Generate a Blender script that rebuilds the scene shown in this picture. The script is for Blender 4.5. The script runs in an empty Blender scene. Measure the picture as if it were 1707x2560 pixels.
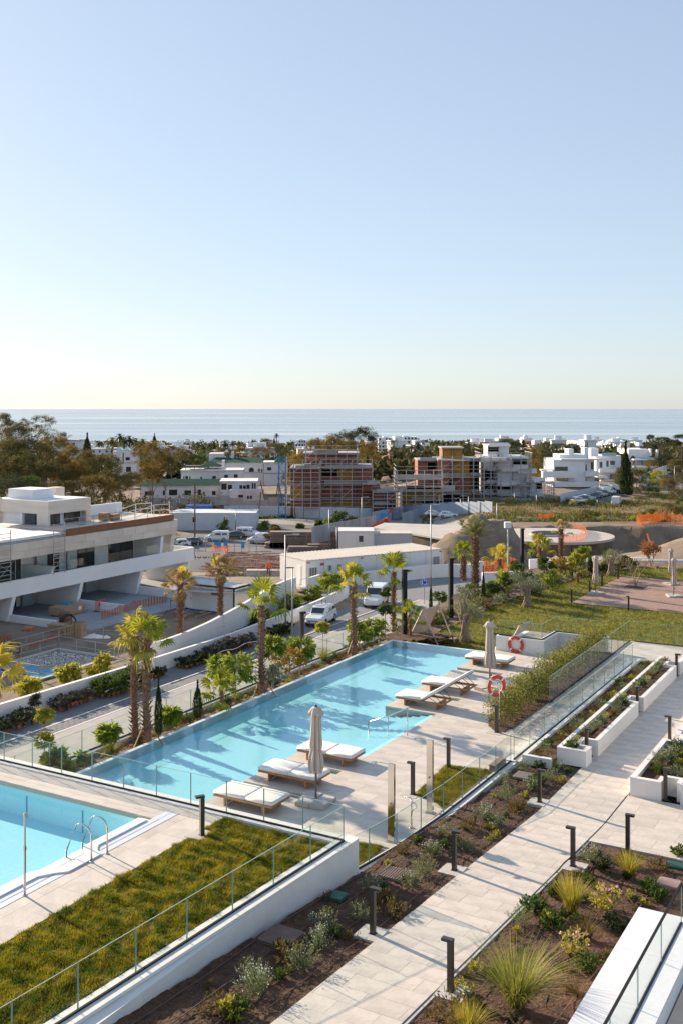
import bpy, math, random
import numpy as np
from mathutils import Vector, Matrix
SC = bpy.context.scene
COL = SC.collection
R_ = math.radians
pi = math.pi
# ------------------------------------------------------------ camera, light, exposure
FP, CXP, HYP, CZ = 2620.0, 853.5, 1021.0, 12.0
ANG = R_(29.75)
cam = bpy.data.cameras.new('camera')
cam.sensor_fit = 'VERTICAL'; cam.sensor_height = 36.0
cam.lens = 36.0*FP/2560.0
cam.shift_y = (HYP-1280.0)/2560.0
cam.clip_start = 0.1; cam.clip_end = 90000
camo = bpy.data.objects.new('camera', cam); COL.objects.link(camo)
camo.location = (0, 0, CZ); camo.rotation_euler = (pi/2, 0, 0)
SC.camera = camo
SUN_EL, SUN_AZ = 20.0, -46.0          # azimuth from +Y, negative = left
w = bpy.data.worlds.new('World'); SC.world = w; w.use_nodes = True
nt = w.node_tree; nt.nodes.clear()
sk = nt.nodes.new('ShaderNodeTexSky'); sk.sky_type = 'NISHITA'; sk.sun_disc = False
sk.sun_elevation = R_(SUN_EL); sk.sun_rotation = R_(SUN_AZ)
sk.air_density = 0.95; sk.dust_density = 0.5; sk.ozone_density = 3.2; sk.altitude = 0
bg = nt.nodes.new('ShaderNodeBackground'); bg.inputs[1].default_value = 0.13
ow = nt.nodes.new('ShaderNodeOutputWorld')
gm_ = nt.nodes.new('ShaderNodeGamma'); gm_.inputs[1].default_value = 0.43        # compresses the physical range of the sky
mu_ = nt.nodes.new('ShaderNodeMix'); mu_.data_type = 'RGBA'; mu_.blend_type = 'MULTIPLY'; mu_.inputs[0].default_value = 1
mu_.inputs[7].default_value = (1.50, 1.56, 1.66, 1)
nt.links.new(sk.outputs[0], gm_.inputs[0]); nt.links.new(gm_.outputs[0], mu_.inputs[6]); nt.links.new(mu_.outputs[2], bg.inputs[0]); nt.links.new(bg.outputs[0], ow.inputs[0])
sl = bpy.data.lights.new('sun', 'SUN'); sl.energy = 5.0; sl.angle = R_(0.53); sl.color = (1.0, 0.83, 0.62)
so = bpy.data.objects.new('sun', sl); COL.objects.link(so)
sd = Vector((math.sin(R_(SUN_AZ))*math.cos(R_(SUN_EL)), math.cos(R_(SUN_AZ))*math.cos(R_(SUN_EL)), math.sin(R_(SUN_EL))))
so.rotation_euler = sd.to_track_quat('Z', 'Y').to_euler(); so.location = (-40, 40, 60)
SC.view_settings.view_transform = 'Standard'; SC.view_settings.look = 'None'
SC.view_settings.gamma = 1.0; SC.view_settings.exposure = 1.0
SC.view_settings.use_curve_mapping = False
SC.render.engine = 'CYCLES'
cy = SC.cycles
cy.max_bounces = 8; cy.transparent_max_bounces = 24; cy.diffuse_bounces = 3; cy.glossy_bounces = 3; cy.transmission_bounces = 4
cy.caustics_reflective = False; cy.caustics_refractive = False
cy.sample_clamp_indirect = 4.0
cy.use_denoising = True

# ------------------------------------------------------------ frames
AX = (math.sin(ANG), math.cos(ANG)); RX = (math.cos(ANG), -math.sin(ANG))
def XY(px, py, z=0.0):
    Y = FP*(CZ-z)/(py-HYP); return ((px-CXP)/FP*Y, Y)
def w2p(X, Y): return (X*RX[0]+Y*RX[1], X*AX[0]+Y*AX[1])      # -> (v,u)
def p2w(v, u): return (v*RX[0]+u*AX[0], v*RX[1]+u*AX[1])
def VU(px, py, z=0.0): return w2p(*XY(px, py, z))
def ztop(pyt, Y): return CZ-(pyt-HYP)*Y/FP                     # height seen at row pyt at distance Y
def ramp(u): return 0.0 if u > 30 else 0.068*(30-u)
rnd = random.Random(7)

# ------------------------------------------------------------ materials
MATS = {}
def M(name, c1, c2=None, scale=3.0, rough=0.7, bump=0.0, bscale=None, metal=0.0, obj=0.0, isl=0.0,
      transl=0.0, detail=4.0, stretch=None, spec=0.5, dirt=None, dirt_amt=0.0, coat=0.0):
    if name in MATS: return MATS[name]
    m = bpy.data.materials.new(name); m.use_nodes = True; t = m.node_tree; N = t.nodes; L = t.links
    b = N['Principled BSDF']; out = N['Material Output']
    b.inputs['Roughness'].default_value = rough; b.inputs['Metallic'].default_value = metal
    b.inputs['Specular IOR Level'].default_value = spec
    if coat: b.inputs['Coat Weight'].default_value = coat
    col = None
    tc = N.new('ShaderNodeTexCoord'); mp = N.new('ShaderNodeMapping'); L.new(tc.outputs['Object'], mp.inputs[0])
    if stretch: mp.inputs['Scale'].default_value = stretch
    if c2 is not None:
        nz = N.new('ShaderNodeTexNoise'); nz.inputs['Scale'].default_value = scale; nz.inputs['Detail'].default_value = detail
        nz.inputs['Roughness'].default_value = 0.62
        L.new(mp.outputs[0], nz.inputs['Vector'])
        cr = N.new('ShaderNodeValToRGB'); cr.color_ramp.elements[0].position = 0.34; cr.color_ramp.elements[1].position = 0.66
        cr.color_ramp.elements[0].color = (*c1, 1); cr.color_ramp.elements[1].color = (*c2, 1)
        L.new(nz.outputs['Fac'], cr.inputs[0]); col = cr.outputs[0]
    else:
        rg = N.new('ShaderNodeRGB'); rg.outputs[0].default_value = (*c1, 1); col = rg.outputs[0]
    if dirt:
        n2 = N.new('ShaderNodeTexNoise'); n2.inputs['Scale'].default_value = scale*0.23; n2.inputs['Detail'].default_value = 7
        n2.inputs['Roughness'].default_value = 0.7
        L.new(mp.outputs[0], n2.inputs['Vector'])
        mr = N.new('ShaderNodeMapRange'); mr.inputs[1].default_value = 0.5; mr.inputs[2].default_value = 0.75; mr.inputs[4].default_value = dirt_amt
        L.new(n2.outputs['Fac'], mr.inputs[0])
        mx = N.new('ShaderNodeMix'); mx.data_type = 'RGBA'; L.new(mr.outputs[0], mx.inputs[0]); L.new(col, mx.inputs[6]); mx.inputs[7].default_value = (*dirt, 1)
        col = mx.outputs[2]
    src = None
    if obj > 0: src = (N.new('ShaderNodeObjectInfo').outputs['Random'], obj)
    if isl > 0: src = (N.new('ShaderNodeNewGeometry').outputs['Random Per Island'], isl)
    if src:
        hs = N.new('ShaderNodeHueSaturation'); a = N.new('ShaderNodeMath'); a.operation = 'MULTIPLY_ADD'
        L.new(src[0], a.inputs[0]); a.inputs[1].default_value = 2*src[1]; a.inputs[2].default_value = 1-src[1]
        L.new(a.outputs[0], hs.inputs['Value']); L.new(col, hs.inputs['Color'])
        if isl > 0:
            h = N.new('ShaderNodeMath'); h.operation = 'MULTIPLY_ADD'; L.new(src[0], h.inputs[0]); h.inputs[1].default_value = -0.06; h.inputs[2].default_value = 0.53
            L.new(h.outputs[0], hs.inputs['Hue'])
        col = hs.outputs[0]
    L.new(col, b.inputs['Base Color'])
    if bump > 0:
        nb = N.new('ShaderNodeTexNoise'); nb.inputs['Scale'].default_value = bscale or scale*3; nb.inputs['Detail'].default_value = 5
        L.new(mp.outputs[0], nb.inputs['Vector'])
        bp = N.new('ShaderNodeBump'); bp.inputs['Strength'].default_value = bump; bp.inputs['Distance'].default_value = 0.05
        L.new(nb.outputs['Fac'], bp.inputs['Height']); L.new(bp.outputs[0], b.inputs['Normal'])
    if transl > 0:
        tr = N.new('ShaderNodeBsdfTranslucent'); L.new(col, tr.inputs[0]); ms = N.new('ShaderNodeMixShader'); ms.inputs[0].default_value = transl
        L.new(b.outputs[0], ms.inputs[1]); L.new(tr.outputs[0], ms.inputs[2]); L.new(ms.outputs[0], out.inputs[0])
    MATS[name] = m; return m
def schlick(t, f0, k, normal=None):
    N = t.nodes; L = t.links; lw = N.new('ShaderNodeLayerWeight'); lw.inputs[0].default_value = .5
    if normal: L.new(normal, lw.inputs['Normal'])
    p = N.new('ShaderNodeMath'); p.operation = 'POWER'; p.inputs[1].default_value = 4.2; L.new(lw.outputs['Facing'], p.inputs[0])
    a = N.new('ShaderNodeMath'); a.operation = 'MULTIPLY_ADD'; a.inputs[1].default_value = (1-f0)*k; a.inputs[2].default_value = f0*k; a.use_clamp = True; L.new(p.outputs[0], a.inputs[0]); return a.outputs[0]
def glassmat(name, tint, refl=1.0, rough=0.0, dark=None):
    m = bpy.data.materials.new(name); m.use_nodes = True; t = m.node_tree; N = t.nodes; L = t.links
    N.clear(); out = N.new('ShaderNodeOutputMaterial')
    tr = N.new('ShaderNodeBsdfTransparent'); tr.inputs[0].default_value = (*tint, 1)
    gl = N.new('ShaderNodeBsdfGlossy'); gl.inputs['Roughness'].default_value = rough
    ms = N.new('ShaderNodeMixShader'); L.new(schlick(t, .04, refl), ms.inputs[0])
    L.new(tr.outputs[0], ms.inputs[1]); L.new(gl.outputs[0], ms.inputs[2]); L.new(ms.outputs[0], out.inputs[0])
    MATS[name] = m; return m
GLASS = glassmat('clear_glass', (0.957, 0.983, 0.972), 0.45)
GEDGE = M('glass_edge', (0.30, 0.44, 0.39), rough=0.2)
WHITE = M('white_render', (0.80, 0.77, 0.73), (0.74, 0.71, 0.68), 1.5, 0.8, 0.12, 14, dirt=(0.55, 0.47, 0.38), dirt_amt=0.25)
WHITE2 = M('white_paint', (0.82, 0.81, 0.80), (0.76, 0.75, 0.74), 0.6, 0.75, dirt=(0.5, 0.47, 0.43), dirt_amt=0.2)
COPING = M('pale_coping', (0.78, 0.76, 0.73), (0.68, 0.66, 0.63), 3, 0.55, 0.1, 20)
TILE = M('stone_tile', (0.64, 0.565, 0.49), (0.55, 0.485, 0.425), 2.2, 0.5, 0.12, 9, obj=0.07, dirt=(0.40, 0.35, 0.31), dirt_amt=0.6)
JOINT = M('tile_joint', (0.30, 0.27, 0.24), rough=0.9)
SOIL = M('dark_soil', (0.048, 0.022, 0.011), (0.112, 0.050, 0.025), 6, 0.95, 1.0, 14, dirt=(0.17, 0.09, 0.05), dirt_amt=0.55)
LAWN = M('lawn_earth', (0.06, 0.085, 0.010), (0.20, 0.18, 0.02), 2.5, 0.9, 0.8, 8)
BLADE = M('grass_blade', (0.055, 0.105, 0.006), (0.36, 0.295, 0.018), 3.2, 0.6, isl=0.45, transl=0.5, stretch=(1, .7, .2))
BRONZE = M('dark_bronze_metal', (0.075, 0.062, 0.055), rough=0.45, metal=0.4)
STEEL = M('polished_steel', (0.62, 0.60, 0.57), rough=0.12, metal=1.0)
GALV = M('galvanised_steel', (0.42, 0.42, 0.42), (0.34, 0.34, 0.35), 4, rough=0.5, metal=0.6)
DARK = M('black_metal', (0.015, 0.015, 0.017), rough=0.6, spec=0.2)
CONC = M('pale_concrete', (0.52, 0.49, 0.46), (0.44, 0.41, 0.38), 2, 0.85, 0.2, 12)
TEAK = M('teak_wood', (0.42, 0.22, 0.10), (0.30, 0.15, 0.07), 6, 0.6, 0.1, 30, stretch=(1, 6, 1))
CUSH = M('white_cushion', (0.80, 0.78, 0.75), (0.74, 0.72, 0.69), 3, 0.95, 0.15, 12)
CANV = M('cream_canvas', (0.66, 0.57, 0.49), (0.58, 0.50, 0.43), 3, 0.95, 0.2, 10, transl=0.15)
TRUNKM = M('palm_bark', (0.30, 0.17, 0.10), (0.15, 0.08, 0.05), 9, 0.95, 0.6, 30, isl=0.45)
BARK = M('tree_bark', (0.16, 0.11, 0.08), (0.24, 0.18, 0.13), 5, 0.95, 0.8, 16)
BARKP = M('pale_bark', (0.36, 0.27, 0.19), (0.25, 0.18, 0.12), 5, 0.95, 0.5, 16)
def leafm(name, a, b, isl=0.4, tr=0.4, sc=1.6, rough=0.7): return M(name, a, b, sc, rough, isl=isl, transl=tr, spec=0.18)
PALMG = leafm('palm_leaf', (0.11, 0.19, 0.022), (0.36, 0.36, 0.04), 0.3, 0.45)
PALMY = leafm('yellow_palm_leaf', (0.36, 0.33, 0.04), (0.50, 0.40, 0.07), 0.3, 0.5)
PALMD = leafm('dry_palm_leaf', (0.34, 0.22, 0.10), (0.46, 0.33, 0.17), 0.3, 0.3)
MANGO = leafm('drooping_leaf', (0.10, 0.19, 0.02), (0.34, 0.36, 0.05), 0.35, 0.45)
YELLOWL = leafm('yellow_leaf', (0.42, 0.36, 0.05), (0.30, 0.33, 0.04), 0.35, 0.5)
ORANGEL = leafm('orange_leaf', (0.34, 0.17, 0.03), (0.26, 0.24, 0.04), 0.4, 0.45)
GREEN = leafm('green_leaf', (0.045, 0.085, 0.018), (0.11, 0.16, 0.03), 0.4, 0.35)
DGREEN = leafm('dark_leaf', (0.022, 0.038, 0.016), (0.05, 0.07, 0.025), 0.4, 0.25)
CYPR = leafm('cypress_leaf', (0.030, 0.050, 0.018), (0.07, 0.09, 0.03), 0.4, 0.2)
OLIVE = leafm('olive_leaf', (0.16, 0.19, 0.12), (0.26, 0.28, 0.19), 0.35, 0.3)
ROSEM = leafm('rosemary_leaf', (0.12, 0.16, 0.07), (0.27, 0.30, 0.13), 0.4, 0.3)
HEDGE = leafm('hedge_leaf', (0.12, 0.16, 0.03), (0.32, 0.28, 0.06), 0.5, 0.45)
RUST = leafm('rust_leaf', (0.20, 0.12, 0.04), (0.13, 0.12, 0.04), 0.45, 0.35)
STRAW = leafm('straw_grass', (0.30, 0.22, 0.10), (0.20, 0.17, 0.06), 0.4, 0.3)
TUSS = leafm('tussock_blade', (0.20, 0.25, 0.04), (0.42, 0.38, 0.10), 0.35, 0.4, 5)
TUSSY = leafm('yellow_tussock_blade', (0.30, 0.34, 0.03), (0.50, 0.36, 0.07), 0.35, 0.5, 5)
FLW = M('white_flower', (0.75, 0.72, 0.74), rough=0.7, transl=0.3)
PINKF = M('pink_flower', (0.75, 0.45, 0.42), rough=0.7, transl=0.3)
OAKG = leafm('far_tree_leaf', (0.085, 0.09, 0.03), (0.22, 0.18, 0.055), 0.4, 0.3, 0.25)
GOLDL = leafm('golden_tree_leaf', (0.16, 0.12, 0.03), (0.30, 0.20, 0.05), 0.4, 0.35, 0.25)
PINEL = leafm('pine_leaf', (0.04, 0.058, 0.022), (0.095, 0.11, 0.04), 0.4, 0.25, 0.3)

# ------------------------------------------------------------ mesh building
class MB:
    def __init__(s): s.v = []; s.f = []; s.m = []
    def add(s, vs, fs, mi=0):
        o = len(s.v); s.v += [tuple(p) for p in vs]; s.f += [tuple(i+o for i in f) for f in fs]; s.m += [mi]*len(fs); return s
    def box(s, x0, x1, y0, y1, z0, z1, mi=0, mside=None):
        v = [(x0,y0,z0),(x1,y0,z0),(x1,y1,z0),(x0,y1,z0),(x0,y0,z1),(x1,y0,z1),(x1,y1,z1),(x0,y1,z1)]
        f = [(0,3,2,1),(4,5,6,7),(0,1,5,4),(1,2,6,5),(2,3,7,6),(3,0,4,7)]
        return s.add(v, f, mi)
    def cbox(s, c, d, rz=0.0, mi=0, rx=0.0, ry=0.0):
        Mx = Matrix.Translation(c) @ Matrix.Rotation(rz, 4, 'Z') @ Matrix.Rotation(ry, 4, 'Y') @ Matrix.Rotation(rx, 4, 'X')
        a, b, e = d[0]/2, d[1]/2, d[2]/2
        v = [Mx @ Vector(p) for p in [(-a,-b,-e),(a,-b,-e),(a,b,-e),(-a,b,-e),(-a,-b,e),(a,-b,e),(a,b,e),(-a,b,e)]]
        return s.add(v, [(0,3,2,1),(4,5,6,7),(0,1,5,4),(1,2,6,5),(2,3,7,6),(3,0,4,7)], mi)
    def prism(s, poly, z0, z1, mi=0):           # poly ccw list of (x,y); z1 number or function
        n = len(poly); area = sum(poly[i][0]*poly[(i+1)%n][1]-poly[(i+1)%n][0]*poly[i][1] for i in range(n))
        if area < 0: poly = poly[::-1]
        zb = z0 if callable(z0) else (lambda x, y: z0); zt = z1 if callable(z1) else (lambda x, y: z1)
        v = [(x, y, zb(x, y)) for x, y in poly]+[(x, y, zt(x, y)) for x, y in poly]
        f = [tuple(range(n))[::-1], tuple(range(n, 2*n))]+[(i, (i+1)%n, n+(i+1)%n, n+i) for i in range(n)]
        return s.add(v, f, mi)
    def tube(s, pts, r, n=6, mi=0, cap=True):
        pts = [Vector(p) for p in pts]; k = len(pts); rr = r if isinstance(r, (list, tuple)) else [r]*k
        vs = []; 
        for i, p in enumerate(pts):
            d = (pts[min(i+1, k-1)]-pts[max(i-1, 0)]).normalized()
            a = Vector((0, 0, 1)) if abs(d.z) < 0.9 else Vector((1, 0, 0))
            x = d.cross(a).normalized(); y = d.cross(x)
            for j in range(n):
                t = 2*pi*j/n; vs.append(p+x*(math.cos(t)*rr[i])+y*(math.sin(t)*rr[i]))
        fs = [(i*n+j, i*n+(j+1)%n, (i+1)*n+(j+1)%n, (i+1)*n+j) for i in range(k-1) for j in range(n)]
        if cap: fs += [tuple(range(n))[::-1], tuple(range((k-1)*n, k*n))]
        return s.add(vs, fs, mi)
    def lathe(s, prof, n=12, c=(0, 0), mi=0, cap=True):
        k = len(prof); vs = [(c[0]+r*math.cos(2*pi*j/n), c[1]+r*math.sin(2*pi*j/n), z) for r, z in prof for j in range(n)]
        fs = [(i*n+j, i*n+(j+1)%n, (i+1)*n+(j+1)%n, (i+1)*n+j) for i in range(k-1) for j in range(n)]
        if cap: fs += [tuple(range(n))[::-1], tuple(range((k-1)*n, k*n))]
        return s.add(vs, fs, mi)
    def quad(s, a, b, c, d, mi=0): return s.add([a, b, c, d], [(0, 1, 2, 3)], mi)
    def mesh(s, name, mats, smooth=False):
        me = bpy.data.meshes.new(name); me.from_pydata(s.v, [], s.f)
        for m in (mats if isinstance(mats, (list, tuple)) else [mats]): me.materials.append(m)
        if any(s.m): me.polygons.foreach_set('material_index', s.m)
        if smooth: me.polygons.foreach_set('use_smooth', [True]*len(s.f))
        me.update(); return me
def np_mesh(name, P, mats, mi=None, smooth=False):      # P: (N,k,3) loose polygons
    P = np.asarray(P, dtype=np.float32); N, k, _ = P.shape
    me = bpy.data.meshes.new(name); me.vertices.add(N*k); me.vertices.foreach_set('co', P.reshape(-1))
    me.loops.add(N*k); me.loops.foreach_set('vertex_index', np.arange(N*k, dtype=np.int32))
    me.polygons.add(N); me.polygons.foreach_set('loop_start', np.arange(0, N*k, k, dtype=np.int32)); me.polygons.foreach_set('loop_total', np.full(N, k, dtype=np.int32))
    for m in (mats if isinstance(mats, (list, tuple)) else [mats]): me.materials.append(m)
    if mi is not None: me.polygons.foreach_set('material_index', np.asarray(mi, dtype=np.int32))
    me.update(calc_edges=True); return me
def link(name, me, parent=None, loc=(0, 0, 0), rot=(0, 0, 0), scale=None):
    o = bpy.data.objects.new(name, me); COL.objects.link(o); o.location = loc; o.rotation_euler = rot
    if scale is not None: o.scale = scale if isinstance(scale, (tuple, list)) else (scale,)*3
    if parent: o.parent = parent
    return o
def part(name, mb, mat, parent, smooth=False, **k): return link(name, mb.mesh(name, mat, smooth), parent, **k)
def tag(o, label, cat, group=None, kind=None):
    if label: o['label'] = label
    if cat: o['category'] = cat
    if group: o['group'] = group
    if kind: o['kind'] = kind
    return o
def thing(name, label, cat, v, u, z=0.0, rot=0.0, group=None, scale=None):
    x, y = p2w(v, u); o = link(name, None, None, (x, y, z), (0, 0, rot-ANG), scale); return tag(o, label, cat, group)
def thing_w(name, label, cat, x, y, z=0.0, rot=0.0, group=None, scale=None):
    return tag(link(name, None, None, (x, y, z), (0, 0, rot), scale), label, cat, group)
def struct(name, mb, mat, world=False, smooth=False):
    o = link(name, mb.mesh(name, mat, smooth), None, (0, 0, 0), (0, 0, 0 if world else -ANG)); o['kind'] = 'structure'; return o
def mono(name, label, cat, mb, mat, v, u, z=0.0, rot=0.0, group=None, smooth=False):
    x, y = p2w(v, u); return tag(link(name, mb.mesh(name, mat, smooth), None, (x, y, z), (0, 0, rot-ANG)), label, cat, group)
def dup(root, v, u, z=0.0, rot=0.0, label=None, scale=None, world=False, group=None):
    r = root.copy(); COL.objects.link(r); x, y = (v, u) if world else p2w(v, u)
    r.location = (x, y, z); r.rotation_euler = (0, 0, rot-(0 if world else ANG))
    if scale is not None: r.scale = scale if isinstance(scale, (tuple, list)) else (scale,)*3
    if label: r['label'] = label
    if group: r['group'] = group
    for ch in list(root.children):
        c = ch.copy(); COL.objects.link(c); c.parent = r
        for g in list(ch.children):
            d = g.copy(); COL.objects.link(d); d.parent = c
    return r
def clip(poly, edges):
    for (ax, ay), (bx, by) in edges:
        out = []
        for i in range(len(poly)):
            p, q = poly[i], poly[(i+1) % len(poly)]
            dp = (bx-ax)*(p[1]-ay)-(by-ay)*(p[0]-ax); dq = (bx-ax)*(q[1]-ay)-(by-ay)*(q[0]-ax)
            if dp >= 0: out.append(p)
            if (dp >= 0) != (dq >= 0):
                t = dp/(dp-dq); out.append((p[0]+t*(q[0]-p[0]), p[1]+t*(q[1]-p[1])))
        poly = out
        if len(poly) < 3: return []
    return poly
def ccw(poly):
    a = sum(poly[i][0]*poly[(i+1) % len(poly)][1]-poly[(i+1) % len(poly)][0]*poly[i][1] for i in range(len(poly)))
    return poly if a > 0 else poly[::-1]
def inpoly(x, y, poly):
    c = np.zeros(np.shape(x), bool); n = len(poly)
    for i in range(n):
        x0, y0 = poly[i]; x1, y1 = poly[(i+1) % n]
        if y0 == y1: continue
        c ^= ((y0 > y) != (y1 > y)) & (x < (x1-x0)*(y-y0)/(y1-y0)+x0)
    return c
TCOUNT = {}
def paving(parent, poly, z, tw=0.9, tl=0.6, mat=TILE, gap=0.006, th=0.04, stagger=0.37, name='tile', limit=300, alongv=True, cap_px=None):
    """running-bond slabs clipped to a convex polygon (v,u); z a number or function of (v,u) of the slab top"""
    poly = ccw(poly); E = [(poly[i], poly[(i+1) % len(poly)]) for i in range(len(poly))]
    zf = z if callable(z) else (lambda v, u: z)
    xs = [p[0] for p in poly]; ys = [p[1] for p in poly]
    a, b = (tw, tl) if alongv else (tl, tw)
    res = []
    if alongv:
        r0 = math.floor(min(ys)/b); r1 = math.ceil(max(ys)/b)
        for r in range(r0, r1+1):
            off = (r*stagger % 1.0)*a
            for c in range(math.floor((min(xs)-off)/a)-1, math.ceil(max(xs)/a)+1):
                x0 = c*a+off; y0 = r*b; res.append((x0, y0))
    else:
        for r in range(math.floor(min(xs)/a), math.ceil(max(xs)/a)+1):
            off = (r*stagger % 1.0)*b
            for c in range(math.floor((min(ys)-off)/b)-1, math.ceil(max(ys)/b)+1):
                res.append((r*a, c*b+off))
    tiles = []
    for x0, y0 in res:
        g = gap/2; t = clip([(x0+g, y0+g), (x0+a-g, y0+g), (x0+a-g, y0+b-g), (x0+g, y0+b-g)], E)
        if len(t) >= 3:
            cx = sum(p[0] for p in t)/len(t); cyy = sum(p[1] for p in t)/len(t)
            ar = abs(sum(t[i][0]*t[(i+1) % len(t)][1]-t[(i+1) % len(t)][0]*t[i][1] for i in range(len(t))))/2
            if ar > 0.004: tiles.append((cyy, cx, t))
    tiles.sort(key=lambda q: q[0])
    k = TCOUNT.get(parent.name, 0)
    rest = MB()
    for cyy, cx, t in tiles:
        dz = rnd.uniform(-0.0012, 0.0012)
        if k < limit:
            m = MB(); zc = zf(cx, cyy); m.prism([(p[0]-cx, p[1]-cyy) for p in t], lambda x, y: zf(cx+x, cyy+y)-zc-th, lambda x, y: zf(cx+x, cyy+y)-zc)
            link(name, m.mesh(name, mat), parent, (cx, cyy, zc+dz)); k += 1
        else: rest.prism(t, lambda x, y: zf(x, y)-th+dz, lambda x, y: zf(x, y)+dz)
    TCOUNT[parent.name] = k
    if rest.v:
        o = part(name, rest, mat, parent); o['kind'] = 'stuff'
def rect(v0, v1, u0, u1): return [(v0, u0), (v1, u0), (v1, u1), (v0, u1)]
def grass(name, label, polys, zf, n, h=(0.03, 0.07), wd=0.012, seed=1, mat=BLADE, holes=(), lean=0.5):
    """many loose blades over (v,u) polygons"""
    rg = np.random.default_rng(seed); out = []
    for poly in polys:
        xs = np.array([p[0] for p in poly]); ys = np.array([p[1] for p in poly])
        x = rg.uniform(xs.min(), xs.max(), n); y = rg.uniform(ys.min(), ys.max(), n)
        k = inpoly(x, y, poly)
        for hpoly in holes: k &= ~inpoly(x, y, hpoly)
        x, y = x[k], y[k]; m = len(x); z = zf(x, y)
        clump = 0.6+0.8*(0.5+0.5*np.sin(x*3.1+1.7*np.sin(y*2.3))*np.sin(y*3.7+1.3*np.sin(x*1.9)))
        t = rg.uniform(0, 2*pi, m); hh = rg.uniform(h[0], h[1], m)*clump
        dx, dy = np.cos(t)*wd*.5, np.sin(t)*wd*.5; lt = rg.uniform(0, 2*pi, m); ll = rg.uniform(0, lean*1.3, m)*hh
        P = np.empty((m, 3, 3)); P[:, 0] = np.stack([x-dx, y-dy, z-.005], 1); P[:, 1] = np.stack([x+dx, y+dy, z-.005], 1)
        P[:, 2] = np.stack([x+np.cos(lt)*ll, y+np.sin(lt)*ll, z+hh], 1); out.append(P)
    o = link(name, np_mesh(name, np.concatenate(out), mat), None, (0, 0, 0), (0, 0, -ANG)); tag(o, label, 'grass', None, 'stuff'); return o
def noise2(x, y, s=1.0):
    return (np.sin(x*1.7*s+1.3)*np.cos(y*2.1*s-0.4)+0.5*np.sin(x*4.3*s+y*3.1*s)+0.3*np.cos(x*9.1*s-y*7.7*s+2))/1.8
def bed(name, poly, zf, step=0.12, amp=0.04, mat=SOIL):
    """lumpy soil sheet over a (v,u) polygon"""
    xs = [p[0] for p in poly]; ys = [p[1] for p in poly]
    nx = int((max(xs)-min(xs))/step)+2; ny = int((max(ys)-min(ys))/step)+2
    X, Y = np.meshgrid(np.linspace(min(xs), max(xs), nx), np.linspace(min(ys), max(ys), ny), indexing='ij')
    rg = np.random.default_rng(len(name)+nx); Z = np.vectorize(zf)(X, Y)+amp*noise2(X, Y, 2.2)+rg.normal(0, amp*.22, X.shape)
    C = inpoly((X[:-1, :-1]+X[1:, 1:])/2, (Y[:-1, :-1]+Y[1:, 1:])/2, poly)
    idx = np.arange(nx*ny).reshape(nx, ny)
    f = np.stack([idx[:-1, :-1][C], idx[1:, :-1][C], idx[1:, 1:][C], idx[:-1, 1:][C]], 1)
    me = bpy.data.meshes.new(name); me.from_pydata(np.stack([X.ravel(), Y.ravel(), Z.ravel()], 1).tolist(), [], f.tolist())
    me.materials.append(mat); me.polygons.foreach_set('use_smooth', [True]*len(f)); me.update()
    o = link(name, me, None, (0, 0, 0), (0, 0, -ANG)); o['kind'] = 'structure'; return o
def pebbles(name, label, poly, zf, n, seed, size=(0.012, 0.035), mat=None, cat='pebbles'):
    rg = random.Random(seed); m = MB(); xs = [p[0] for p in poly]; ys = [p[1] for p in poly]; c = 0
    while c < n:
        x, y = rg.uniform(min(xs), max(xs)), rg.uniform(min(ys), max(ys)); c += 1
        if not inpoly(np.array(x), np.array(y), poly): continue
        s = rg.uniform(*size); z = zf(x, y)
        m.add([(x+s, y, z), (x, y+s*.8, z), (x-s*.9, y, z), (x, y-s, z), (x+s*.1, y, z+s*.9), (x, y, z-s*.5)], [(0, 1, 4), (1, 2, 4), (2, 3, 4), (3, 0, 4)])
    o = link(name, m.mesh(name, mat), None, (0, 0, 0), (0, 0, -ANG)); tag(o, label, cat, None, 'stuff'); return o

# ------------------------------------------------------------ foliage builders
def dirs(rg, n, zmin=-1.0):
    d = rg.normal(size=(n, 3)); d /= np.linalg.norm(d, axis=1)[:, None]
    if zmin > -1: d[:, 2] = np.where(d[:, 2] < zmin, -d[:, 2], d[:, 2])
    return d
def leaves(rg, C, L, W, D=None, jit=0.6, droop=0.0):
    """one pointed 4-corner leaf at each centre C; D = preferred direction"""
    n = len(C); d = dirs(rg, n) if D is None else D+rg.normal(0, jit, (n, 3))
    d[:, 2] -= droop; d /= np.linalg.norm(d, axis=1)[:, None]+1e-9
    s = np.cross(d, rg.normal(size=(n, 3))); s /= np.linalg.norm(s, axis=1)[:, None]+1e-9
    l = (L*rg.uniform(.65, 1.3, n))[:, None]; ww = (W*rg.uniform(.7, 1.3, n))[:, None]
    P = np.empty((n, 4, 3)); P[:, 0] = C; P[:, 1] = C+d*l*.5+s*ww*.5; P[:, 2] = C+d*l; P[:, 3] = C+d*l*.5-s*ww*.5
    return P
def clumpy(rg, ncl, per, rad, clr, zmin=-0.5, shell=0.55, center=(0, 0, 0)):
    """leaf centres in clumps spread through an ellipsoid (rad 3-tuple)"""
    d = dirs(rg, ncl, zmin); r = rg.uniform(shell, 1.0, ncl)**0.6
    cc = d*r[:, None]*np.array(rad)*rg.uniform(.82, 1.12, ncl)[:, None]+np.array(center)
    P = np.repeat(cc, per, 0); off = dirs(rg, len(P))*(rg.uniform(0, 1, len(P))**.6)[:, None]*np.array(clr if isinstance(clr, (list, tuple)) else (clr, clr, clr*.7))
    k = np.repeat(d, per, 0); return P+off, k, cc
MESHC = {}
def cached(key, fn):
    if key not in MESHC: MESHC[key] = fn()
    return MESHC[key]
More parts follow.
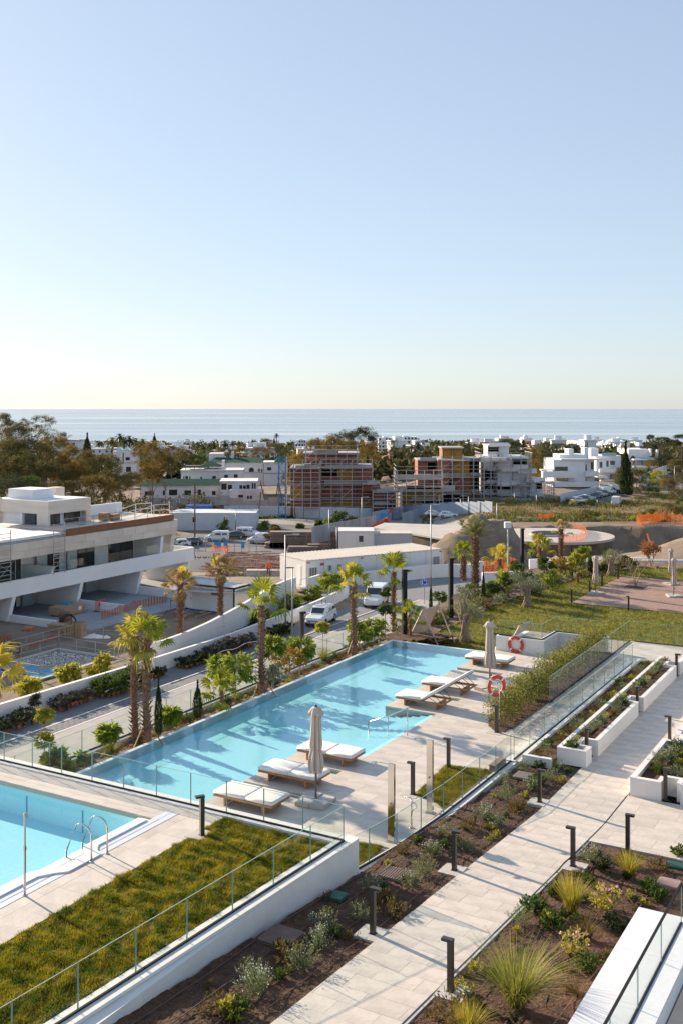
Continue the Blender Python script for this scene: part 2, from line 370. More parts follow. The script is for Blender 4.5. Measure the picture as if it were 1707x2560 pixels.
def crown_mesh(key, mat, rad, ncl=40, per=40, clr=.5, L=.2, W=.1, droop=0.2, zmin=-.5, seed=0, shell=.5, parts=None):
    def fn():
        rg = np.random.default_rng(seed+11); out = []
        for (c, r, k) in (parts or [((0, 0, 0), rad, 1.0)]):
            C, D, _ = clumpy(rg, int(ncl*k), per, r, clr, zmin, shell, c); out.append(leaves(rg, C, L, W, D, .8, droop))
        return np_mesh('crown', np.concatenate(out), mat)
    return cached(key, fn)
def trunk_mesh(key, mat, h, r0, r1, branches=4, spread=.5, seed=0, bh=.6, lean=.05, n=7):
    def fn():
        rg = random.Random(seed); m = MB(); k = 6; pts = []; x = y = 0
        for i in range(k+1):
            pts.append((x, y, h*i/k)); x += rg.uniform(-lean, lean)*h*.3; y += rg.uniform(-lean, lean)*h*.3
        m.tube(pts, [r0*1.35]+[r0+(r1-r0)*i/k for i in range(1, k+1)], n)
        for b in range(branches):
            t = rg.uniform(bh, .95); i = int(t*k); p = Vector(pts[i]); a = 2*pi*b/branches+rg.uniform(-.5, .5)
            q = p+Vector((math.cos(a)*spread*.5, math.sin(a)*spread*.5, spread*.55)); e = q+Vector((math.cos(a)*spread*.5, math.sin(a)*spread*.5, spread*.5))
            rr = r1*.8; m.tube([p, q, e], [rr, rr*.7, rr*.3], 5)
        return m.mesh('trunk', mat, True)
    return cached(key, fn)
def fan_leaf(key, mat, seed=0, R=.62, pet=.75, seg=20, droop=.35, span=270):
    """washingtonia style fan: petiole along +x from the origin then a pleated disc of strips"""
    def fn():
        rg = np.random.default_rng(seed); P = []
        def strip(a, b, w0, w1, up=(0, 0, 1)):
            a, b = np.array(a), np.array(b); d = b-a; s = np.cross(d, up); s /= np.linalg.norm(s)+1e-9
            P.append([a-s*w0, a+s*w0, b+s*w1, b-s*w1])
        strip((0, 0, 0), (pet*.6, 0, pet*.12), .02, .016); strip((pet*.6, 0, pet*.12), (pet, 0, pet*.1), .016, .014)
        h = np.array([pet, 0, pet*.1])
        for i in range(seg):
            t = math.radians(-span/2+span*i/(seg-1)); r = R*(.8+.2*math.cos(t))*rg.uniform(.9, 1.1)
            d = np.array([math.cos(t), math.sin(t), 0]); s = np.array([-math.sin(t), math.cos(t), 0]); w = r*math.radians(span/seg)*.5
            fold = .05*(1 if i % 2 else -1); zz = -.06*(1-math.cos(t))
            m1 = h+d*r*.55+np.array([0, 0, .03+zz]); m2 = h+d*r*.82+np.array([0, 0, -droop*.1+zz]); e = h+d*r+np.array([0, 0, -droop*r*rg.uniform(.4, 1.1)+zz])
            f = np.array([0, 0, fold*r])
            P.append([h, m1-s*w*.95+f, m1, m1]); P.append([h, m1, m1+s*w*.95-f, m1+s*w*.95-f])
            P.append([m1-s*w*.8+f, m1+s*w*.8-f, m2+s*w*.42, m2-s*w*.42]); P.append([m2-s*w*.42, m2+s*w*.42, e+s*.004, e-s*.004])
        return np_mesh('frond', np.array(P), mat)
    return cached(key, fn)
def palm_trunk(key, h, r, seed=0, shag=1.0):
    def fn():
        rg = random.Random(seed); m = MB(); k = max(4, int(h/.25))
        m.tube([(math.sin(i*.5+seed)*.03, math.cos(i*.4)*.02, h*i/k) for i in range(k+1)], [r*(1.25-.35*min(1, i/2))*(1+.08*math.sin(i*2.1)) for i in range(k+1)], 10)
        nn = int(h*46)
        for i in range(nn):
            z = (i+.5)/nn*h; a = i*2.39996; rr = r*.92; ca, sa = math.cos(a), math.sin(a); w_ = r*.42; L = r*rg.uniform(.75, 1.5)*shag; up = rg.uniform(.25, 1.0)
            b0 = Vector((ca*rr, sa*rr, z)); t = Vector((-sa, ca, 0)); o = Vector((ca, sa, up)).normalized()
            tip = b0+o*L; m.add([b0-t*w_, b0+t*w_, tip+t*w_*.35, tip-t*w_*.35, b0+Vector((0, 0, -.07*r/.15))], [(0, 1, 2, 3), (0, 3, 4), (1, 4, 2), (4, 3, 2)])
        return m.mesh('trunk', TRUNKM)
    return cached(key, fn)
def fan_palm(label, v, u, z, h, r=.15, nf=22, size=1.0, dead=6, seed=0, lmat='g', name='fan_palm', group=None, up=.1, braces=False, deadscale=.85):
    t = thing(name, label, 'palm tree', v, u, z, 0, group); rg = random.Random(seed)
    link('trunk', palm_trunk(('pt', round(h, 1), r, seed % 3), round(h, 1), r, seed % 3), t)
    hh = round(h, 1)
    for i in range(nf):
        a = i*2.39996+seed; e = up+(1.35-up)*(1-(i+.5)/nf)**1.0*1.0
        e = math.radians(82)*(1-(i/nf))**.9+math.radians(-25)*(i/nf)
        key = ('fl', lmat, i % 3)
        ma = {'g': PALMG, 'y': PALMY, 'm': (PALMG if (i*7+seed) % 3 else PALMY), 'd': (PALMD if (i*5+seed) % 3 else PALMY)}[lmat]
        me = fan_leaf((key, ma.name), ma, i % 3, .62, .62 if i > nf*.5 else .8, 20, .35+.3*(i % 3))
        link('frond', me, t, (math.cos(a)*r*.5, math.sin(a)*r*.5, hh-.05-.25*(i/nf)), (rg.uniform(-.3, .3), -e, a), size*rg.uniform(.82, 1.1))
    for i in range(dead):
        a = i*2.39996+seed*1.3+.5; me = fan_leaf(('fd', i % 2), PALMD, 5+i % 2, .5, .5, 14, .9, 200)
        link('dry_frond', me, t, (math.cos(a)*r*.8, math.sin(a)*r*.8, hh-.3), (rg.uniform(-.3, .3), R_(rg.uniform(62, 92)), a), size*deadscale*rg.uniform(.55, .95))
    if braces:
        for i in range(3):
            a = 2*pi*i/3+.4; b = MB().tube([(math.cos(a)*.62, math.sin(a)*.62, 0), (math.cos(a)*r, math.sin(a)*r, .75)], .025, 5); part('prop', b, TEAK, t)
    return t
def feather_frond(key, mat, L=1.6, droop=.6, n=26, ll=.34):
    def fn():
        rg = np.random.default_rng(3); P = []
        pts = [np.array([L*t*math.cos(droop*t*.9), 0, L*(t*.25-droop*t*t*.55)]) for t in np.linspace(0, 1, n)]
        for i in range(n-1):
            P.append([pts[i]+[0, -.012, 0], pts[i]+[0, .012, 0], pts[i+1]+[0, .008, 0], pts[i+1]+[0, -.008, 0]])
            if i > 3:
                l = ll*math.sin(pi*min(1, (i+2)/n*.9+.05))+.06
                for sgn in (-1, 1):
                    e = pts[i]+np.array([.45*l, sgn*l*.8, -.25*l+rg.uniform(-.05, .05)]); P.append([pts[i], pts[i]+[.03, 0, .01], e+[.01, 0, 0], e])
        return np_mesh('frond', np.array(P, dtype=object).astype(float), mat)
    return cached(key, fn)
def feather_palm(label, v, u, z, h, r=.18, nf=26, size=1.0, seed=0, mat=None, group=None, world=False, name='date_palm'):
    t = (thing_w if world else thing)(name, label, 'palm tree', v, u, z, 0, group); rg = random.Random(seed); hh = round(h, 1)
    link('trunk', palm_trunk(('pt', hh, r, seed % 2), hh, r, seed % 2, .8), t)
    for i in range(nf):
        a = i*2.39996; e = R_(84)*(1-i/nf)+R_(5)
        link('frond', feather_frond(('ff', (mat or OLIVE).name), mat or OLIVE), t, (0, 0, hh-.05), (0, -e, a), size*rg.uniform(.85, 1.1))
    return t
def shrub_mesh(key, mat, r=.35, h=.4, n=500, L=.07, W=.012, flowers=0, seed=0, stems=26, mat2=FLW, fl=.025):
    """spiky low bush: upright stems clothed with narrow leaves"""
    def fn():
        rg = np.random.default_rng(seed); S = []; mi = []
        a = rg.uniform(0, 2*pi, stems); q = rg.uniform(0, 1, stems)**.6; tip = np.stack([np.cos(a)*q*r, np.sin(a)*q*r, h*(1.05-.5*q*q)*rg.uniform(.75, 1.15, stems)], 1)
        k = rg.integers(0, stems, n); t = rg.uniform(.15, 1.0, n); base = tip*np.array([.25, .25, 0]); C = base[k]*(1-t)[:, None]+tip[k]*t[:, None]+rg.normal(0, r*.05, (n, 3)); C[:, 2] = np.maximum(C[:, 2], .01)
        D = tip[k]/np.linalg.norm(tip[k], axis=1)[:, None]+rg.normal(0, .55, (n, 3)); P = leaves(rg, C, L, W, D, .2); S.append(P); mi += [0]*n
        if flowers:
            kf = rg.integers(0, stems, flowers); Cf = tip[kf]*rg.uniform(.8, 1.05, flowers)[:, None]+rg.normal(0, r*.06, (flowers, 3)); S.append(leaves(rg, Cf, fl, fl*.9)); mi += [1]*flowers
        return np_mesh('foliage', np.concatenate(S), [mat, mat2], mi)
    return cached(key, fn)
def shrub(name, label, cat, v, u, z, me, s=1.0, rot=0.0, group=None):
    x, y = p2w(v, u); o = link(name, me, None, (x, y, z), (0, 0, rot), s); return tag(o, label, cat, group)
def tussock_mesh(key, mat, h=.9, n=260, spread=.6, w_=.006, seed=0, base=.08):
    def fn():
        rg = np.random.default_rng(seed); a = rg.uniform(0, 2*pi, n); q = rg.uniform(0, 1, n)**.7*spread; l = h*rg.uniform(.6, 1.05, n)
        b = np.stack([np.cos(a)*base*rg.uniform(0, 1, n), np.sin(a)*base*rg.uniform(0, 1, n), np.zeros(n)], 1); o = np.stack([np.cos(a), np.sin(a), np.zeros(n)], 1); s = np.stack([-np.sin(a), np.cos(a), np.zeros(n)], 1)*w_
        def pt(t): return b+o*(q*l*t*(.6+.5*t))[:, None]+np.stack([np.zeros(n), np.zeros(n), l*(t*1.05-.5*q*t*t*.9)], 1)
        P = []
        ts = [0, .35, .7, 1]
        for i in range(3):
            p0, p1 = pt(ts[i]), pt(ts[i+1]); w0 = 1-.25*i; w1 = 1-.25*(i+1) if i < 2 else .15
            P.append(np.stack([p0-s*w0, p0+s*w0, p1+s*w1, p1-s*w1], 1))
        V = np.stack(P, 1).reshape(-1, 4, 3); return np_mesh('blades', V, mat)
    return cached(key, fn)
# ============================================================ NEAR SETTING
KZ = 1.3
def flat(z): return lambda v, u: z
def kidz(v, u): return KZ-.01
def pathz(v, u): return ramp(u)
# massing of the raised garden platform (below every finished surface)
m = MB()
m.prism(rect(-26.35, -24.95, 22.9, 49.5), -12, -.45)
m.prism(rect(-24.95, -12.5, 22.9, 25.5), -12, -.06)
m.prism(rect(-17.2, -12.5, 25.5, 54.3), -12, -.06)
m.prism(rect(-24.95, -17.2, 25.5, 48.9), -12, -1.6)
m.prism(rect(-19.6, -17.2, 48.9, 54.3), -12, -.06)
m.prism(rect(-12.5, 14, 22.9, 54.3), -12, -.4)
m.prism(rect(-12.5, 14, 6, 22.9), -12, -.25)
struct('retaining_base', m, WHITE)
m = MB().prism([(-28.4, 52), (60, 52), (60, 98), (-27, 98), (-31.5, 88), (-32, 72), (-29.8, 58)], -12, -2.12)
struct('lawn_platform', m, SOIL)
# ---- children's terrace (higher, left)
m = MB()
m.prism(rect(-34, -18.2, 21.45, 22.88), -12, KZ-.045)
m.prism(rect(-18.2, -12.6, 21.9, 22.88), -12, KZ-.045)
m.prism(rect(-18.2, -12.75, 8, 21.9), -12, KZ-.045)
struct('terrace_base', m, WHITE)
kt = struct('kids_terrace_paving', MB().prism(rect(-34, -16.3, 21.5, 22.35), KZ-.1, KZ-.042).prism(rect(-17.95, -16.3, 8, 21.5), KZ-.1, KZ-.042), JOINT)
paving(kt, rect(-34, -17.2, 21.92, 22.3), KZ, 1.2, .44)
paving(kt, rect(-17.2, -16.27, 21.92, 22.3), KZ, 1.2, .44)
paving(kt, rect(-17.42, -16.27, 8, 21.92), KZ, 1.15, .9, alongv=False)
# lawn on the terrace
KL = [(-16.25, 8), (-13.80, 8), (-13.04, 21.9), (-13.06, 22.15), (-16.2, 22.2), (-16.25, 21.4)]
bed('lawn_ground', KL, kidz, .1, .02, LAWN)
NOTCH = rect(-16.6, -15.92, 20.75, 21.42)
grass('lawn', 'thick yellow green lawn on the raised terrace beside the small pool', [KL], lambda x, y: KZ+.02*noise2(x, y, 2.2)+.035*np.sin(x*7+y*11+2*np.sin(x*3.1))*np.cos(y*4.3-x*2), 250000, (.025, .09), .018, 2, holes=[NOTCH], lean=1.1)
# white retaining wall + coping of the terrace
m = MB()
def kwx(u): return -12.55-.055*max(0, 22.6-u)
m.prism([(kwx(8), 8), (kwx(22.6), 22.62), (-12.62, 22.95), (-12.95, 22.95), (kwx(8)-.22, 8)], -1, KZ-.02)
m.prism(rect(-34, -12.95, 22.35, 22.72), -1, KZ-.02)
struct('terrace_wall', m, WHITE)
m = MB(); k = 0; rows = []
u0 = 8.0
while u0 < 22.6:
    u1 = min(u0+1.1, 22.7); rows.append([(kwx(u0)+.02, u0+.003), (kwx(u1)+.02, u1-.003), (kwx(u1)-.42, u1-.003), (kwx(u0)-.42, u0+.003)]); u0 += 1.1
v0 = -34.0
while v0 < -13.0:
    rows.append(rect(v0+.003, min(v0+1.2, -13.0)-.003, 22.3, 22.76)); v0 += 1.2
tw = bpy.data.objects['terrace_wall']
for r_ in rows:
    c = (sum(p[0] for p in r_)/4, sum(p[1] for p in r_)/4)
    link('coping_stone', MB().prism([(a-c[0], b-c[1]) for a, b in r_], 0, .055).mesh('coping_stone', COPING), tw, (c[0], c[1], KZ-.018))
# ---- glass balustrades
def balustrade(name, label, pts, z, h, panel=1.2, base=True, rail=False, skip=(), thick=.018, gap=.012, zf=None):
    """frameless glass panels along a polyline (v,u) – each panel a part with green ground edges"""
    t = thing(name, label, 'glass balustrade', pts[0][0], pts[0][1], z); ox, oy = pts[0]
    for (a, b) in zip(pts[:-1], pts[1:]):
        d = math.hypot(b[0]-a[0], b[1]-a[1]); n = max(1, round(d/panel)); ang = math.atan2(b[1]-a[1], b[0]-a[0])
        for i in range(n):
            t0, t1 = i/n, (i+1)/n; L = d/n-gap; c = (a[0]+(b[0]-a[0])*(t0+t1)/2-ox, a[1]+(b[1]-a[1])*(t0+t1)/2-oy)
            zz = 0 if zf is None else zf(c[1]+oy)-z
            g = MB(); e = .007
            g.quad((-L/2+e, -thick/2, 0), (L/2-e, -thick/2, 0), (L/2-e, -thick/2, h-e), (-L/2+e, -thick/2, h-e), 0)
            g.quad((-L/2+e, thick/2, 0), (-L/2+e, thick/2, h-e), (L/2-e, thick/2, h-e), (L/2-e, thick/2, 0), 0)
            for x0, x1, z0, z1 in ((-L/2, -L/2+e, 0, h), (L/2-e, L/2, 0, h), (-L/2+e, L/2-e, h-e, h)): g.box(x0, x1, -thick/2, thick/2, z0, z1, 1)
            link('glass_panel', g.mesh('glass_panel', [GLASS, GEDGE]), t, (c[0], c[1], zz+.02), (0, 0, ang))
        if base:
            bm_ = MB().cbox(((a[0]+b[0])/2-ox, (a[1]+b[1])/2-oy, .02 if zf is None else zf((a[1]+b[1])/2)-z+.02), (d, .05, .04), ang); part('base_channel', bm_, DARK, t)
    return t
balustrade('glass_balustrade', 'glass balustrade along the top of the white wall beside the raised lawn', [(kwx(8)-.2, 8), (kwx(22.4)-.2, 22.45)], KZ+.03, .86, 1.45)
balustrade('glass_balustrade', 'glass balustrade between the small raised pool and the large infinity pool', [(-34, 22.45), (-12.78, 22.47)], KZ+.03, .85, 1.2)
# ---- kids pool
KW = KZ-.14
kp_in = [(-34, 8), (-18.2, 8), (-18.2, 17.35), (-17.98, 17.75), (-17.74, 18.0), (-17.74, 18.75), (-18.0, 18.9), (-18.14, 19.1), (-18.14, 21.1), (-34, 21.1)]
kp_out = [(-17.9, 8), (-17.9, 17.2), (-17.43, 17.75), (-17.43, 19.2), (-17.88, 19.5), (-17.88, 21.5)]
POOLT = M('pool_mosaic', (0.36, 0.76, 0.84), (0.41, 0.81, 0.88), 7, 0.35, dirt=(0.34, 0.73, 0.81), dirt_amt=0.3)
POOLW = M('pool_wall_mosaic', (0.46, 0.82, 0.88), (0.50, 0.85, 0.90), 12, 0.35)
m = MB(); m.add([(p[0], p[1], KZ-.75) for p in kp_in], [tuple(range(len(kp_in)))])
kp = struct('pool_basin', m, POOLT)
m = MB()
for a, b in zip(kp_in[1:], kp_in[2:]): m.quad((a[0], a[1], KZ-.75), (b[0], b[1], KZ-.75), (b[0], b[1], KZ-.02), (a[0], a[1], KZ-.02))
part('pool_wall', m, POOLW, kp)
m = MB()
for vv in (-20.1, -22.2, -24.3): m.box(vv, vv+.03, 21.08, 21.10, KZ-.75, KZ-.15)
m.box(-24, -18.6, 15.9, 16.4, KZ-.749, KZ-.745)
part('expansion_joint', m, M('joint_teal', (0.06, 0.28, 0.36), rough=.5), kp)
m = MB(); inn = kp_in[1:-1]                                   # white pool rim
po = [(-17.86, 8), (-17.86, 17.3), (-17.66, 17.62), (-17.44, 17.85), (-17.44, 18.95), (-17.70, 19.08), (-17.86, 19.3), (-17.86, 21.1)]
for i in range(len(inn)-0-1 if len(inn) <= len(po) else len(po)-1):
    a, b, c, d = inn[i], inn[i+1], po[i+1], po[i]
    m.prism([a, b, c, d], KZ-.3, KZ+.035)

part('pool_rim', m, M('white_pool_rim', (0.80, 0.80, 0.78), (0.72, 0.73, 0.73), 3, 0.5), kp)
m = MB()
for i in range(2): m.prism(rect(-17.85+.22*i, -17.67+.22*i, 8, 21.9), KZ-.2, KZ+.002+.002*i)
part('overflow_grate', m, M('white_grate', (0.62, 0.66, 0.72), rough=.5), kp)
def watermat(name, tint, bsc, bst, refl=1.0, dist=.02):
    m = bpy.data.materials.new(name); m.use_nodes = True; t = m.node_tree; N = t.nodes; L = t.links; N.clear()
    out = N.new('ShaderNodeOutputMaterial'); tc = N.new('ShaderNodeTexCoord'); mp = N.new('ShaderNodeMapping'); mp.inputs['Scale'].default_value = (1, .6, 1); mp.inputs['Rotation'].default_value = (0, 0, .5)
    nz = N.new('ShaderNodeTexNoise'); nz.inputs['Scale'].default_value = bsc; nz.inputs['Detail'].default_value = 3; nz.inputs['Distortion'].default_value = 1.2
    L.new(tc.outputs['Object'], mp.inputs[0]); L.new(mp.outputs[0], nz.inputs['Vector'])
    bp = N.new('ShaderNodeBump'); bp.inputs['Strength'].default_value = bst; bp.inputs['Distance'].default_value = dist; L.new(nz.outputs['Fac'], bp.inputs['Height'])
    tr = N.new('ShaderNodeBsdfTransparent'); tr.inputs[0].default_value = (*tint, 1)
    gl = N.new('ShaderNodeBsdfGlossy'); gl.inputs['Roughness'].default_value = .03; L.new(bp.outputs[0], gl.inputs['Normal'])
    ms = N.new('ShaderNodeMixShader'); L.new(schlick(t, .02, refl, bp.outputs[0]), ms.inputs[0]); L.new(tr.outputs[0], ms.inputs[1]); L.new(gl.outputs[0], ms.inputs[2]); L.new(ms.outputs[0], out.inputs[0]); return m
WATER = watermat('pool_water', (0.90, 0.97, 0.99), 2.3, .30, .55)
m = MB(); m.add([(p[0], p[1], KW) for p in kp_in], [tuple(range(len(kp_in)))]); struct('kids_pool_water', m, WATER)
# pool ladder
t = thing('pool_ladder', 'curved stainless steel ladder rails over the rim of the small raised pool', 'pool ladder', -17.55, 18.55, KZ)
for dy in (-.02, .52):
    pts = [(.18, dy, 0), (.18, dy, .62)]+[(.18-.30*(1-math.cos(a)), dy, .62+.22*math.sin(a)) for a in np.linspace(.2, 2.2, 8)]+[(-.62, dy, .1), (-.62, dy, -.5)]
    part('handrail', MB().tube(pts, .021, 8), STEEL, t, True)
    part('foot_flange', MB().lathe([(.055, 0), (.055, .012), (.03, .03)], 12, (.18, dy)), STEEL, t, True)
x, y = VU(63, 2239, KZ)
m = MB().tube([(0, 0, 0), (0, 0, 1.05)], .028, 8).tube([(0, 0, 1.05), (0, 0, 1.78)], .023, 8).lathe([(.04, 1.0), (.04, 1.08)], 8).lathe([(.05, 0), (.05, .015)], 10).lathe([(.035, 1.76), (.035, 1.82)], 8)
t = mono('steel_post', 'slim polished steel post standing at the edge of the small pool', 'post', m, STEEL, x, y, KZ)
# ---- infinity pool
FZ = -.4
PV0, PV1, PU0, PU1 = -24.72, -17.22, 25.55, 48.62
m = MB(); m.quad((PV0, PU0, FZ), (PV1, PU0, FZ), (PV1, PU1, FZ), (PV0, PU1, FZ))
ip = struct('infinity_pool_basin', m, POOLT)
m = MB(); T = -.10
m.quad((PV0, PU0, FZ), (PV0, PU0, T), (PV0, PU1, T), (PV0, PU1, FZ)); m.quad((PV0, PU1, FZ), (PV0, PU1, T), (PV1, PU1, T), (PV1, PU1, FZ)); m.quad((PV0, PU0, FZ), (PV1, PU0, FZ), (PV1, PU0, T), (PV0, PU0, T)); m.quad((PV1, PU0, FZ), (PV1, PU1, FZ), (PV1, PU1, T), (PV1, PU0, T))
part('pool_wall', m, POOLW, ip)
for k in range(5): part('pool_step', MB().box(-18.9+.36*k, PV1, 31.75, 37.55, FZ, FZ+.065*(k+1)), POOLT, ip)
RIM = M('wet_white_rim', (0.80, 0.82, 0.84), (0.72, 0.75, 0.79), 2, .25)
m = MB().box(PV0-.16, PV0, PU0, PU1+.16, -3, -.072).box(PV0, -19.0, PU1, PU1+.16, -3, -.072)
part('overflow_rim', m, RIM, ip)
m = MB(); m.quad((PV0-.02, PU0, -.085), (PV1, PU0, -.085), (PV1, PU1+.02, -.085), (PV0-.02, PU1+.02, -.085)); struct('infinity_pool_water', m, WATER)
# lounger pads in the pool, each a stone slab of its own
dk = struct('pool_deck', MB().prism(rect(-17.2, -12.7, 25.5, 54.3), -.2, -.045).prism(rect(-19.3, -17.2, 47.75, 54.3), -.2, -.045).prism(rect(-14.6, -12.6, 22.95, 25.5), -.2, -.045), JOINT)
pads = [(25.6, 27.35), (27.75, 29.75), (30.15, 31.72), (37.6, 39.65), (40.05, 42.08), (42.48, 44.42), (44.82, 47.72)]
for a, b in pads:
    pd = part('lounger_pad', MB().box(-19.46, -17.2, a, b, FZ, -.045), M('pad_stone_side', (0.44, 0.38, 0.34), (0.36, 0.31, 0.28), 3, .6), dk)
paving(dk, rect(-17.2, -12.95, 25.5, 49.0), 0, 1.2, .6)
for a, b in pads:
    n = 2 if b-a < 2.5 else 3
    for i in range(n):
        for (x0, x1) in ((-19.47, -18.33), (-18.33, -17.2)):
            y0, y1 = a+(b-a)*i/n, a+(b-a)*(i+1)/n
            link('tile', MB().box(x0+.003, x1-.003, y0+.003-(.01 if i == 0 else 0), y1-.003, -.05, 0).mesh('tile', TILE), dk)
paving(dk, rect(-19.3, -17.2, 47.75, 49.0), 0, 1.2, .6)
paving(dk, rect(-16.75, -12.95, 49.0, 51.2), 0, 1.2, .6)
paving(dk, [(-17.2, 23.0), (-14.4, 23.0), (-13.5, 25.0), (-13.4, 25.5), (-17.2, 25.5)], 0, 1.2, .6)
# small lawns set into the deck
GA = [VU(*p) for p in ((840, 2096), (862, 2098), (952, 2120), (900, 2160), (866, 2182))]
GA = [(-14.35, 23.0), (-14.5, 24.6), (-14.3, 25.35), (-13.25, 25.45), (-13.1, 23.0)]
GB = [(-14.2, 29.4), (-14.45, 32.3), (-12.92, 32.6), (-12.92, 28.75), (-13.35, 29.1)]
for i, g_ in enumerate((GA, GB)):
    bed('lawn_ground', g_, flat(.004+.004*i), .1, .008, LAWN)
    grass('lawn', ['small corner lawn on the deck behind the end of the white wall', 'small square lawn set into the pool deck beside the glass'][i], [g_], lambda x, y: x*0+.01, 26000, (.03, .075), .014, 5+i, lean=1.0)
# right-hand kerb of the deck and its glass
EK = [(-13.2, 23.0), (-12.85, 25.5), (-12.68, 28.2), (-12.62, 33.6)]
m = MB()
for a, b in zip(EK, EK[1:]): m.prism([(a[0]-.12, a[1]), (a[0]+.2, a[1]), (b[0]+.2, b[1]), (b[0]-.12, b[1])], -.6, .06)
m.prism(rect(-12.62-.2, -12.3, 33.6, 49.6), -.3, .10)
struct('deck_kerb', m, COPING)
balustrade('glass_balustrade', 'glass balustrade along the deck kerb above the rosemary bed', EK, .06, .9, 1.3)
balustrade('glass_balustrade', 'low glass balustrade beside the stepped white planters', [(-12.55, 33.7), (-12.5, 49.2)], .10, .85, 1.5)
balustrade('glass_balustrade', 'long glass balustrade between the photinia hedge and the walkway', [(-13.82, 41.2), (-13.9, 54.2)], .02, 1.05, 1.15)
balustrade('glass_balustrade', 'glass balustrade at the far edge of the paved landing above the lawn', [(-13.7, 54.25), (6, 54.25)], .02, 1.0, 2.3)
# walkway between hedge and planters, landing
wk = struct('walkway_paving', MB().prism(rect(-13.7, -12.72, 33.6, 49.3), -.2, -.042).prism(rect(-13.95, 10, 49.3, 54.3), -.2, -.042), JOINT)
paving(wk, rect(-13.7, -12.84, 33.6, 49.6), 0, .9, .6)
paving(wk, rect(-13.95, 10, 49.6, 54.3), 0, 1.2, .6)
# lifebuoy wall
m = MB()
m.box(-19.2, -16.72, 49.0, 49.3, -.1, .72); m.box(-17.02, -16.72, 49.3, 51.2, -.1, .72); m.box(-17.02, -14.2, 51.2, 51.5, -.1, .72)
struct('low_garden_wall', m, WHITE)
balustrade('glass_balustrade', 'glass balustrade on top of the low wall that carries the lifebuoy', [(-19.1, 49.15), (-16.87, 49.15), (-16.87, 51.35), (-14.3, 51.35)], .72, .75, 1.9)
# outer strip of planting with its kerb and glass on the far side of the infinity pool
bed('planting_strip', rect(-26.1, -24.98, 22.9, 49.5), flat(-.32), .1, .05, M('dry_soil', (0.16, 0.10, 0.06), (0.25, 0.17, 0.11), 5, .95, .8, 14))
bed('planting_strip', rect(-27.6, -24.98, 49.5, 58), lambda v, u: -.32-.35*(u-49.5)*.45 if u > 49.5 else -.3, .15, .06, SOIL)
struct('strip_kerb', MB().box(-26.35, -26.08, 22.9, 49.6, -1.2, -.16), COPING)
balustrade('glass_balustrade', 'glass balustrade behind the palms on the far kerb of the infinity pool', [(-26.25, 22.9), (-26.25, 47.6)], -.16, .8, 1.5)
# ---- main path (ramps up towards the viewer) and plaza
pt = struct('garden_path', MB().prism(rect(-10.42, -8.44, 12, 56), -1, lambda x, y: ramp(y)-.042 if y < 50 else -.042), JOINT)
m = MB(); m.prism(rect(-10.42, -8.44, 30, 49.6), -1, -.042); m.prism(rect(-10.42, -8.44, 10, 30), -1, lambda x, y: ramp(y)-.042)
pt.data = m.mesh('garden_path', JOINT); paving(kt, rect(-34, -17.44, 21.32, 21.915), KZ, 1.2, .4)
paving(pt, rect(-10.42, -8.46, 30, 49.6), 0, .9, .55)
paving(pt, rect(-10.42, -8.46, 13, 30), pathz, .9, .55)
pz = struct('plaza_paving', MB().prism([(-8.42, 28.4), (-8.42, 30), (6, 30), (6, 28.4)], -.8, lambda v, u: ramp(u)-.045).prism(rect(-8.42, 6, 30, 32.6), -.8, -.045), JOINT)
paving(pz, [(-8.42, 28.4), (-8.42, 32.62), (4, 32.62), (4, 28.4)], pathz, 1.2, .8)
part('expansion_gap', MB().prism(rect(-8.462, -8.43, 26.7, 30), lambda x, y: ramp(y)-.03, lambda x, y: ramp(y)+.001).prism(rect(-8.462, -8.43, 30, 32.6), -.03, .001), DARK, pt)
# ---- planting beds
LB = [(-12.95, 9), (-10.42, 9), (-10.42, 33.6), (-12.3, 33.6), (-12.45, 28.2), (-12.6, 25.5), (-12.5, 22.7)]
def lbz(v, u): return ramp(u)-.07+.06*max(0, min(1, (-v-10.9)))
LBED = bed('planting_bed', LB, lbz, .09, .03)
RB = [(-8.42, 9), (-5.66, 9), (-5.66, 22.9), (3, 22.9), (3, 28.35), (-8.3, 28.35)]
def rbz(v, u): return ramp(u)-.06+.03*math.sin(v*1.3)
bed('planting_bed', RB, rbz, .09, .035)
struct('bed_kerb', MB().prism(rect(-8.44, -8.38, 9, 28.4), -.5, lambda v, u: ramp(u)-.015).prism(rect(-8.38, 3, 28.34, 28.4), -.3, .03), CONC)
STONE = M('bed_gravel', (0.15, 0.09, 0.06), (0.26, 0.18, 0.12), 30, .9)
pebbles('soil_crumbs', 'small stones and clods scattered over the left planting bed', LB, lambda x, y: lbz(x, y)+.01, 2600, 3, (.006, .022), STONE, 'gravel')
pebbles('soil_crumbs', 'small stones and clods scattered over the right planting bed', RB, lambda x, y: rbz(x, y)+.01, 3000, 4, (.006, .022), STONE, 'gravel')
HOSE = M('brown_hose', (0.12, 0.055, 0.035), rough=.6)
for vv, zz in ((-10.75, lbz), (-11.25, lbz), (-11.9, lbz), (-12.45, lbz), (-7.75, rbz), (-6.9, rbz), (-6.1, rbz)):
    o = tag(link('irrigation_hose', MB().tube([(vv+.05*math.sin(u*.9+vv), u, zz(vv, u)+.045+.012*math.sin(u*2.1)) for u in np.arange(12, 33 if zz is lbz else 28, .6)], .011, 5).mesh('irrigation_hose', HOSE), None, (0, 0, 0), (0, 0, -ANG)), 'thin brown drip hose lying lengthwise on the dark soil', 'garden hose', 'drip hoses on the planting beds')
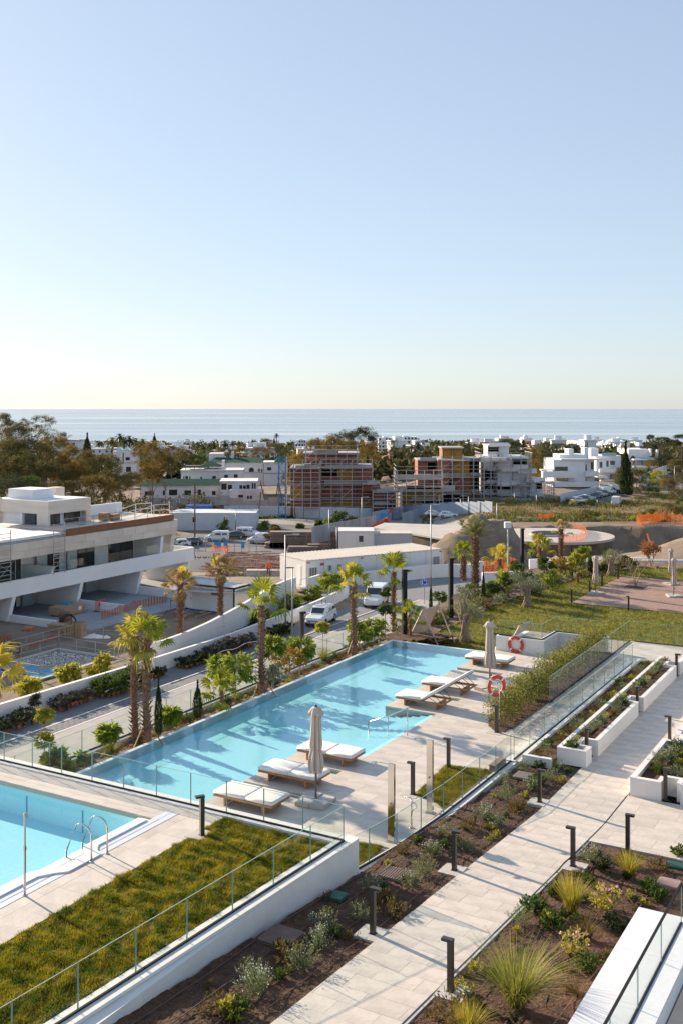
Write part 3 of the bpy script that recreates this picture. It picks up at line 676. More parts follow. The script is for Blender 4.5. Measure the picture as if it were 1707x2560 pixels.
# ---- stepped planters left of the path
def planter(name, label, walls, soilpolys, cat='planter'):
    o = mono(name, label, cat, MB(), WHITE, 0, 0, 0); mm = MB()
    for (a, b, c, d, z0, z1) in walls: mm.box(a, b, c, d, z0, z1)
    o.data = mm.mesh(name, WHITE); sp = MB()
    for (a, b, c, d, z) in soilpolys: sp.box(a, b, c, d, -.1, z)
    part('soil', sp, SOIL, o)
    cp = MB()
    for (a, b, c, d, z0, z1) in walls:
        n = max(1, round(max(b-a, d-c)/1.2)); 
        for i in range(n):
            if d-c > b-a: q = (a-.01, b+.01, c+(d-c)*i/n+.003, c+(d-c)*(i+1)/n-.003)
            else: q = (a+(b-a)*i/n+.003, a+(b-a)*(i+1)/n-.003, c-.01, d+.01)
            link('coping_slab', MB().box(*q, z1+.002, z1+.03).mesh('coping_slab', COPING), o)
    return o
PH = .52
planter('planter', 'long white planter box of three stepped bays left of the path', [
    (-12.28, -11.28, 33.75, 33.9, 0, .28), (-12.28, -12.16, 33.9, 49.4, 0, .28), (-11.28, -11.16, 34.4, 49.4, 0, PH), (-11.16, -10.28, 34.4, 34.55, 0, PH),
    (-10.42, -10.28, 34.55, 35.05, 0, PH), (-10.85, -10.42, 34.93, 35.05, 0, PH), (-10.85, -10.73, 35.05, 35.75, 0, PH), (-10.85, -10.26, 35.75, 35.87, 0, PH),
    (-10.40, -10.26, 35.87, 41.3, 0, PH), (-10.82, -10.40, 41.18, 41.3, 0, PH), (-10.82, -10.70, 41.3, 41.95, 0, PH), (-10.82, -10.22, 41.95, 42.07, 0, PH),
    (-10.36, -10.22, 42.07, 47.9, 0, PH), (-10.8, -10.36, 47.78, 47.9, 0, PH), (-10.8, -10.68, 47.9, 48.6, 0, PH), (-10.8, -10.2, 48.6, 48.72, 0, PH), (-10.34, -10.2, 48.72, 52, 0, PH)],
    [(-12.16, -11.28, 33.9, 49.4, .2), (-11.16, -10.43, 34.55, 34.93, .42), (-11.16, -10.86, 34.93, 49.4, .42), (-10.72, -10.41, 35.87, 41.17, .42), (-10.72, -10.37, 42.07, 47.77, .42)])
planter('planter', 'white planter box right of the path filled with leafy bushes', [
    (-8.36, -8.2, 32.62, 37.0, 0, .55), (-8.2, -7.42, 32.62, 32.78, 0, .55), (-7.56, -7.42, 32.78, 33.2, 0, .55), (-7.42, -6.85, 33.2, 33.34, 0, .55), (-6.99, -6.85, 32.8, 33.2, 0, .55), (-6.85, 2, 32.62, 32.78, 0, .55),
    (-8.2, -7.75, 36.85, 37.0, 0, .55), (-7.9, -7.75, 37.0, 37.7, 0, .55), (-8.1, -7.75, 37.7, 37.84, 0, .55), (-8.1, -7.95, 37.84, 49.4, 0, .55)],
    [(-8.2, 2, 33.35, 36.85, .43), (-8.2, -7.57, 32.78, 33.34, .43), (-6.84, 2, 32.78, 33.34, .43), (-7.74, 2, 36.85, 49.4, .43)])
# ---- building edge bottom right: wall, coping, glass
m = MB(); m.prism(rect(-5.64, -4.36, 6, 22.85), -1, 1.18); m.prism(rect(-4.36, 6, 22.4, 22.85), -1, 1.18); m.prism(rect(-4.36, 6, 6, 22.4), -1, .35)
bw = struct('balcony_wall', m, WHITE2)
for i in range(9):
    a = 22.85-i*1.9; part('coping_stone', MB().box(-5.67, -4.34, a-1.895, a, 1.18, 1.225), M('white_coping', (.78, .78, .80), (.72, .72, .74), 8, .6, .1, 40), bw)
for i in range(6):
    part('coping_stone', MB().box(-4.33+i*1.5, -2.835+i*1.5, 22.4, 22.85, 1.18, 1.223), MATS['white_coping'], bw)
m = MB().prism(rect(-4.33, 6, 6, 22.38), .36, .80)
part('inner_ledge', m, M('cream_wall', (.70, .56, .44), (.64, .50, .39), 2, .8), bw)
t = balustrade('glass_balustrade', 'tall glass balustrade with dark top rail on the balcony at lower right', [(-4.72, 8), (-4.72, 22.6)], 1.2, .82, 1.75)
m = MB().box(-.02, .02, 0, 14.6, .82, .86).tube([(0, 0, 0), (0, 14.6, 0)], .02, 4); part('top_rail', m, DARK, t)
# ============================================================ NEAR OBJECTS
def make_bollard(label, v, u, z, rot=0, h=.95):
    t = thing('bollard_light', label, 'bollard light', v, u, z, rot, 'dark bollard lights')
    part('post', MB().cbox((0, 0, h/2), (.105, .105, h)), BRONZE, t)
    m = MB().cbox((-.06, 0, h+.028), (.235, .115, .055)); hd = part('head', m, BRONZE, t)
    part('light_panel', MB().cbox((-.11, 0, h-.005), (.09, .09, .01)), WHITE2, hd)
    part('base_plate', MB().cbox((0, 0, .006), (.16, .16, .012)), BRONZE, t)
    return t
BL = [(506, 2088, KZ, 'bollard light at the top corner of the raised lawn', 1.0, 1), (1031, 1986, 0, 'bollard light at the near corner of the square deck lawn', 0, 1),
 (1120, 1921, 0, 'bollard light at the far corner of the square deck lawn', 0, 1), (1240, 1831, 0, 'bollard light standing next to the lifebuoy pole by the hedge', 0, 1),
 (924, 2332, .48, 'bollard light on the left path edge nearest the viewer', 3.14, 1), (1128, 2174, .3, 'bollard light on the left path edge beside the round drain cover bed', 3.14, 1),
 (1346, 2005, 0, 'bollard light on the left path edge next to the brown slatted cover', 3.14, 1), (1465, 1893, 0, 'bollard light in the first notch of the long planter', 3.14, 0),
 (1592, 1780, 0, 'bollard light in the second notch of the long planter', 3.14, 0), (1690, 1690, 0, 'bollard light in the farthest notch of the long planter', 3.14, 0),
 (1113, 2474, .75, 'bollard light on the right path edge at the bottom of the picture', 0, 1), (1429, 2165, .18, 'bollard light on the right path edge beside the tussock grasses', 0, 1),
 (1568, 2128, .1, 'bollard light standing behind the yellow tussock on the plaza edge', 3.14, 0), (1662, 2001, 0, 'bollard light in the notch at the front of the right planter', 3.14, 0),
 (1673, 1860, 0, 'bollard light in the side notch of the right planter', 0, 0)]
b0 = None
BLP = []
for px, py, z, lb, rt, plate in BL:
    v, u = VU(px, py, z)
    if z < 1 and z != 0: 
        for _ in range(6): z = ramp(u); v, u = VU(px, py, z)
    if 'left path' in lb: v = -10.62
    if 'right path' in lb: v = -8.2
    BLP.append((v, u))
    if b0 is None: b0 = make_bollard(lb, v, u, z, rt)
    else: dup(b0, v, u, z, rt, lb)
    if plate:
        mono('footing_slab', 'pale square slab under the '+lb[8:], 'slab', MB().box(-.28, .28, -.3, .3, -.06, .02), CONC if z < 1 else TILE, v+(-.05 if v < -10.4 else .05), u, z-.01 if 'deck' not in lb and 'pole' not in lb else -.012, group='pale slabs under bollard lights')
# loungers
def make_lounger(label, v, u, raised):
    t = thing('sun_lounger', label, 'sun lounger', v, u, 0, 0, 'wooden sun loungers on the pool pads')
    W, Lh = .50, 1.06
    fr = MB()
    for y in (-W+.03, W-.03): fr.box(-Lh, Lh, y-.025, y+.025, .24, .30)
    for x in (-Lh+.025, Lh-.025): fr.box(x-.025, x+.025, -W+.055, W-.055, .24, .30)
    part('frame', fr, TEAK, t)
    for i in range(14 if not raised else 8):
        x = -Lh+.12+i*.15; link('slat', MB().box(x-.05, x+.05, -W+.06, W-.06, .275, .298).mesh('slat', TEAK), t)
    for x in (-.66, .72):
        lg = MB(); lg.box(x-.03, x+.03, -W+.02, W-.02, 0, .24); part('leg', lg, TEAK, t)
    part('brace', MB().tube([(-.6, -W+.05, .04), (-.35, -W+.05, .23)], .009, 5).tube([(-.6, W-.05, .04), (-.35, W-.05, .23)], .009, 5), GALV, t)
    def cushion(name, x0, x1, rot=0):
        m_ = MB(); n = 5; th = .115; w_ = W-.01
        prof = [(0, .02), (.012, .0), (.05, 0), (th-.02, 0), (th, .03)]
        rings = []
        for zz, ins in [(0, .03), (.025, 0), (th-.03, 0), (th-.004, .025), (th, .07)]:
            rings.append([(x0+ins, -w_+ins, zz), ((x0+x1)/2, -w_+ins*.6, zz), (x1-ins, -w_+ins, zz), (x1-ins*.6, 0, zz), (x1-ins, w_-ins, zz), ((x0+x1)/2, w_-ins*.6, zz), (x0+ins, w_-ins, zz), (x0+ins*.6, 0, zz)])
        vs = [p for r in rings for p in r]; fs = [(i*8+j, i*8+(j+1) % 8, (i+1)*8+(j+1) % 8, (i+1)*8+j) for i in range(4) for j in range(8)]
        vs.append(((x0+x1)/2, 0, th+.012)); fs += [(32+j, 32+(j+1) % 8, 40) for j in range(8)]; fs.append(tuple(range(8))[::-1])
        m_.add(vs, fs); return m_
    part('seat_cushion', cushion('c', -Lh-.01, .08), CUSH, t, True, loc=(0, 0, .30))
    if not raised: part('back_cushion', cushion('c', .095, Lh+.01), CUSH, t, True, loc=(0, 0, .30))
    else:
        bc = part('back_cushion', cushion('c', .0, .98), CUSH, t, True, loc=(.1, 0, .31), rot=(0, -R_(31), 0))
        bf = MB()
        for y in (-W+.05, W-.05): bf.tube([(0.02, y, -.01), (.95, y, -.01)], .016, 5)
        bf.tube([(.9, -W+.05, -.01), (.9, W-.05, -.01)], .016, 5); part('back_frame', bf, TEAK, bc)
        pr = MB()
        for y in (-W+.05, W-.05): pr.tube([(.62, y, .62), (.95, y, .29)], .012, 5); pr.tube([(.42, y, .46), (.72, y, .29)], .012, 5)
        part('prop_arm', pr, DARK, t)
    return t
lA = make_lounger('flat white lounger on the pad nearest the viewer', -18.1, 26.2, False)
dup(lA, -18.1, 28.6, 0, 0, 'flat white lounger half hidden by the nearer closed parasol')
dup(lA, -18.1, 30.95, 0, 0, 'flat white lounger on the pad just before the pool steps')
dup(lA, -18.35, 46.1, 0, 0, 'flat white lounger behind the closed parasol, farthest from the viewer')
lB = make_lounger('lounger with raised back on the pad just past the pool steps', -18.15, 38.5, True)
dup(lB, -18.15, 40.95, 0, 0, 'lounger with raised back, second past the pool steps')
# closed parasols
def parasol_canvas(h, z0, seed):
    rg = random.Random(seed); m = MB(); n = 40; prof = [(.05, 1.0), (.17, .985), (.30, .93), (.305, .90), (.20, .885), (.19, .80), (.215, .6), (.25, .42), (.235, .37), (.21, .35), (.23, .33), (.30, .2), (.31, .08), (.24, .0)]
    ph = [rg.uniform(-1, 1) for _ in range(n)]; vs = []; H = h-z0
    for k, (r, t) in enumerate(prof):
        for j in range(n):
            a = 2*pi*j/n; f = math.cos(8*a+t*1.2)*.12+(math.cos(16*a+ph[0]*3)*.10)+ph[j]*.07
            if k < 2: f *= .2
            if 2 <= k <= 3: f = .13*math.cos(8*a)
            rr = r*.74*(1+f*1.25); zz = z0+t*H+(ph[(j*3) % n]*.05 if k == len(prof)-1 else 0)-(abs(math.cos(4*a))*.05 if k in (2, 3) else 0)
            vs.append((rr*math.cos(a), rr*math.sin(a), zz))
    m.add(vs, [(i*n+j, (i+1)*n+j, (i+1)*n+(j+1) % n, i*n+(j+1) % n) for i in range(len(prof)-1) for j in range(n)]+[tuple(range(n))])
    return m
def make_parasol(label, v, u, z, h=2.95, big=True, rot=.1, group='closed cream parasols'):
    t = thing('closed_parasol', label, 'parasol', v, u, z, rot, group)
    for i in range(2):
        for j in range(2):
            link('base_slab', MB().box(-.48+i*.485, -.485+i*.485+.475, -.48+j*.485, -.485+j*.485+.475, .01, .11+(.03 if (i+j) % 2 else 0)).mesh('base_slab', CONC), t)
    part('pole', MB().tube([(0, 0, .1), (0, 0, h-.02)], .034, 10), M('taupe_pole', (.25, .20, .17), rough=.4, metal=.4), t, True)
    part('finial', MB().lathe([(.045, h-.05), (.05, h-.01), (.02, h+.03), (.015, h+.07)], 10), BRONZE, t, True)
    part('canopy', parasol_canvas(h-.02, .95, 3), CANV, t)
    a = MB(); n = 20; zc = .95+.36*(h-.97)
    a.tube([(.168*math.cos(2*pi*i/n), .168*math.sin(2*pi*i/n), zc) for i in range(n+1)], .014, 5); part('tie_strap', a, CANV, t)
    part('crank', MB().cbox((.07, 0, .62), (.08, .05, .06)), BRONZE, t)
    return t
v, u = VU(790, 1999, .1); pA = make_parasol('closed cream parasol standing between the loungers nearest the viewer', v, u, 0)
v, u = VU(1223, 1719, .1); dup(pA, v, u, 0, 1.2, 'closed cream parasol standing in front of the lifebuoy wall')
for i, (px, py, lb) in enumerate(((1488, 1485, 'closed parasol on the lawn beside the left corner of the wooden deck'), (1683, 1492, 'closed parasol at the right end of the wooden deck, in front'), (1676, 1462, 'closed parasol at the right end of the wooden deck, behind'))):
    v, u = VU(px, py, -2); dup(pA, v, u, -1.98, .5*i, lb, .98)
# pool handrail
t = thing('pool_handrail', 'stainless handrail running down the pool steps into the water', 'handrail', -17.0, 34.6, 0)
hr = [VU(1013, 1838), VU(945, 1847, -.1), VU(892, 1848, -.1)]
part('rail', MB().tube([(0.05, 0, .98), (0, 0, 1.0), (-.72, 0, .62), (-1.55, 0, .28), (-1.62, 0, .24), (-1.62, 0, -.6)], .022, 8), STEEL, t, True)
for x, h in ((0, 1.0), (-.8, .60)): part('upright', MB().tube([(x, 0, -.9 if x else 0), (x, 0, h)], .02, 8), STEEL, t, True)
# showers
for i, (px, py, lb) in enumerate(((978, 2104, 'mirror steel shower column nearest the viewer, behind the glass'), (1074, 2032, 'mirror steel shower column beside the square deck lawn'))):
    v, u = VU(px, py, 0); t = thing('outdoor_shower', lb, 'shower', v, u, 0)
    part('column', MB().cbox((0, 0, 1.08), (.19, .09, 2.16)), STEEL, t)
    part('shower_head', MB().tube([(-.05, 0, 2.13), (-.52, 0, 2.13)], .012, 6).cbox((-.55, 0, 2.10), (.16, .16, .012)), STEEL, t)
    part('tap', MB().tube([(-.02, -.05, 1.05), (-.02, -.11, 1.05)], .03, 8), STEEL, t)
    part('base_plate', MB().cbox((0, 0, .008), (.3, .2, .016)), STEEL, t)
v, u = VU(1028, 2070, 0); t = thing('foot_shower', 'slim chrome foot tap with a looped hose on the deck', 'shower', v, u, 0)
part('column', MB().tube([(0, 0, 0), (0, 0, .82)], .022, 8), STEEL, t, True); part('spout', MB().tube([(0, 0, .82), (-.05, 0, .86), (-.22, 0, .84)], .012, 6), STEEL, t, True)
part('hose', MB().tube([(.02, 0, .75)]+[(.05+.12*math.sin(a), 0, .75-.22*a/pi) for a in np.linspace(.1, pi, 8)]+[(0, 0, .38)], .009, 5), GALV, t, True); part('base_plate', MB().lathe([(.08, 0), (.08, .015), (.03, .03)], 14), STEEL, t, True)
# lifebuoys
LRED = M('lifebuoy_red', (.62, .055, .025), (.55, .05, .02), 3, .5); 
def lifebuoy(label, v, u, z, rot, R=.335, r=.075, tilt=pi/2):
    t = thing('lifebuoy', label, 'lifebuoy', v, u, z, rot); n, k = 40, 10
    vs = [((R+r*math.cos(2*pi*j/k))*math.cos(2*pi*i/n), r*.75*math.sin(2*pi*j/k), (R+r*math.cos(2*pi*j/k))*math.sin(2*pi*i/n)) for i in range(n) for j in range(k)]
    fs = [(i*k+j, i*k+(j+1) % k, ((i+1) % n)*k+(j+1) % k, ((i+1) % n)*k+j) for i in range(n) for j in range(k)]
    part('ring', MB().add(vs, fs), LRED, t, True)
    for q in range(4):
        a0 = pi/4+q*pi/2; m = MB(); rr = r+.006
        for i in range(4):
            a = a0-.1+.2*i/3
            m.v += [((R+rr*math.cos(2*pi*j/k))*math.cos(a), rr*.78*math.sin(2*pi*j/k), (R+rr*math.cos(2*pi*j/k))*math.sin(a)) for j in range(k)]
        m.f = [(i*k+j, i*k+(j+1) % k, (i+1)*k+(j+1) % k, (i+1)*k+j) for i in range(3) for j in range(k)]; m.m = [0]*len(m.f)
        part('white_band', m, CUSH, t, True)
    part('grab_line', MB().tube([((R+r+.02+.02*math.cos(4*2*pi*i/32))*math.cos(2*pi*i/32), 0, (R+r+.02+.02*math.cos(4*2*pi*i/32))*math.sin(2*pi*i/32)) for i in range(33)], .008, 4), CUSH, t)
    return t
v, u = VU(1302, 1606, .35); lifebuoy('red lifebuoy with white bands hanging on the low white wall', v, 48.92, .40, 0)
v, u = VU(1247, 1816, 0)
t = thing('lifebuoy_pole', 'slim white pole that carries a lifebuoy beside the hedge', 'pole', v, u, 0)
part('pole', MB().tube([(0, 0, 0), (0, 0, 1.62)], .02, 8), WHITE2, t, True); part('hook', MB().tube([(0, 0, 1.55), (-.12, 0, 1.58), (-.14, 0, 1.66)], .014, 6), WHITE2, t)
lifebuoy('red lifebuoy hanging on the white pole beside the hedge', v-.1, u-.03, 1.52, .95)
# covers and boxes in the beds
def cover(label, cat, v, u, z, w_, d, mat, rot=0, slats=0, th=.06, name='drain_cover', grid=False):
    t = thing(name, label, cat, v, u, z, rot); part('frame', MB().box(-w_/2, w_/2, -d/2, d/2, 0, th*.6), mat, t)
    if slats:
        for i in range(slats):
            y = -d/2+d*(i+.5)/slats
            if grid:
                for j in range(slats):
                    x = -w_/2+w_*(j+.5)/slats; link('grate_bar', MB().box(x-w_/slats*.32, x+w_/slats*.32, y-d/slats*.32, y+d/slats*.32, th*.6, th).mesh('grate_bar', mat), t)
            else: link('slat', MB().box(-w_/2, w_/2, y-d/slats*.38, y+d/slats*.38, th*.6, th).mesh('slat', mat), t)
    else: part('lid', MB().prism([(w_/2*.94*a, d/2*.94*b) for a, b in ((-1, -.85), (-.85, -1), (.85, -1), (1, -.85), (1, .85), (.85, 1), (-.85, 1), (-1, .85))], th*.6, th), mat, t)
    return t
CBRN = M('brown_cover', (.13, .075, .06), (.17, .10, .08), 5, .6); CTAUPE = M('taupe_cover', (.26, .20, .18), (.22, .17, .15), 4, .7); CGRN = M('green_cover', (.03, .10, .07), (.04, .13, .09), 5, .5)
def bedcover(px, py, zf, *a, **k):
    z = .2
    for _ in range(6): v, u = VU(px, py, z); z = zf(v, u)+.02
    return a[0], a[1], v, u, z
for px, py, zf, lb, w_, d, mt, sl, gr in ((702, 2346, lbz, 'large dark brown square cover in the left bed beside the white wall', .78, .82, CBRN, 0, 0), (842, 2244, lbz, 'green plastic valve box lid in the left bed', .42, .42, CGRN, 0, 0),
    (983, 2188, lbz, 'taupe grid cover in the left bed below the deck kerb', .62, .62, CTAUPE, 9, 1), (1307, 1942, lbz, 'brown slatted cover in the left bed near the planter', .55, .62, CTAUPE, 8, 0),
    (1690, 2168, rbz, 'green valve box lid at the far right of the right bed', .5, .35, CGRN, 6, 0), (1670, 2212, rbz, 'pinkish square slab cover at the right edge of the right bed', .55, .5, M('pink_cover', (.42, .28, .24), (.36, .24, .2), 4, .8), 0, 0)):
    _, _, v, u, z = bedcover(px, py, zf, lb, '')
    cover(lb, 'drain cover', v, u, z, w_, d, mt, 0, sl, .07, 'valve_box_lid' if 'green' in lb else 'drain_cover', bool(gr))
# small wooden box by the square lawn
v, u = VU(1250, 1922, 0); mono('wooden_box', 'small brown wooden box on the deck beside the glass', 'box', MB().box(-.1, .1, -.5, .5, 0, .22).box(-.11, .11, -.52, .52, .22, .25), CTAUPE, v-.1, u, .002)
# spotlight in the bed + black pipe
v, u = VU(1365, 2530, .6); t = thing('garden_spotlight', 'small black spike spotlight in the bottom of the right bed', 'spotlight', v, u, rbz(v, u)); part('spike', MB().tube([(0, 0, 0), (0, 0, .14)], .008, 5), DARK, t); part('lamp_head', MB().tube([(0, 0, .12), (0, .1, .2)], [.03, .04], 8), DARK, t)
t = mono('black_pipe', 'bent black pipe sticking up beside the right path edge bollard', 'pipe', MB().tube([(-.15, -.45, .02), (0, -.1, .22), (.12, .35, .30)], .018, 6), DARK, BLP[11][0]-.12, BLP[11][1]-.25, .22)
# ---- plants in the beds
ro = [shrub_mesh(('ro', i), ROSEM, .34, .36, 900, .05, .011, 70 if i < 2 else 10, i, 34) for i in range(3)]
gr_ = [shrub_mesh(('gr', i), GREEN, .27, .27, 420, .07, .035, 0, i+5, 22) for i in range(2)]
yl_ = [shrub_mesh(('yl', i), YELLOWL, .22, .2, 260, .06, .03, 0, i+8, 16) for i in range(2)]
pk = shrub_mesh(('pk', 0), YELLOWL, .25, .36, 420, .07, .02, 60, 3, 22, PINKF, .04)
rs = [shrub_mesh(('rs', i), RUST, .3, .22, 420, .07, .02, 0, i+12, 20) for i in range(2)]
dkb = [shrub_mesh(('dk', i), DGREEN, .26, .26, 420, .06, .03, 0, i+15, 22) for i in range(2)]
def bedplant(px, py, zf, me, s, label, cat='bush', group=None, name='rosemary_bush', hpx=None):
    z = .2
    for _ in range(6): v, u = VU(px, py, z); z = zf(v, u)
    return shrub(name, label, cat, v, u, z-.01, me, s, rnd.uniform(0, 6), group)
ROS = [(640, 2490, 1.0, 'big rosemary bush with white flowers nearest the bottom of the left bed'), (632, 2450, .85, 'darker rosemary bush behind the biggest flowering one'), (752, 2422, 1.0, 'rosemary bush with pale flowers between the large brown cover and the path'),
 (802, 2372, .9, 'rounded rosemary bush right of the large brown cover'), (812, 2325, .9, 'grey rosemary bush above the large brown cover'), (898, 2300, .85, 'rosemary bush pressed against the nearest left path bollard'),
 (928, 2232, .8, 'rosemary bush just right of the green lid'), (1024, 2218, .85, 'bright rosemary bush in front of the taupe grid cover'), (1055, 2186, .9, 'bright rosemary bush right of the taupe grid cover'), (1078, 2140, .85, 'rosemary bush with tiny flowers above the taupe grid cover'),
 (1115, 2090, .75, 'rosemary bush under the deck kerb near the foot tap'), (1165, 2125, .7, 'flowering rosemary bush beside the second left path bollard'), (1208, 2050, .95, 'tall rosemary bush in the middle of the left bed'), (1243, 2066, .8, 'rounded bright rosemary bush at the path side of the left bed'),
 (1265, 2000, 1.0, 'broad pale rosemary bush left of the third bollard'), (1262, 1962, .85, 'rosemary bush below the glass left of the slatted cover'), (1330, 1975, .85, 'rosemary bush between the slatted cover and the third bollard'), (1372, 1952, .9, 'rosemary bush right of the third left path bollard'),
 (1308, 1925, .8, 'rosemary bush beyond the slatted cover'), (1395, 1930, .8, 'rosemary bush at the foot of the long planter')]
for i, (px, py, s, lb) in enumerate(ROS): bedplant(px, py, lbz, ro[i % 3], s*1.28, lb, 'rosemary')
for i, (px, py, me, s) in enumerate([(700, 2448, gr_[0], .6), (840, 2340, gr_[1], .6), (975, 2290, rs[0], 1.1), (960, 2255, rs[1], 1.0), (1010, 2130, rs[0], .8), (1045, 2110, gr_[0], .7), (1130, 2110, rs[1], .8), (1180, 2075, rs[0], 1.0), (1225, 2075, yl_[0], .7), (1235, 2092, yl_[1], .7),
   (1290, 2030, rs[1], 1.1), (1310, 1992, yl_[0], .7), (1345, 1960, gr_[0], .9), (1400, 1955, yl_[1], .8), (570, 2545, yl_[0], 1.2), (600, 2530, gr_[1], .8), (540, 2525, rs[0], 1.0), (1350, 1920, gr_[1], .8), (1420, 1935, gr_[0], .6), (720, 2400, rs[0], 1.1)]):
    bedplant(px, py, lbz, me, s*1.25, 'low leafy plant growing between the rosemary bushes of the left bed', 'plant', 'low leafy plants in the left bed', 'bed_plant')
for i in range(26):
    u = 15.5+i*.68; v = rnd.uniform(-12.3, -10.75)
    shrub('bed_plant', 'small low weed or seedling in the left bed', 'plant', v, u, lbz(v, u)-.01, [gr_[0], rs[0], yl_[1], rs[1], gr_[1]][i % 5], rnd.uniform(.45, .8), rnd.uniform(0, 6), 'small seedlings in the left bed')
for i in range(34):
    u = rnd.uniform(15.5, 28); v = rnd.uniform(-8.2, -5.8)
    shrub('bed_plant', 'small low weed or seedling in the right bed', 'plant', v, u, rbz(v, u)-.01, [rs[0], gr_[1], rs[1], yl_[0], dkb[0]][i % 5], rnd.uniform(.4, .85), rnd.uniform(0, 6), 'small seedlings in the right bed')
T1 = tussock_mesh('t1', TUSS, 1.35, 620, .95, .0075, 1, .10); T2 = tussock_mesh('t2', TUSSY, 1.0, 420, .62, .007, 2, .09); T3 = tussock_mesh('t3', TUSSY, .9, 420, .85, .007, 3, .09); T4 = tussock_mesh('t4', RUST, .5, 200, .9, .007, 4)
bedplant(1290, 2520, rbz, T1, 1.02, 'largest green tussock grass with long arching blades in the right bed', 'ornamental grass', None, 'tussock_grass')
bedplant(1428, 2282, rbz, T2, .95, 'upright yellow green tussock grass behind the largest one', 'ornamental grass', None, 'tussock_grass')
bedplant(1572, 2192, rbz, T3, .8, 'yellow tussock grass with orange tips in front of the plaza', 'ornamental grass', None, 'tussock_grass')
bedplant(1170, 2590, rbz, T3, .75, 'orange tipped tussock grass cut off by the bottom edge', 'ornamental grass', None, 'tussock_grass')
bedplant(1465, 2345, rbz, T4, 1.0, 'dark reddish grass clump in the middle of the right bed', 'ornamental grass', None, 'tussock_grass')
bedplant(1440, 2490, rbz, T4, .5, 'small dark grass clump below the reddish one', 'ornamental grass', None, 'tussock_grass')
RBP = [(1505, 2178, dkb[0], 1.0, 'dark rounded bush at the corner where bed and plaza meet'), (1478, 2160, ro[0], .95, 'pale green bush beside the right path bollard base'), (1545, 2330, dkb[1], 1.1, 'compact rounded bush beside the balcony wall'), (1510, 2275, pk, 1.25, 'bright green plant with pink flower spikes'),
 (1435, 2385, pk, 1.05, 'plant with white pink flowers behind the largest tussock'), (1465, 2425, gr_[0], 1.0, 'green bush right of the largest tussock'), (1335, 2280, gr_[1], 1.0, 'loose pale plant left of the upright tussock'), (1388, 2240, gr_[0], .8, 'small pale plant beside the path edge above the upright tussock'),
 (1300, 2310, ro[2], .8, 'grey leaved plant close to the path edge'), (1375, 2310, yl_[0], 1.0, 'yellow green sprout below the upright tussock'), (1378, 2320, gr_[1], 1.0, 'bushy green clump above the largest tussock'), (1190, 2520, dkb[0], .6, 'small rounded plant near the bottom path bollard'),
 (1155, 2475, yl_[1], .8, 'yellow tipped sprout near the bottom path bollard'), (1125, 2545, rs[0], 1.3, 'dark orange green bush at the bottom edge'), (1240, 2445, gr_[1], .7, 'pale leafed seedling left of the largest tussock'), (1192, 2430, yl_[0], .8, 'small yellow plant by the path edge'),
 (1620, 2230, gr_[0], .9, 'green plant near the pinkish slab'), (1645, 2250, gr_[1], .9, 'green plant in front of the pinkish slab'), (1610, 2265, yl_[0], .6, 'tiny yellow green plant above the balcony corner'), (1698, 2145, gr_[0], .9, 'green plant beside the far green lid'),
 (1560, 2160, rs[1], 1.0, 'brown grassy plant behind the yellow tussock'), (1640, 2170, rs[0], .9, 'rusty low plant near the far green lid'), (1455, 2250, gr_[1], .6, 'small round leaved plant right of the upright tussock'), (1575, 2240, yl_[1], .6, 'small yellow plant in the middle of the right bed'), (1515, 2400, rs[1], .7, 'small orange plant below the compact bush')]
for px, py, me, s, lb in RBP: bedplant(px, py, rbz, me, s*1.3, lb, 'bush', None, 'bed_plant')
# planter plants
k = 0
for u in np.arange(34.2, 49.2, .62):
    shrub('planter_plant', 'low shrub in the narrow rear trough of the long planter', 'bush', -11.75+rnd.uniform(-.2, .2), u, .2, [rs[0], ro[2], gr_[0], rs[1], yl_[1]][k % 5], rnd.uniform(.8, 1.1), rnd.uniform(0, 6), 'shrubs in the rear trough of the long planter'); k += 1
for u in np.arange(34.75, 49.2, .52):
    shrub('planter_plant', 'shrub in the front trough of the long planter', 'bush', -10.98+rnd.uniform(-.05, .1)+(.12 if 36 < u < 41 or 42.3 < u < 47.6 else 0), u, .42, [ro[0], gr_[1], ro[1], yl_[0], rs[1], ro[2]][k % 6], rnd.uniform(.75, 1.1), rnd.uniform(0, 6), 'shrubs in the front trough of the long planter'); k += 1
for i in range(46):
    shrub('planter_plant', 'leafy shrub crowding the right hand planter', 'bush', (rnd.uniform(-8.0, -6.4) if i < 26 else rnd.uniform(-7.5, -3)), (rnd.uniform(33.3, 36.7) if i < 26 else rnd.uniform(36, 44)), .42, [ro[0], gr_[1], rs[0], gr_[0], ro[2], yl_[0]][i % 6], rnd.uniform(.9, 1.35), rnd.uniform(0, 6), 'shrubs crowding the right planter')
# hedge
hm = []
for i in range(3):
    def fn(i=i):
        rg = np.random.default_rng(40+i); n = 1150; C = np.stack([rg.normal(0, .27, n), rg.uniform(-.5, .5, n), rg.uniform(.08, 1.0, n)**.8*1.25*(1+.12*math.sin(i*2))*rg.uniform(.85, 1.1, n)], 1); C[:, 0] = np.clip(C[:, 0], -.5, .5)
        P = leaves(rg, C, .085, .042); st = []
        for k in range(14):
            x, y = rg.normal(0, .1), rg.uniform(-.45, .45); a = np.array([x, y, 0]); b = np.array([x+rg.normal(0, .15), y+rg.normal(0, .12), 1.15]); s = np.array([.008, 0, 0]); st.append([a-s, a+s, b+s*.5, b-s*.5])
        return np_mesh('foliage', np.concatenate([P, np.array(st)]), [HEDGE, BARK], [0]*n+[1]*14)
    hm.append(cached(('hedge', i), fn))
bed('planting_bed', [(-14.75, 36.9), (-14.1, 36.55), (-13.95, 37.2), (-13.9, 51.1), (-15.3, 51.1), (-15.3, 38.5)], flat(.03), .12, .02)
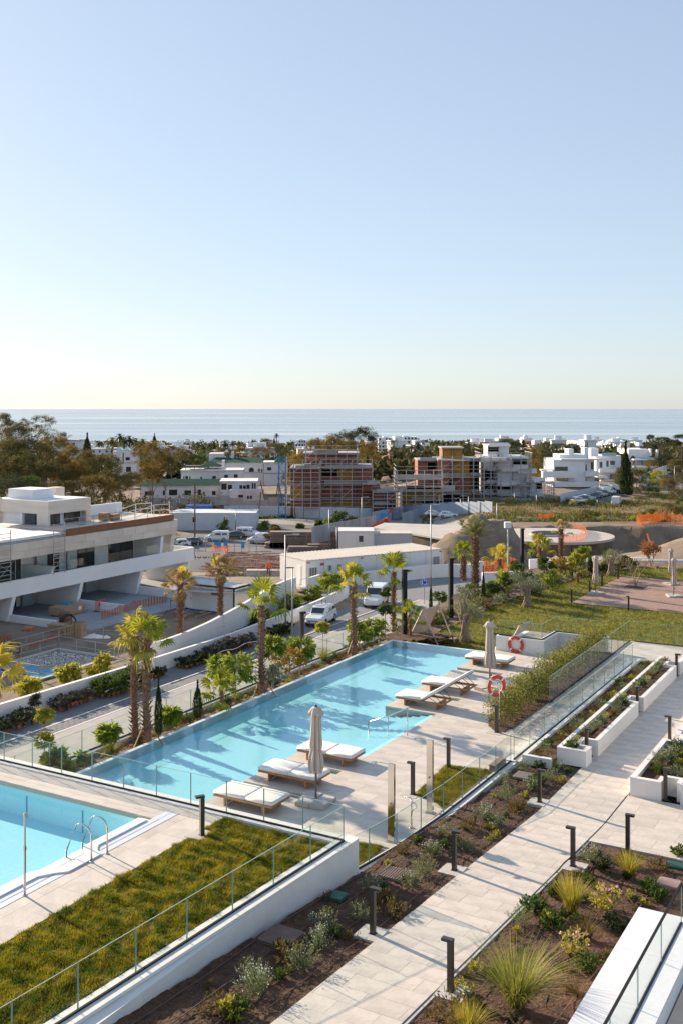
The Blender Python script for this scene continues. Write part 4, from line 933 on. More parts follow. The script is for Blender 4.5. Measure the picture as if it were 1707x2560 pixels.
for i, u in enumerate(np.arange(37.4, 51.2, .74)):
    shrub('hedge_shrub', ['reddish tipped photinia hedge shrub nearest the lifebuoy pole', 'photinia hedge shrub in the row between deck and walkway'][min(i, 1)], 'hedge', -14.55+.03*math.sin(i*2.2), u, .02, hm[i % 3], (1.0+.12*math.sin(i*1.7), 1.0, (1.0 if i > 1 else .9)*(1+.1*math.sin(i*2.9))), pi*(i % 2), None if i == 0 else 'photinia shrubs of the clipped hedge')
# ============================================================ MIDDLE DISTANCE
def sm(a, b, x): t = min(1, max(0, (x-a)/(b-a))); return t*t*(3-2*t)
def G(X, Y):
    v, u = w2p(X, Y)
    z = -7.42-.75*sm(53.5, 57.5, -v)*(1-sm(95, 110, u))*sm(64, 74, u+(-v-56)*.0)
    far = -13.0+3.6*sm(12, 34, X-0*(Y))-0*Y
    z = z+(far-z)*sm(112, 168, Y) if Y > 112 else z
    if Y > 330: z = z+(-33.2-z)*min(1, (Y-330)/900.0)
    if X > 8 and 125 < Y < 215:
        pit = sm(8, 20, X)*sm(148, 156, Y)*(1-sm(186, 190, Y+1.2*math.sin(X*.6)+.6*math.sin(X*1.9))); z -= 4.2*pit
    z += 6.8*math.exp(-(((X-20)/4.6)**4+((Y-144)/6.5)**2))+4.8*math.exp(-(((X-14)/4.6)**2+((Y-138)/6)**2))+.35*math.sin(X*1.1+Y*.4)*math.exp(-(((X-18)/9)**2+((Y-143)/10)**2))
    if X > 35: z += (4.6+.5*math.sin(X*.7)+.3*math.sin(Y*1.1+X*.5))*math.exp(-(((Y-140)/8)**2))*sm(36, 46, X)*(.6+.4*sm(44, 60, X))
    if 5 < X < 32 and 128 < Y < 160: z += .22*math.sin(X*2.9+Y*.9)+.16*math.sin(X*5.1-Y*1.7)+.12*math.cos(Y*3.3+X)
    if Y > 215: z += 0.25*math.sin(X*.21)*math.cos(Y*.17)
    return z
def GXY(px, py, zo=0.0):
    z = -9.0
    for _ in range(30):
        X, Y = XY(px, py, z+zo); z = z*.4+G(X, Y)*.6
    return X, Y, G(X, Y)
PITEARTH = M('pit_earth', (0.10, 0.075, 0.055), (0.19, 0.145, 0.105), .5, .95, .9, 3)
EARTH = M('dry_earth', (0.17, 0.12, 0.085), (0.27, 0.205, 0.15), .35, .95, 1.0, 2.4, dirt=(.12, .10, .05), dirt_amt=.8)
xs = np.concatenate([np.linspace(-1500, -130, 18), np.concatenate([np.arange(-120, 0, 1.6), np.arange(0, 40, .8), np.arange(40, 110, 1.6)]), np.linspace(115, 1500, 18)])
ys = np.concatenate([np.linspace(-200, 40, 6), np.concatenate([np.arange(48, 125, 1.6), np.arange(125, 165, .8), np.arange(165, 240, 1.6)]), np.arange(244, 340, 6), np.linspace(350, 1500, 24)])
m = MB(); nx, ny = len(xs), len(ys)
m.v = [(float(x), float(y), G(float(x), float(y)) if not (w2p(x, y)[0] > -26 and w2p(x, y)[1] < 94) else -9.0) for x in xs for y in ys]
m.f = [(i*ny+j, (i+1)*ny+j, (i+1)*ny+j+1, i*ny+j+1) for i in range(nx-1) for j in range(ny-1)]; m.m = [0]*len(m.f)
struct('ground', m, EARTH, world=True, smooth=True)
# sea
def seamat():
    m = bpy.data.materials.new('sea'); m.use_nodes = True; t = m.node_tree; N = t.nodes; L = t.links; b = N['Principled BSDF']
    b.inputs['Base Color'].default_value = (.30, .37, .42, 1); b.inputs['Roughness'].default_value = .25; b.inputs['IOR'].default_value = 1.33; b.inputs['Specular IOR Level'].default_value = .9
    tc = N.new('ShaderNodeTexCoord'); out = []
    bp = None
    for sc_, st, di in (((.010, .03, 1), .35, 3.0), ((.10, .25, 1), .45, .8)):
        mp = N.new('ShaderNodeMapping'); mp.inputs['Scale'].default_value = sc_; mp.inputs['Rotation'].default_value = (0, 0, .06); L.new(tc.outputs['Object'], mp.inputs[0])
        nz = N.new('ShaderNodeTexNoise'); nz.inputs['Scale'].default_value = 1; nz.inputs['Detail'].default_value = 6; L.new(mp.outputs[0], nz.inputs['Vector'])
        q = N.new('ShaderNodeBump'); q.inputs['Strength'].default_value = st; q.inputs['Distance'].default_value = di; L.new(nz.outputs['Fac'], q.inputs['Height'])
        if bp: L.new(bp.outputs[0], q.inputs['Normal'])
        bp = q
    L.new(bp.outputs[0], b.inputs['Normal'])
    mp = N.new('ShaderNodeMapping'); mp.inputs['Scale'].default_value = (.0006, .004, 1); L.new(tc.outputs['Object'], mp.inputs[0]); nz = N.new('ShaderNodeTexNoise'); nz.inputs['Detail'].default_value = 6; nz.inputs['Scale'].default_value = 1; L.new(mp.outputs[0], nz.inputs['Vector'])
    mr = N.new('ShaderNodeMapRange'); mr.inputs[1].default_value = .38; mr.inputs[2].default_value = .62; mr.inputs[3].default_value = .12; mr.inputs[4].default_value = .42; L.new(nz.outputs['Fac'], mr.inputs[0]); L.new(mr.outputs[0], b.inputs['Roughness'])
    return m
m = MB().quad((-45000, 1150, -33), (45000, 1150, -33), (45000, 70000, -33), (-45000, 70000, -33)); struct('sea', m, seamat(), world=True)
# ---------------- road
ROAD = M('road_pavers', (0.16, 0.165, 0.175), (0.22, 0.22, 0.23), .8, .8, .15, 8, obj=.06)
ASPH = M('asphalt', (0.13, 0.13, 0.135), (0.17, 0.165, 0.16), .4, .85, .15, 6)
PAVE = M('pale_pavement', (0.40, 0.38, 0.355), (0.33, 0.315, 0.295), 1.0, .85, .1, 8)
PAINT = M('road_paint', (0.72, 0.71, 0.69), rough=.7)
RZ = -7.36
m = MB(); m.box(-50.1, -40.0, 25, 96, RZ-.2, RZ-.02); rd = struct('road', m, ROAD)
struct('pavement', MB().box(-45.62, -26.4, 25, 96, RZ-.1, RZ+.02), PAVE)
def rj(vv, uu): return RZ
paving(rd, rect(-47.0, -45.75, 44, 58), RZ+.01, .5, .25, ROAD, .03, .03, .5, 'paver', 150)
paving(rd, rect(-50.0, -47.2, 52, 60), RZ+.01, .5, .25, ROAD, .03, .03, .5, 'paver', 300)
for a, b, vv in ((30, 96, -47.08), (44, 96, -45.72)):
    mm = MB(); mm.box(vv-.06, vv+.06, a, b, RZ+.015, RZ+.03); part('painted_line', mm, PAINT if vv < -46 else M('yellow_paint', (.62, .46, .16), rough=.7) if False else PAINT, rd)
# roundabout area, beyond the road
m = MB(); cx, cy = -45.5, 101.0
m.prism([(cx+15*math.cos(a), cy+10*math.sin(a)) for a in np.linspace(0, 2*pi, 40)[:-1]], RZ-.2, RZ-.01); struct('roundabout', m, ROAD)
struct('traffic_island', MB().prism([(-44.6, 90), (-41, 91), (-40.5, 97), (-43.6, 96)], RZ-.1, RZ+.06), PAVE)
# walls
def wall_poly(name, label, pts, z0, z1, th, mat, top=None, cat='wall', group=None):
    """wall along (v,u) polyline, own height per point allowed"""
    m = MB(); zz = z1 if isinstance(z1, (list, tuple)) else [z1]*len(pts)
    o = []
    for i, p in enumerate(pts):
        a = pts[max(i-1, 0)]; b = pts[min(i+1, len(pts)-1)]; d = math.hypot(b[0]-a[0], b[1]-a[1]); o.append((-(b[1]-a[1])/d*th/2, (b[0]-a[0])/d*th/2))
    bx, by = pts[0]
    for i in range(len(pts)-1):
        (x0, y0), (x1, y1) = pts[i], pts[i+1]; (a0, b0_), (a1, b1) = o[i], o[i+1]
        P4 = [(x0-a0-bx, y0-b0_-by), (x1-a1-bx, y1-b1-by), (x1+a1-bx, y1+b1-by), (x0+a0-bx, y0+b0_-by)]
        zs = [zz[i], zz[i+1], zz[i+1], zz[i]]
        m.add([(p[0], p[1], z0) for p in P4]+[(p[0], p[1], z) for p, z in zip(P4, zs)], [(0, 3, 2, 1), (4, 5, 6, 7), (0, 1, 5, 4), (2, 3, 7, 6)]+([(3, 0, 4, 7)] if i == 0 else [])+([(1, 2, 6, 5)] if i == len(pts)-2 else []))
    return mono(name, label, cat, m, mat, bx, by, 0, 0, group)
W1 = [(-51.0, 28), (-50.55, 46), (-50.1, 57.6), (-50.05, 69), (-50.7, 78), (-51.6, 86), (-52.9, 93.8)]
wall_poly('roadside_wall', 'long white wall along the left side of the paved road behind the potted plants', W1, -8.4, -6.3, .28, WHITE2)
W2 = [VU(x, y, z) for x, y, z in ((376, 1608, -6.0), (410, 1600, -5.9), (470, 1578, -5.7), (520, 1556, -5.5), (570, 1530, -5.3), (610, 1508, -5.1), (640, 1490, -5.0), (675, 1468, -4.9), (715, 1450, -4.9), (738, 1443, -4.9))]
wall_poly('curved_retaining_wall', 'curved white retaining wall rising behind the pair of palms', W2, -8.6, [-6.0, -5.9, -5.7, -5.5, -5.3, -5.1, -5.0, -4.9, -4.9, -4.9], .3, WHITE2)
W3 = [VU(x, y, -6.0) for x, y in ((774, 1446), (800, 1438), (850, 1433), (920, 1430), (996, 1423), (1060, 1415), (1130, 1412), (1180, 1414))]
wall_poly('curved_boundary_wall', 'low curved white wall in front of the long site cabin', W3, -8.2, -5.9, .3, WHITE2)
W3b = [VU(x, y, -6.0) for x, y in ((1203, 1398), (1222, 1393))]
m = MB().box(-2.0, 0, -.15, .15, -2, 1.9); mono('white_wall_stub', 'short tall white wall panel behind the orange netting', 'wall', m, WHITE2, *VU(1208, 1445, -7.4), -7.4)
for i, (px, py, z, L, rot, lb) in enumerate(((1310, 1428, -4.6, 9, .25, 'low white wall behind the small fan palms'), (1480, 1395, -5.2, 15, .2, 'white wall between the lawn trees and the pit'), (1650, 1400, -4.4, 24, .1, 'white wall behind the orange leaved tree'))):
    v, u = VU(px, py, z); mono('garden_wall', lb, 'wall', MB().box(-L/2, L/2, -.15, .15, -4.5, .0), WHITE2, v, u, z, rot+ANG*.85)
# planting gap between the two walls (ground strip)
bed('planting_strip', [(-52.4, 60), (-50.3, 60), (-50.25, 70), (-51.8, 86), (-54, 90), (-54.5, 84), (-53, 72)], flat(-7.1), .4, .08, SOIL)
bed('planting_strip', [(-53.0, 40), (-50.8, 40), (-50.35, 60), (-52.4, 60)], flat(-7.1), .4, .08, EARTH)
# ---------------- villa under construction
VS = M('villa_stone', (0.62, 0.53, 0.45), (0.70, 0.62, 0.54), .35, .7, .1, 4, obj=.09, stretch=(1, 1, 4))
VWH = M('villa_white', (0.82, 0.81, 0.81), (0.78, 0.77, 0.77), .3, .8)
VFL = M('villa_screed', (0.34, 0.36, 0.39), (0.28, 0.30, 0.33), .3, .8)
WGL = M('window_dark_glass', (0.030, 0.035, 0.04), (.06, .06, .06), .5, rough=.06, spec=.8)
WFR = M('window_frame_black', (0.02, 0.02, 0.022), rough=.4)
IPE = M('brown_cladding', (0.26, 0.10, 0.045), (0.18, 0.07, 0.03), 3, .6, .1, 20, obj=.12, stretch=(1, .2, 5))
FG = [51.3, 60.3, 69.3, 78.2, 87.3, 95.6]
vt = thing('villa', 'white terraced villa block under construction with stone fascia and glass balustrades', 'building', -75, 78, -8); V0, U0, Z0 = -75, 78, -8
def vp(name, mat, *boxes, par=None):
    mm = MB()
    for a, b, c, d, e, f in boxes: mm.box(a-V0, b-V0, c-U0, d-U0, e-Z0, f-Z0)
    return part(name, mm, mat, par or vt)
vp('patio_floor', VFL, (-81, -66.5, 48, 96, -8.6, -8.0)); vp('upper_floor', VFL, (-80, -75.15, 48, 95.6, -5.45, -5.0)); vp('roof_slab', CONC, (-92, -75.4, 48, 93.2, -.9, -.55))
vp('roof_deck', M('deck_pale', (.62, .52, .44), (.54, .45, .38), .8), (-83, -75.5, 76.6, 93.4, -.5, -.06)); vp('roof_terrace', WHITE2, (-92, -75.5, 48, 76.3, -.5, -.25))
vp('back_wall', VWH, (-92, -91.7, 48, 93, -8, -.2)); vp('end_wall', VWH, (-91.7, -80.9, 92.6, 92.9, -8, -.6))
vp('ground_floor_wall', VWH, (-81.2, -80.9, 48, 93, -8, -5.45)); vp('upper_floor_wall', VWH, (-79.2, -78.9, 48, 93, -5, -.9))
vp('balcony_band', VWH, (-75.15, -74.9, 47, 97.0, -5.55, -4.05), (-80, -74.9, 96.75, 97.0, -5.55, -4.05))
for i in range(24):   # stone fascia panels
    for j in range(2):
        a = 48+i*1.9; vp('stone_panel', VS, (-75.1+.004*((i+j) % 3), -74.85+.006*((i*7+j*3) % 4), a+.01+.6*j, min(a+1.89+.6*j, 93.7), -2.1+.72*j, -2.1+.72*(j+1)-.01))
mm = MB()
for (a, lean, zb, zt, w_) in [(u_, .55, -8, -5.55, .42) for u_ in FG]:
    pass
def fin(u_, z0, z1, lean, w_, v0=-79.5, v1=-74.95, mat=VWH, name='fin_wall'):
    P = [(v0, u_-w_/2, z0), (v1-.35, u_-w_/2, z0), (v1-.35, u_+w_/2, z0), (v0, u_+w_/2, z0), (v0, u_-w_/2, z1), (v1, u_-w_/2+lean, z1), (v1, u_+w_/2+lean, z1), (v0, u_+w_/2, z1)]
    mm = MB(); mm.add([(p[0]-V0, p[1]-U0, p[2]-Z0) for p in P], [(0, 3, 2, 1), (4, 5, 6, 7), (0, 1, 5, 4), (1, 2, 6, 5), (2, 3, 7, 6), (3, 0, 4, 7)]); part(name, mm, mat, vt)
for u_ in FG: fin(u_, -8, -5.56, .45, .45, v0=-80.8)
fin(92.9, -5, -.55, .7, .7, mat=VS, v0=-76.5); fin(91.2, -4.9, -2.2, 0, .45, v0=-79); fin(74.5, -5, -3.4, .3, .3, v0=-78.9)
for u_ in FG[1:]:   # low dividing walls on the patios
    vp('patio_wall', VWH, (-74.9, -69.2, u_-.12, u_+.12, -8, -7.15))
def win(v, u0, u1, z0, z1, n=2, name='window', par=None):
    w_ = vp(name, WFR, (v, v+.06, u0, u1, z0, z1), par=par); q = (u1-u0)/n
    for i in range(n): vp('pane', WGL, (v+.06, v+.075, u0+i*q+.07, u0+(i+1)*q-.07, z0+.08, z1-.08), par=w_)
for u0_, u1_ in ((53, 57), (62, 66), (71, 75.5), (80.6, 84.2), (88.6, 92.3)): win(-80.9, u0_, u1_, -8, -5.75)
for u0_, u1_ in ((54, 58), (63, 67), (70, 74.2), (77, 79.4), (82, 84.6), (86.8, 90.8)): win(-78.9, u0_, u1_, -5, -2.3)
for u0_, u1_ in ((76.0, 77.4), (80.2, 81.6)): vp('leaning_glass_sheet', M('pale_glass_sheet', (.34, .46, .52), (.42, .52, .55), .6, .15), (-78.6, -78.5, u0_, u1_, -5, -2.5))
vp('leaning_glass_sheet', MATS['pale_glass_sheet'], (-80.6, -80.5, 76, 77.6, -8, -5.9)); vp('leaning_glass_sheet', MATS['pale_glass_sheet'], (-80.6, -80.5, 85.0, 86.8, -8, -5.9))
for i in range(6):   # brown cladding boards of the roof pool
    vp('cladding_board', IPE, (-75.22, -75.12, 76.6+.02*i, 93.4, -.62+.11*i, -.62+.11*i+.105))
vp('roof_pool_water', M('roof_pool_water', (.10, .36, .40), (.14, .42, .45), 1, .05, spec=.8), (-77.6, -76.4, 80.5, 90.5, -.08, -.03)); vp('roof_pool_rim', MATS['deck_pale'], (-76.4, -75.25, 76.6, 93.4, -.1, .02))
vp('white_parapet', VWH, (-83.0, -82.7, 78, 93.3, -.1, 1.1), (-92, -79.2, 66, 66.3, -.3, .9), (-86, -85.7, 48, 76, -.3, .9))
# penthouse
vp('penthouse', VS, (-79.25, -79.0, 78, 84.2, 1.15, 2.45), (-79.25, -79.0, 83.5, 84.2, -.1, 1.15), (-87, -79.25, 78, 78.25, 1.15, 2.45), (-80.6, -79.0, 78, 78.3, -.1, 1.15), (-87, -86.0, 77.6, 78.3, -.1, 2.6)); vp('penthouse_core', VWH, (-86.6, -79.8, 78.4, 84.0, -.1, 2.3), (-88, -79.25, 83.9, 84.2, -.1, 2.45))
vp('penthouse_roof', VWH, (-86.9, -79.2, 78.2, 84.1, 2.3, 2.5)); vp('roof_box', WHITE2, (-85.8, -82.2, 79.0, 82.0, 2.5, 3.5)); vp('chimney', VS, (-85.5, -84.2, 84.3, 85.6, 2.3, 3.3))
win(-79.76, 78.9, 80.4, 0, 1.9, 2); win(-79.74, 81.0, 83.3, 0, 1.9, 3)
mm = MB().box(-82.6-V0, -80.9-V0, 78.3-U0, 78.39-U0, 0-Z0, 1.7-Z0); w_ = part('window', mm, WFR, vt); part('pane', MB().box(-82.5-V0, -81-V0, 78.2-U0, 78.3-U0, .1-Z0, 1.6-Z0), WGL, w_)
for v0_, u0_, h_ in ((-78.2, 84.5, .8), (-77.8, 85.6, .6)): vp('roof_crate', TEAK, (v0_, v0_+.7, u0_, u0_+1.1, 0, h_))
mm = MB()
for a in np.arange(76.6, 93.6, 2.1): mm.box(-75.45-V0, -75.40-V0, a-U0, a+.05-U0, 0-Z0, 1.0-Z0)
for z_ in (.5, 1.0): mm.box(-75.44-V0, -75.41-V0, 76.6-U0, 86-U0, z_-Z0, z_+.04-Z0)
part('guard_rail', mm, GALV, vt)
mm = MB()
for a in (-75.6, -78.2):
    for b in (87.5, 90.5, 93.2): mm.tube([(a-V0, b-U0, -Z0), (a-V0, b-U0, 1.25-Z0)], .05, 4)
    for z_ in (.6, 1.2): mm.tube([(a-V0, 87.5-U0, z_-Z0-.4), (a-V0, 90.5-U0, z_-Z0+.1), (a-V0, 93.2-U0, z_-Z0)], .04, 4)
part('roof_railing', mm, WHITE2, vt)
for i in range(16):
    a = 62+i*2.05; mm = MB().box(-75.22-V0, -75.19-V0, a-U0+.03, a+2.0-U0, -4.05-Z0, -3.1-Z0); part('balustrade_glass', mm, GLASS, vt)
for u_ in (70.5, 79.2): vp('patio_glass', GLASS, (-75.0, -74.97, u_, u_+6, -8, -7.1))
# ladder scaffold towers on the facade
for k, u_ in enumerate((67.2, 74.1)):
    t = thing('ladder_tower', ['steel ladder scaffold against the stone fascia, left one', 'steel ladder scaffold against the stone fascia, right one'][k], 'scaffold', -74.3, u_, -4.05)
    for s in (0, 1.5): part('upright', MB().tube([(0, s, 0), (0, s, 4.9)], .045, 5), GALV, t)
    for i in range(12): link('rung', cached('rung', lambda: MB().box(-.03, .03, 0, 1.5, 0, .05).mesh('rung', GALV)), t, (0, 0, .35+i*.38))
    part('cross_brace', MB().tube([(-.05, 0, .4), (-1.2, 3.2, 1.9)], .03, 4).tube([(-.05, 0, 1.9), (-1.2, 3.2, .4)], .03, 4).tube([(-1.2, 3.2, 0), (-1.2, 3.2, 2.4)], .04, 4), GALV, t)
# ---------------- cabins
CW = M('cabin_white', (0.74, 0.74, 0.73), (0.68, 0.68, 0.67), .6, .5); CROOF = M('cabin_roof', (0.62, 0.58, 0.53), (0.52, 0.48, 0.43), .5, .7); REDM = M('site_red', (.55, .05, .04), rough=.5); BLUEM = M('site_blue', (.02, .10, .42), rough=.5)
ang_c = math.atan2(-51.25+60.15, 113.5-97.48)
t = thing('site_cabin', 'long white modular site cabin with ribbed roof and barred windows', 'site cabin', -60.15, 97.48, -7.45, -ang_c); Lc, Wc, Hc = 18.3, 6.05, 2.85
part('body', MB().box(-Wc, 0, 0, Lc, 0, Hc-.12), CW, t); part('roof', MB().box(-Wc-.03, .03, -.03, Lc+.03, Hc-.12, Hc), CROOF, t)
rb_ = cached('roof_rib', lambda: MB().box(-Wc, 0, -.05, .05, 0, .05).mesh('roof_rib', CROOF))
for i in range(38): link('roof_rib', rb_, t, (0, .3+i*.48, Hc))
pn = cached('wall_panel', lambda: MB().box(0, .05, .08, Lc/8-.08, .12, Hc-.3).mesh('wall_panel', CW))
for i in range(8): link('wall_panel', pn, t, (0, i*Lc/8, 0))
for i in range(9): part('corner_post', MB().box(.0, .07, i*Lc/8-.06, i*Lc/8+.06, 0, Hc-.12), CW, t)
for a, b, z0_, z1_, nb in ((.35, 1.35, .75, 2.0, 5), (2.75, 3.2, 1.5, 2.1, 2), (3.95, 4.4, 1.5, 2.1, 2), (17.0, 17.9, .8, 2.0, 5)):
    w_ = part('window', MB().box(.05, .085, a-.07, b+.07, z0_-.07, z1_+.07), WHITE2, t); part('pane', MB().box(.085, .09, a, b, z0_, z1_), WGL, w_)
    for j in range(nb): part('bar', MB().box(.09, .11, a+(b-a)*(j+.5)/nb-.025, a+(b-a)*(j+.5)/nb+.025, z0_, z1_), WHITE2, w_)
for a, z_, w2_, h2_ in ((.1, 2.5, .35, .12), (1.75, 2.15, .5, .28), (6.95, 2.5, .35, .12), (17.9, 2.5, .35, .12)): part('red_sign', MB().box(.07, .085, a, a+w2_, z_, z_+h2_), REDM, t)
part('door', MB().box(-2.0, -1.1, -.04, 0, .05, 2.1), WHITE2, t); part('step', MB().box(-2.4, .5, -1.0, -.05, -.2, .02), CONC, t); part('hand_rail', MB().tube([(.3, -.9, 0), (.3, -.9, .9), (.3, -.1, .9)], .03, 4), GALV, t)
t = thing('site_cabin', 'small white site cabin with door and barred window on a dark frame', 'site cabin', -65.89, 83.53, -8, -math.atan2(5.1, .35)+pi/2*0); 
for ch in (): pass
t.rotation_euler[2] = -ANG
part('body', MB().box(0, 6.1, 0, 2.5, 0, 2.35), CW, t); part('roof_frame', MB().box(-.1, 6.25, -.1, 2.6, 2.35, 2.48), DARK, t)
for i in range(8): part('roof_panel', MB().box(.02+i*.77, .70+i*.77, 0, 2.5, 2.48, 2.53), M('roof_sheet', (.62, .62, .62), (.5, .5, .5), 1, .6), t)
w_ = part('window', MB().box(3.35, 4.4, -.04, -.005, 1.5, 2.05), WHITE2, t)
for j in range(6): part('pane', MB().box(3.42+j*.155, 3.54+j*.155, -.05, -.041, 1.56, 1.99), WGL, w_)
d_ = part('door', MB().box(.15, 1.0, -.05, -.005, .05, 2.1), WHITE2, t); part('handle', MB().box(.9, .94, -.09, -.05, .95, 1.1), DARK, d_)
part('base_beam', MB().box(-.1, 6.2, -.05, 2.5, -.22, -.005), BLUEM, t); part('support_wall', MB().box(.1, 6.1, .1, 2.4, -2, -.22), WHITE2, t)
for x in (-.12, 6.12): part('corner_post', MB().box(x, x+.12, -.14, -.02, -1.2, 2.35), DARK, t)
for i in range(9): part('stair_tread', MB().box(.5+.22*i, .72+.22*i, -1.0, -.2, -.1-.19*i, -.06-.19*i), DARK, t)
part('stair_rail', MB().tube([(.5, -1, .8), (2.6, -1, -.95)], .03, 4).tube([(.5, -1, 0), (2.6, -1, -1.8)], .04, 4).tube([(-.9, -1, .8), (.5, -1, .8)], .03, 4).tube([(-.9, -1, .8), (-.9, -1, -.9)], .03, 4), DARK, t)
# flat roofed shed with slatted canopy behind it
v, u = VU(640, 1490, -6.2); t = thing('canopy_roof', 'ribbed metal canopy roof with a blue edge between the cabin and the curved wall', 'canopy', v, u, -6.0, .35)
part('roof_sheet', MB().box(-7.5, 0, 0, 5, 0, .1), M('canopy_sheet', (.55, .52, .49), (.47, .45, .42), 1, .7), t); part('edge_beam', MB().box(-7.6, -7.5, 0, 5.2, -.15, .14), BLUEM, t)
for i in range(12): link('roof_rib', cached('cr', lambda: MB().box(-7.4, 0, 0, .09, .1, .17).mesh('roof_rib', GALV)), t, (0, .2+i*.4, 0))
for x in (-7.3, -.2): part('post', MB().box(x, x+.1, .1, .2, -1.6, 0), GALV, t)
# second row of cabins behind
def wcabin(name, label, px0, px1, py, z, Hh, D, mat, rmat, win_=(), slope=0, cat='site cabin'):
    X0, Y0 = XY(px0, py, z); X1, Y1 = XY(px1, py+slope, z); L = math.hypot(X1-X0, Y1-Y0); t = thing_w(name, label, cat, X0, Y0, z, math.atan2(Y1-Y0, X1-X0))
    part('body', MB().box(0, L, 0, D, 0, Hh-.1), mat, t); part('roof', MB().box(-.08, L+.08, -.08, D+.08, Hh-.1, Hh), rmat, t)
    for f in win_:
        a = f*L; w_ = part('window', MB().box(a, a+.9, -.05, -.005, Hh*.42, Hh*.8), WHITE2, t); part('pane', MB().box(a+.1, a+.8, -.07, -.05, Hh*.46, Hh*.76), WGL, w_)
    for i in range(max(2, int(L/2.4))+1): part('corner_post', MB().box(i*L/max(2, int(L/2.4))-.05, i*L/max(2, int(L/2.4))+.05, -.04, -.005, 0, Hh-.1), mat, t)
    return t
wcabin('site_cabin', 'white cabin with one dark window behind the long cabin', 847, 934, 1378, -10.5, 3.2, 5, CW, CW, (.55,))
wcabin('site_cabin', 'grey white container right behind the long cabin', 936, 1028, 1374, -10.4, 2.6, 4, M('cabin_grey', (.50, .52, .54), (.44, .46, .48), .8, .6), CROOF, ())
wcabin('site_cabin', 'low blue white cabin row on the left beyond the parked cars', 428, 640, 1326, -13, 3.6, 8, M('cabin_bluewhite', (.62, .66, .72), (.56, .60, .66), .5, .6), CW, (.25, .62))
wcabin('blue_container', 'dark blue container behind the low cabin row', 466, 527, 1306, -13.0, 3.6, 4, BLUEM, BLUEM, (), cat='container')
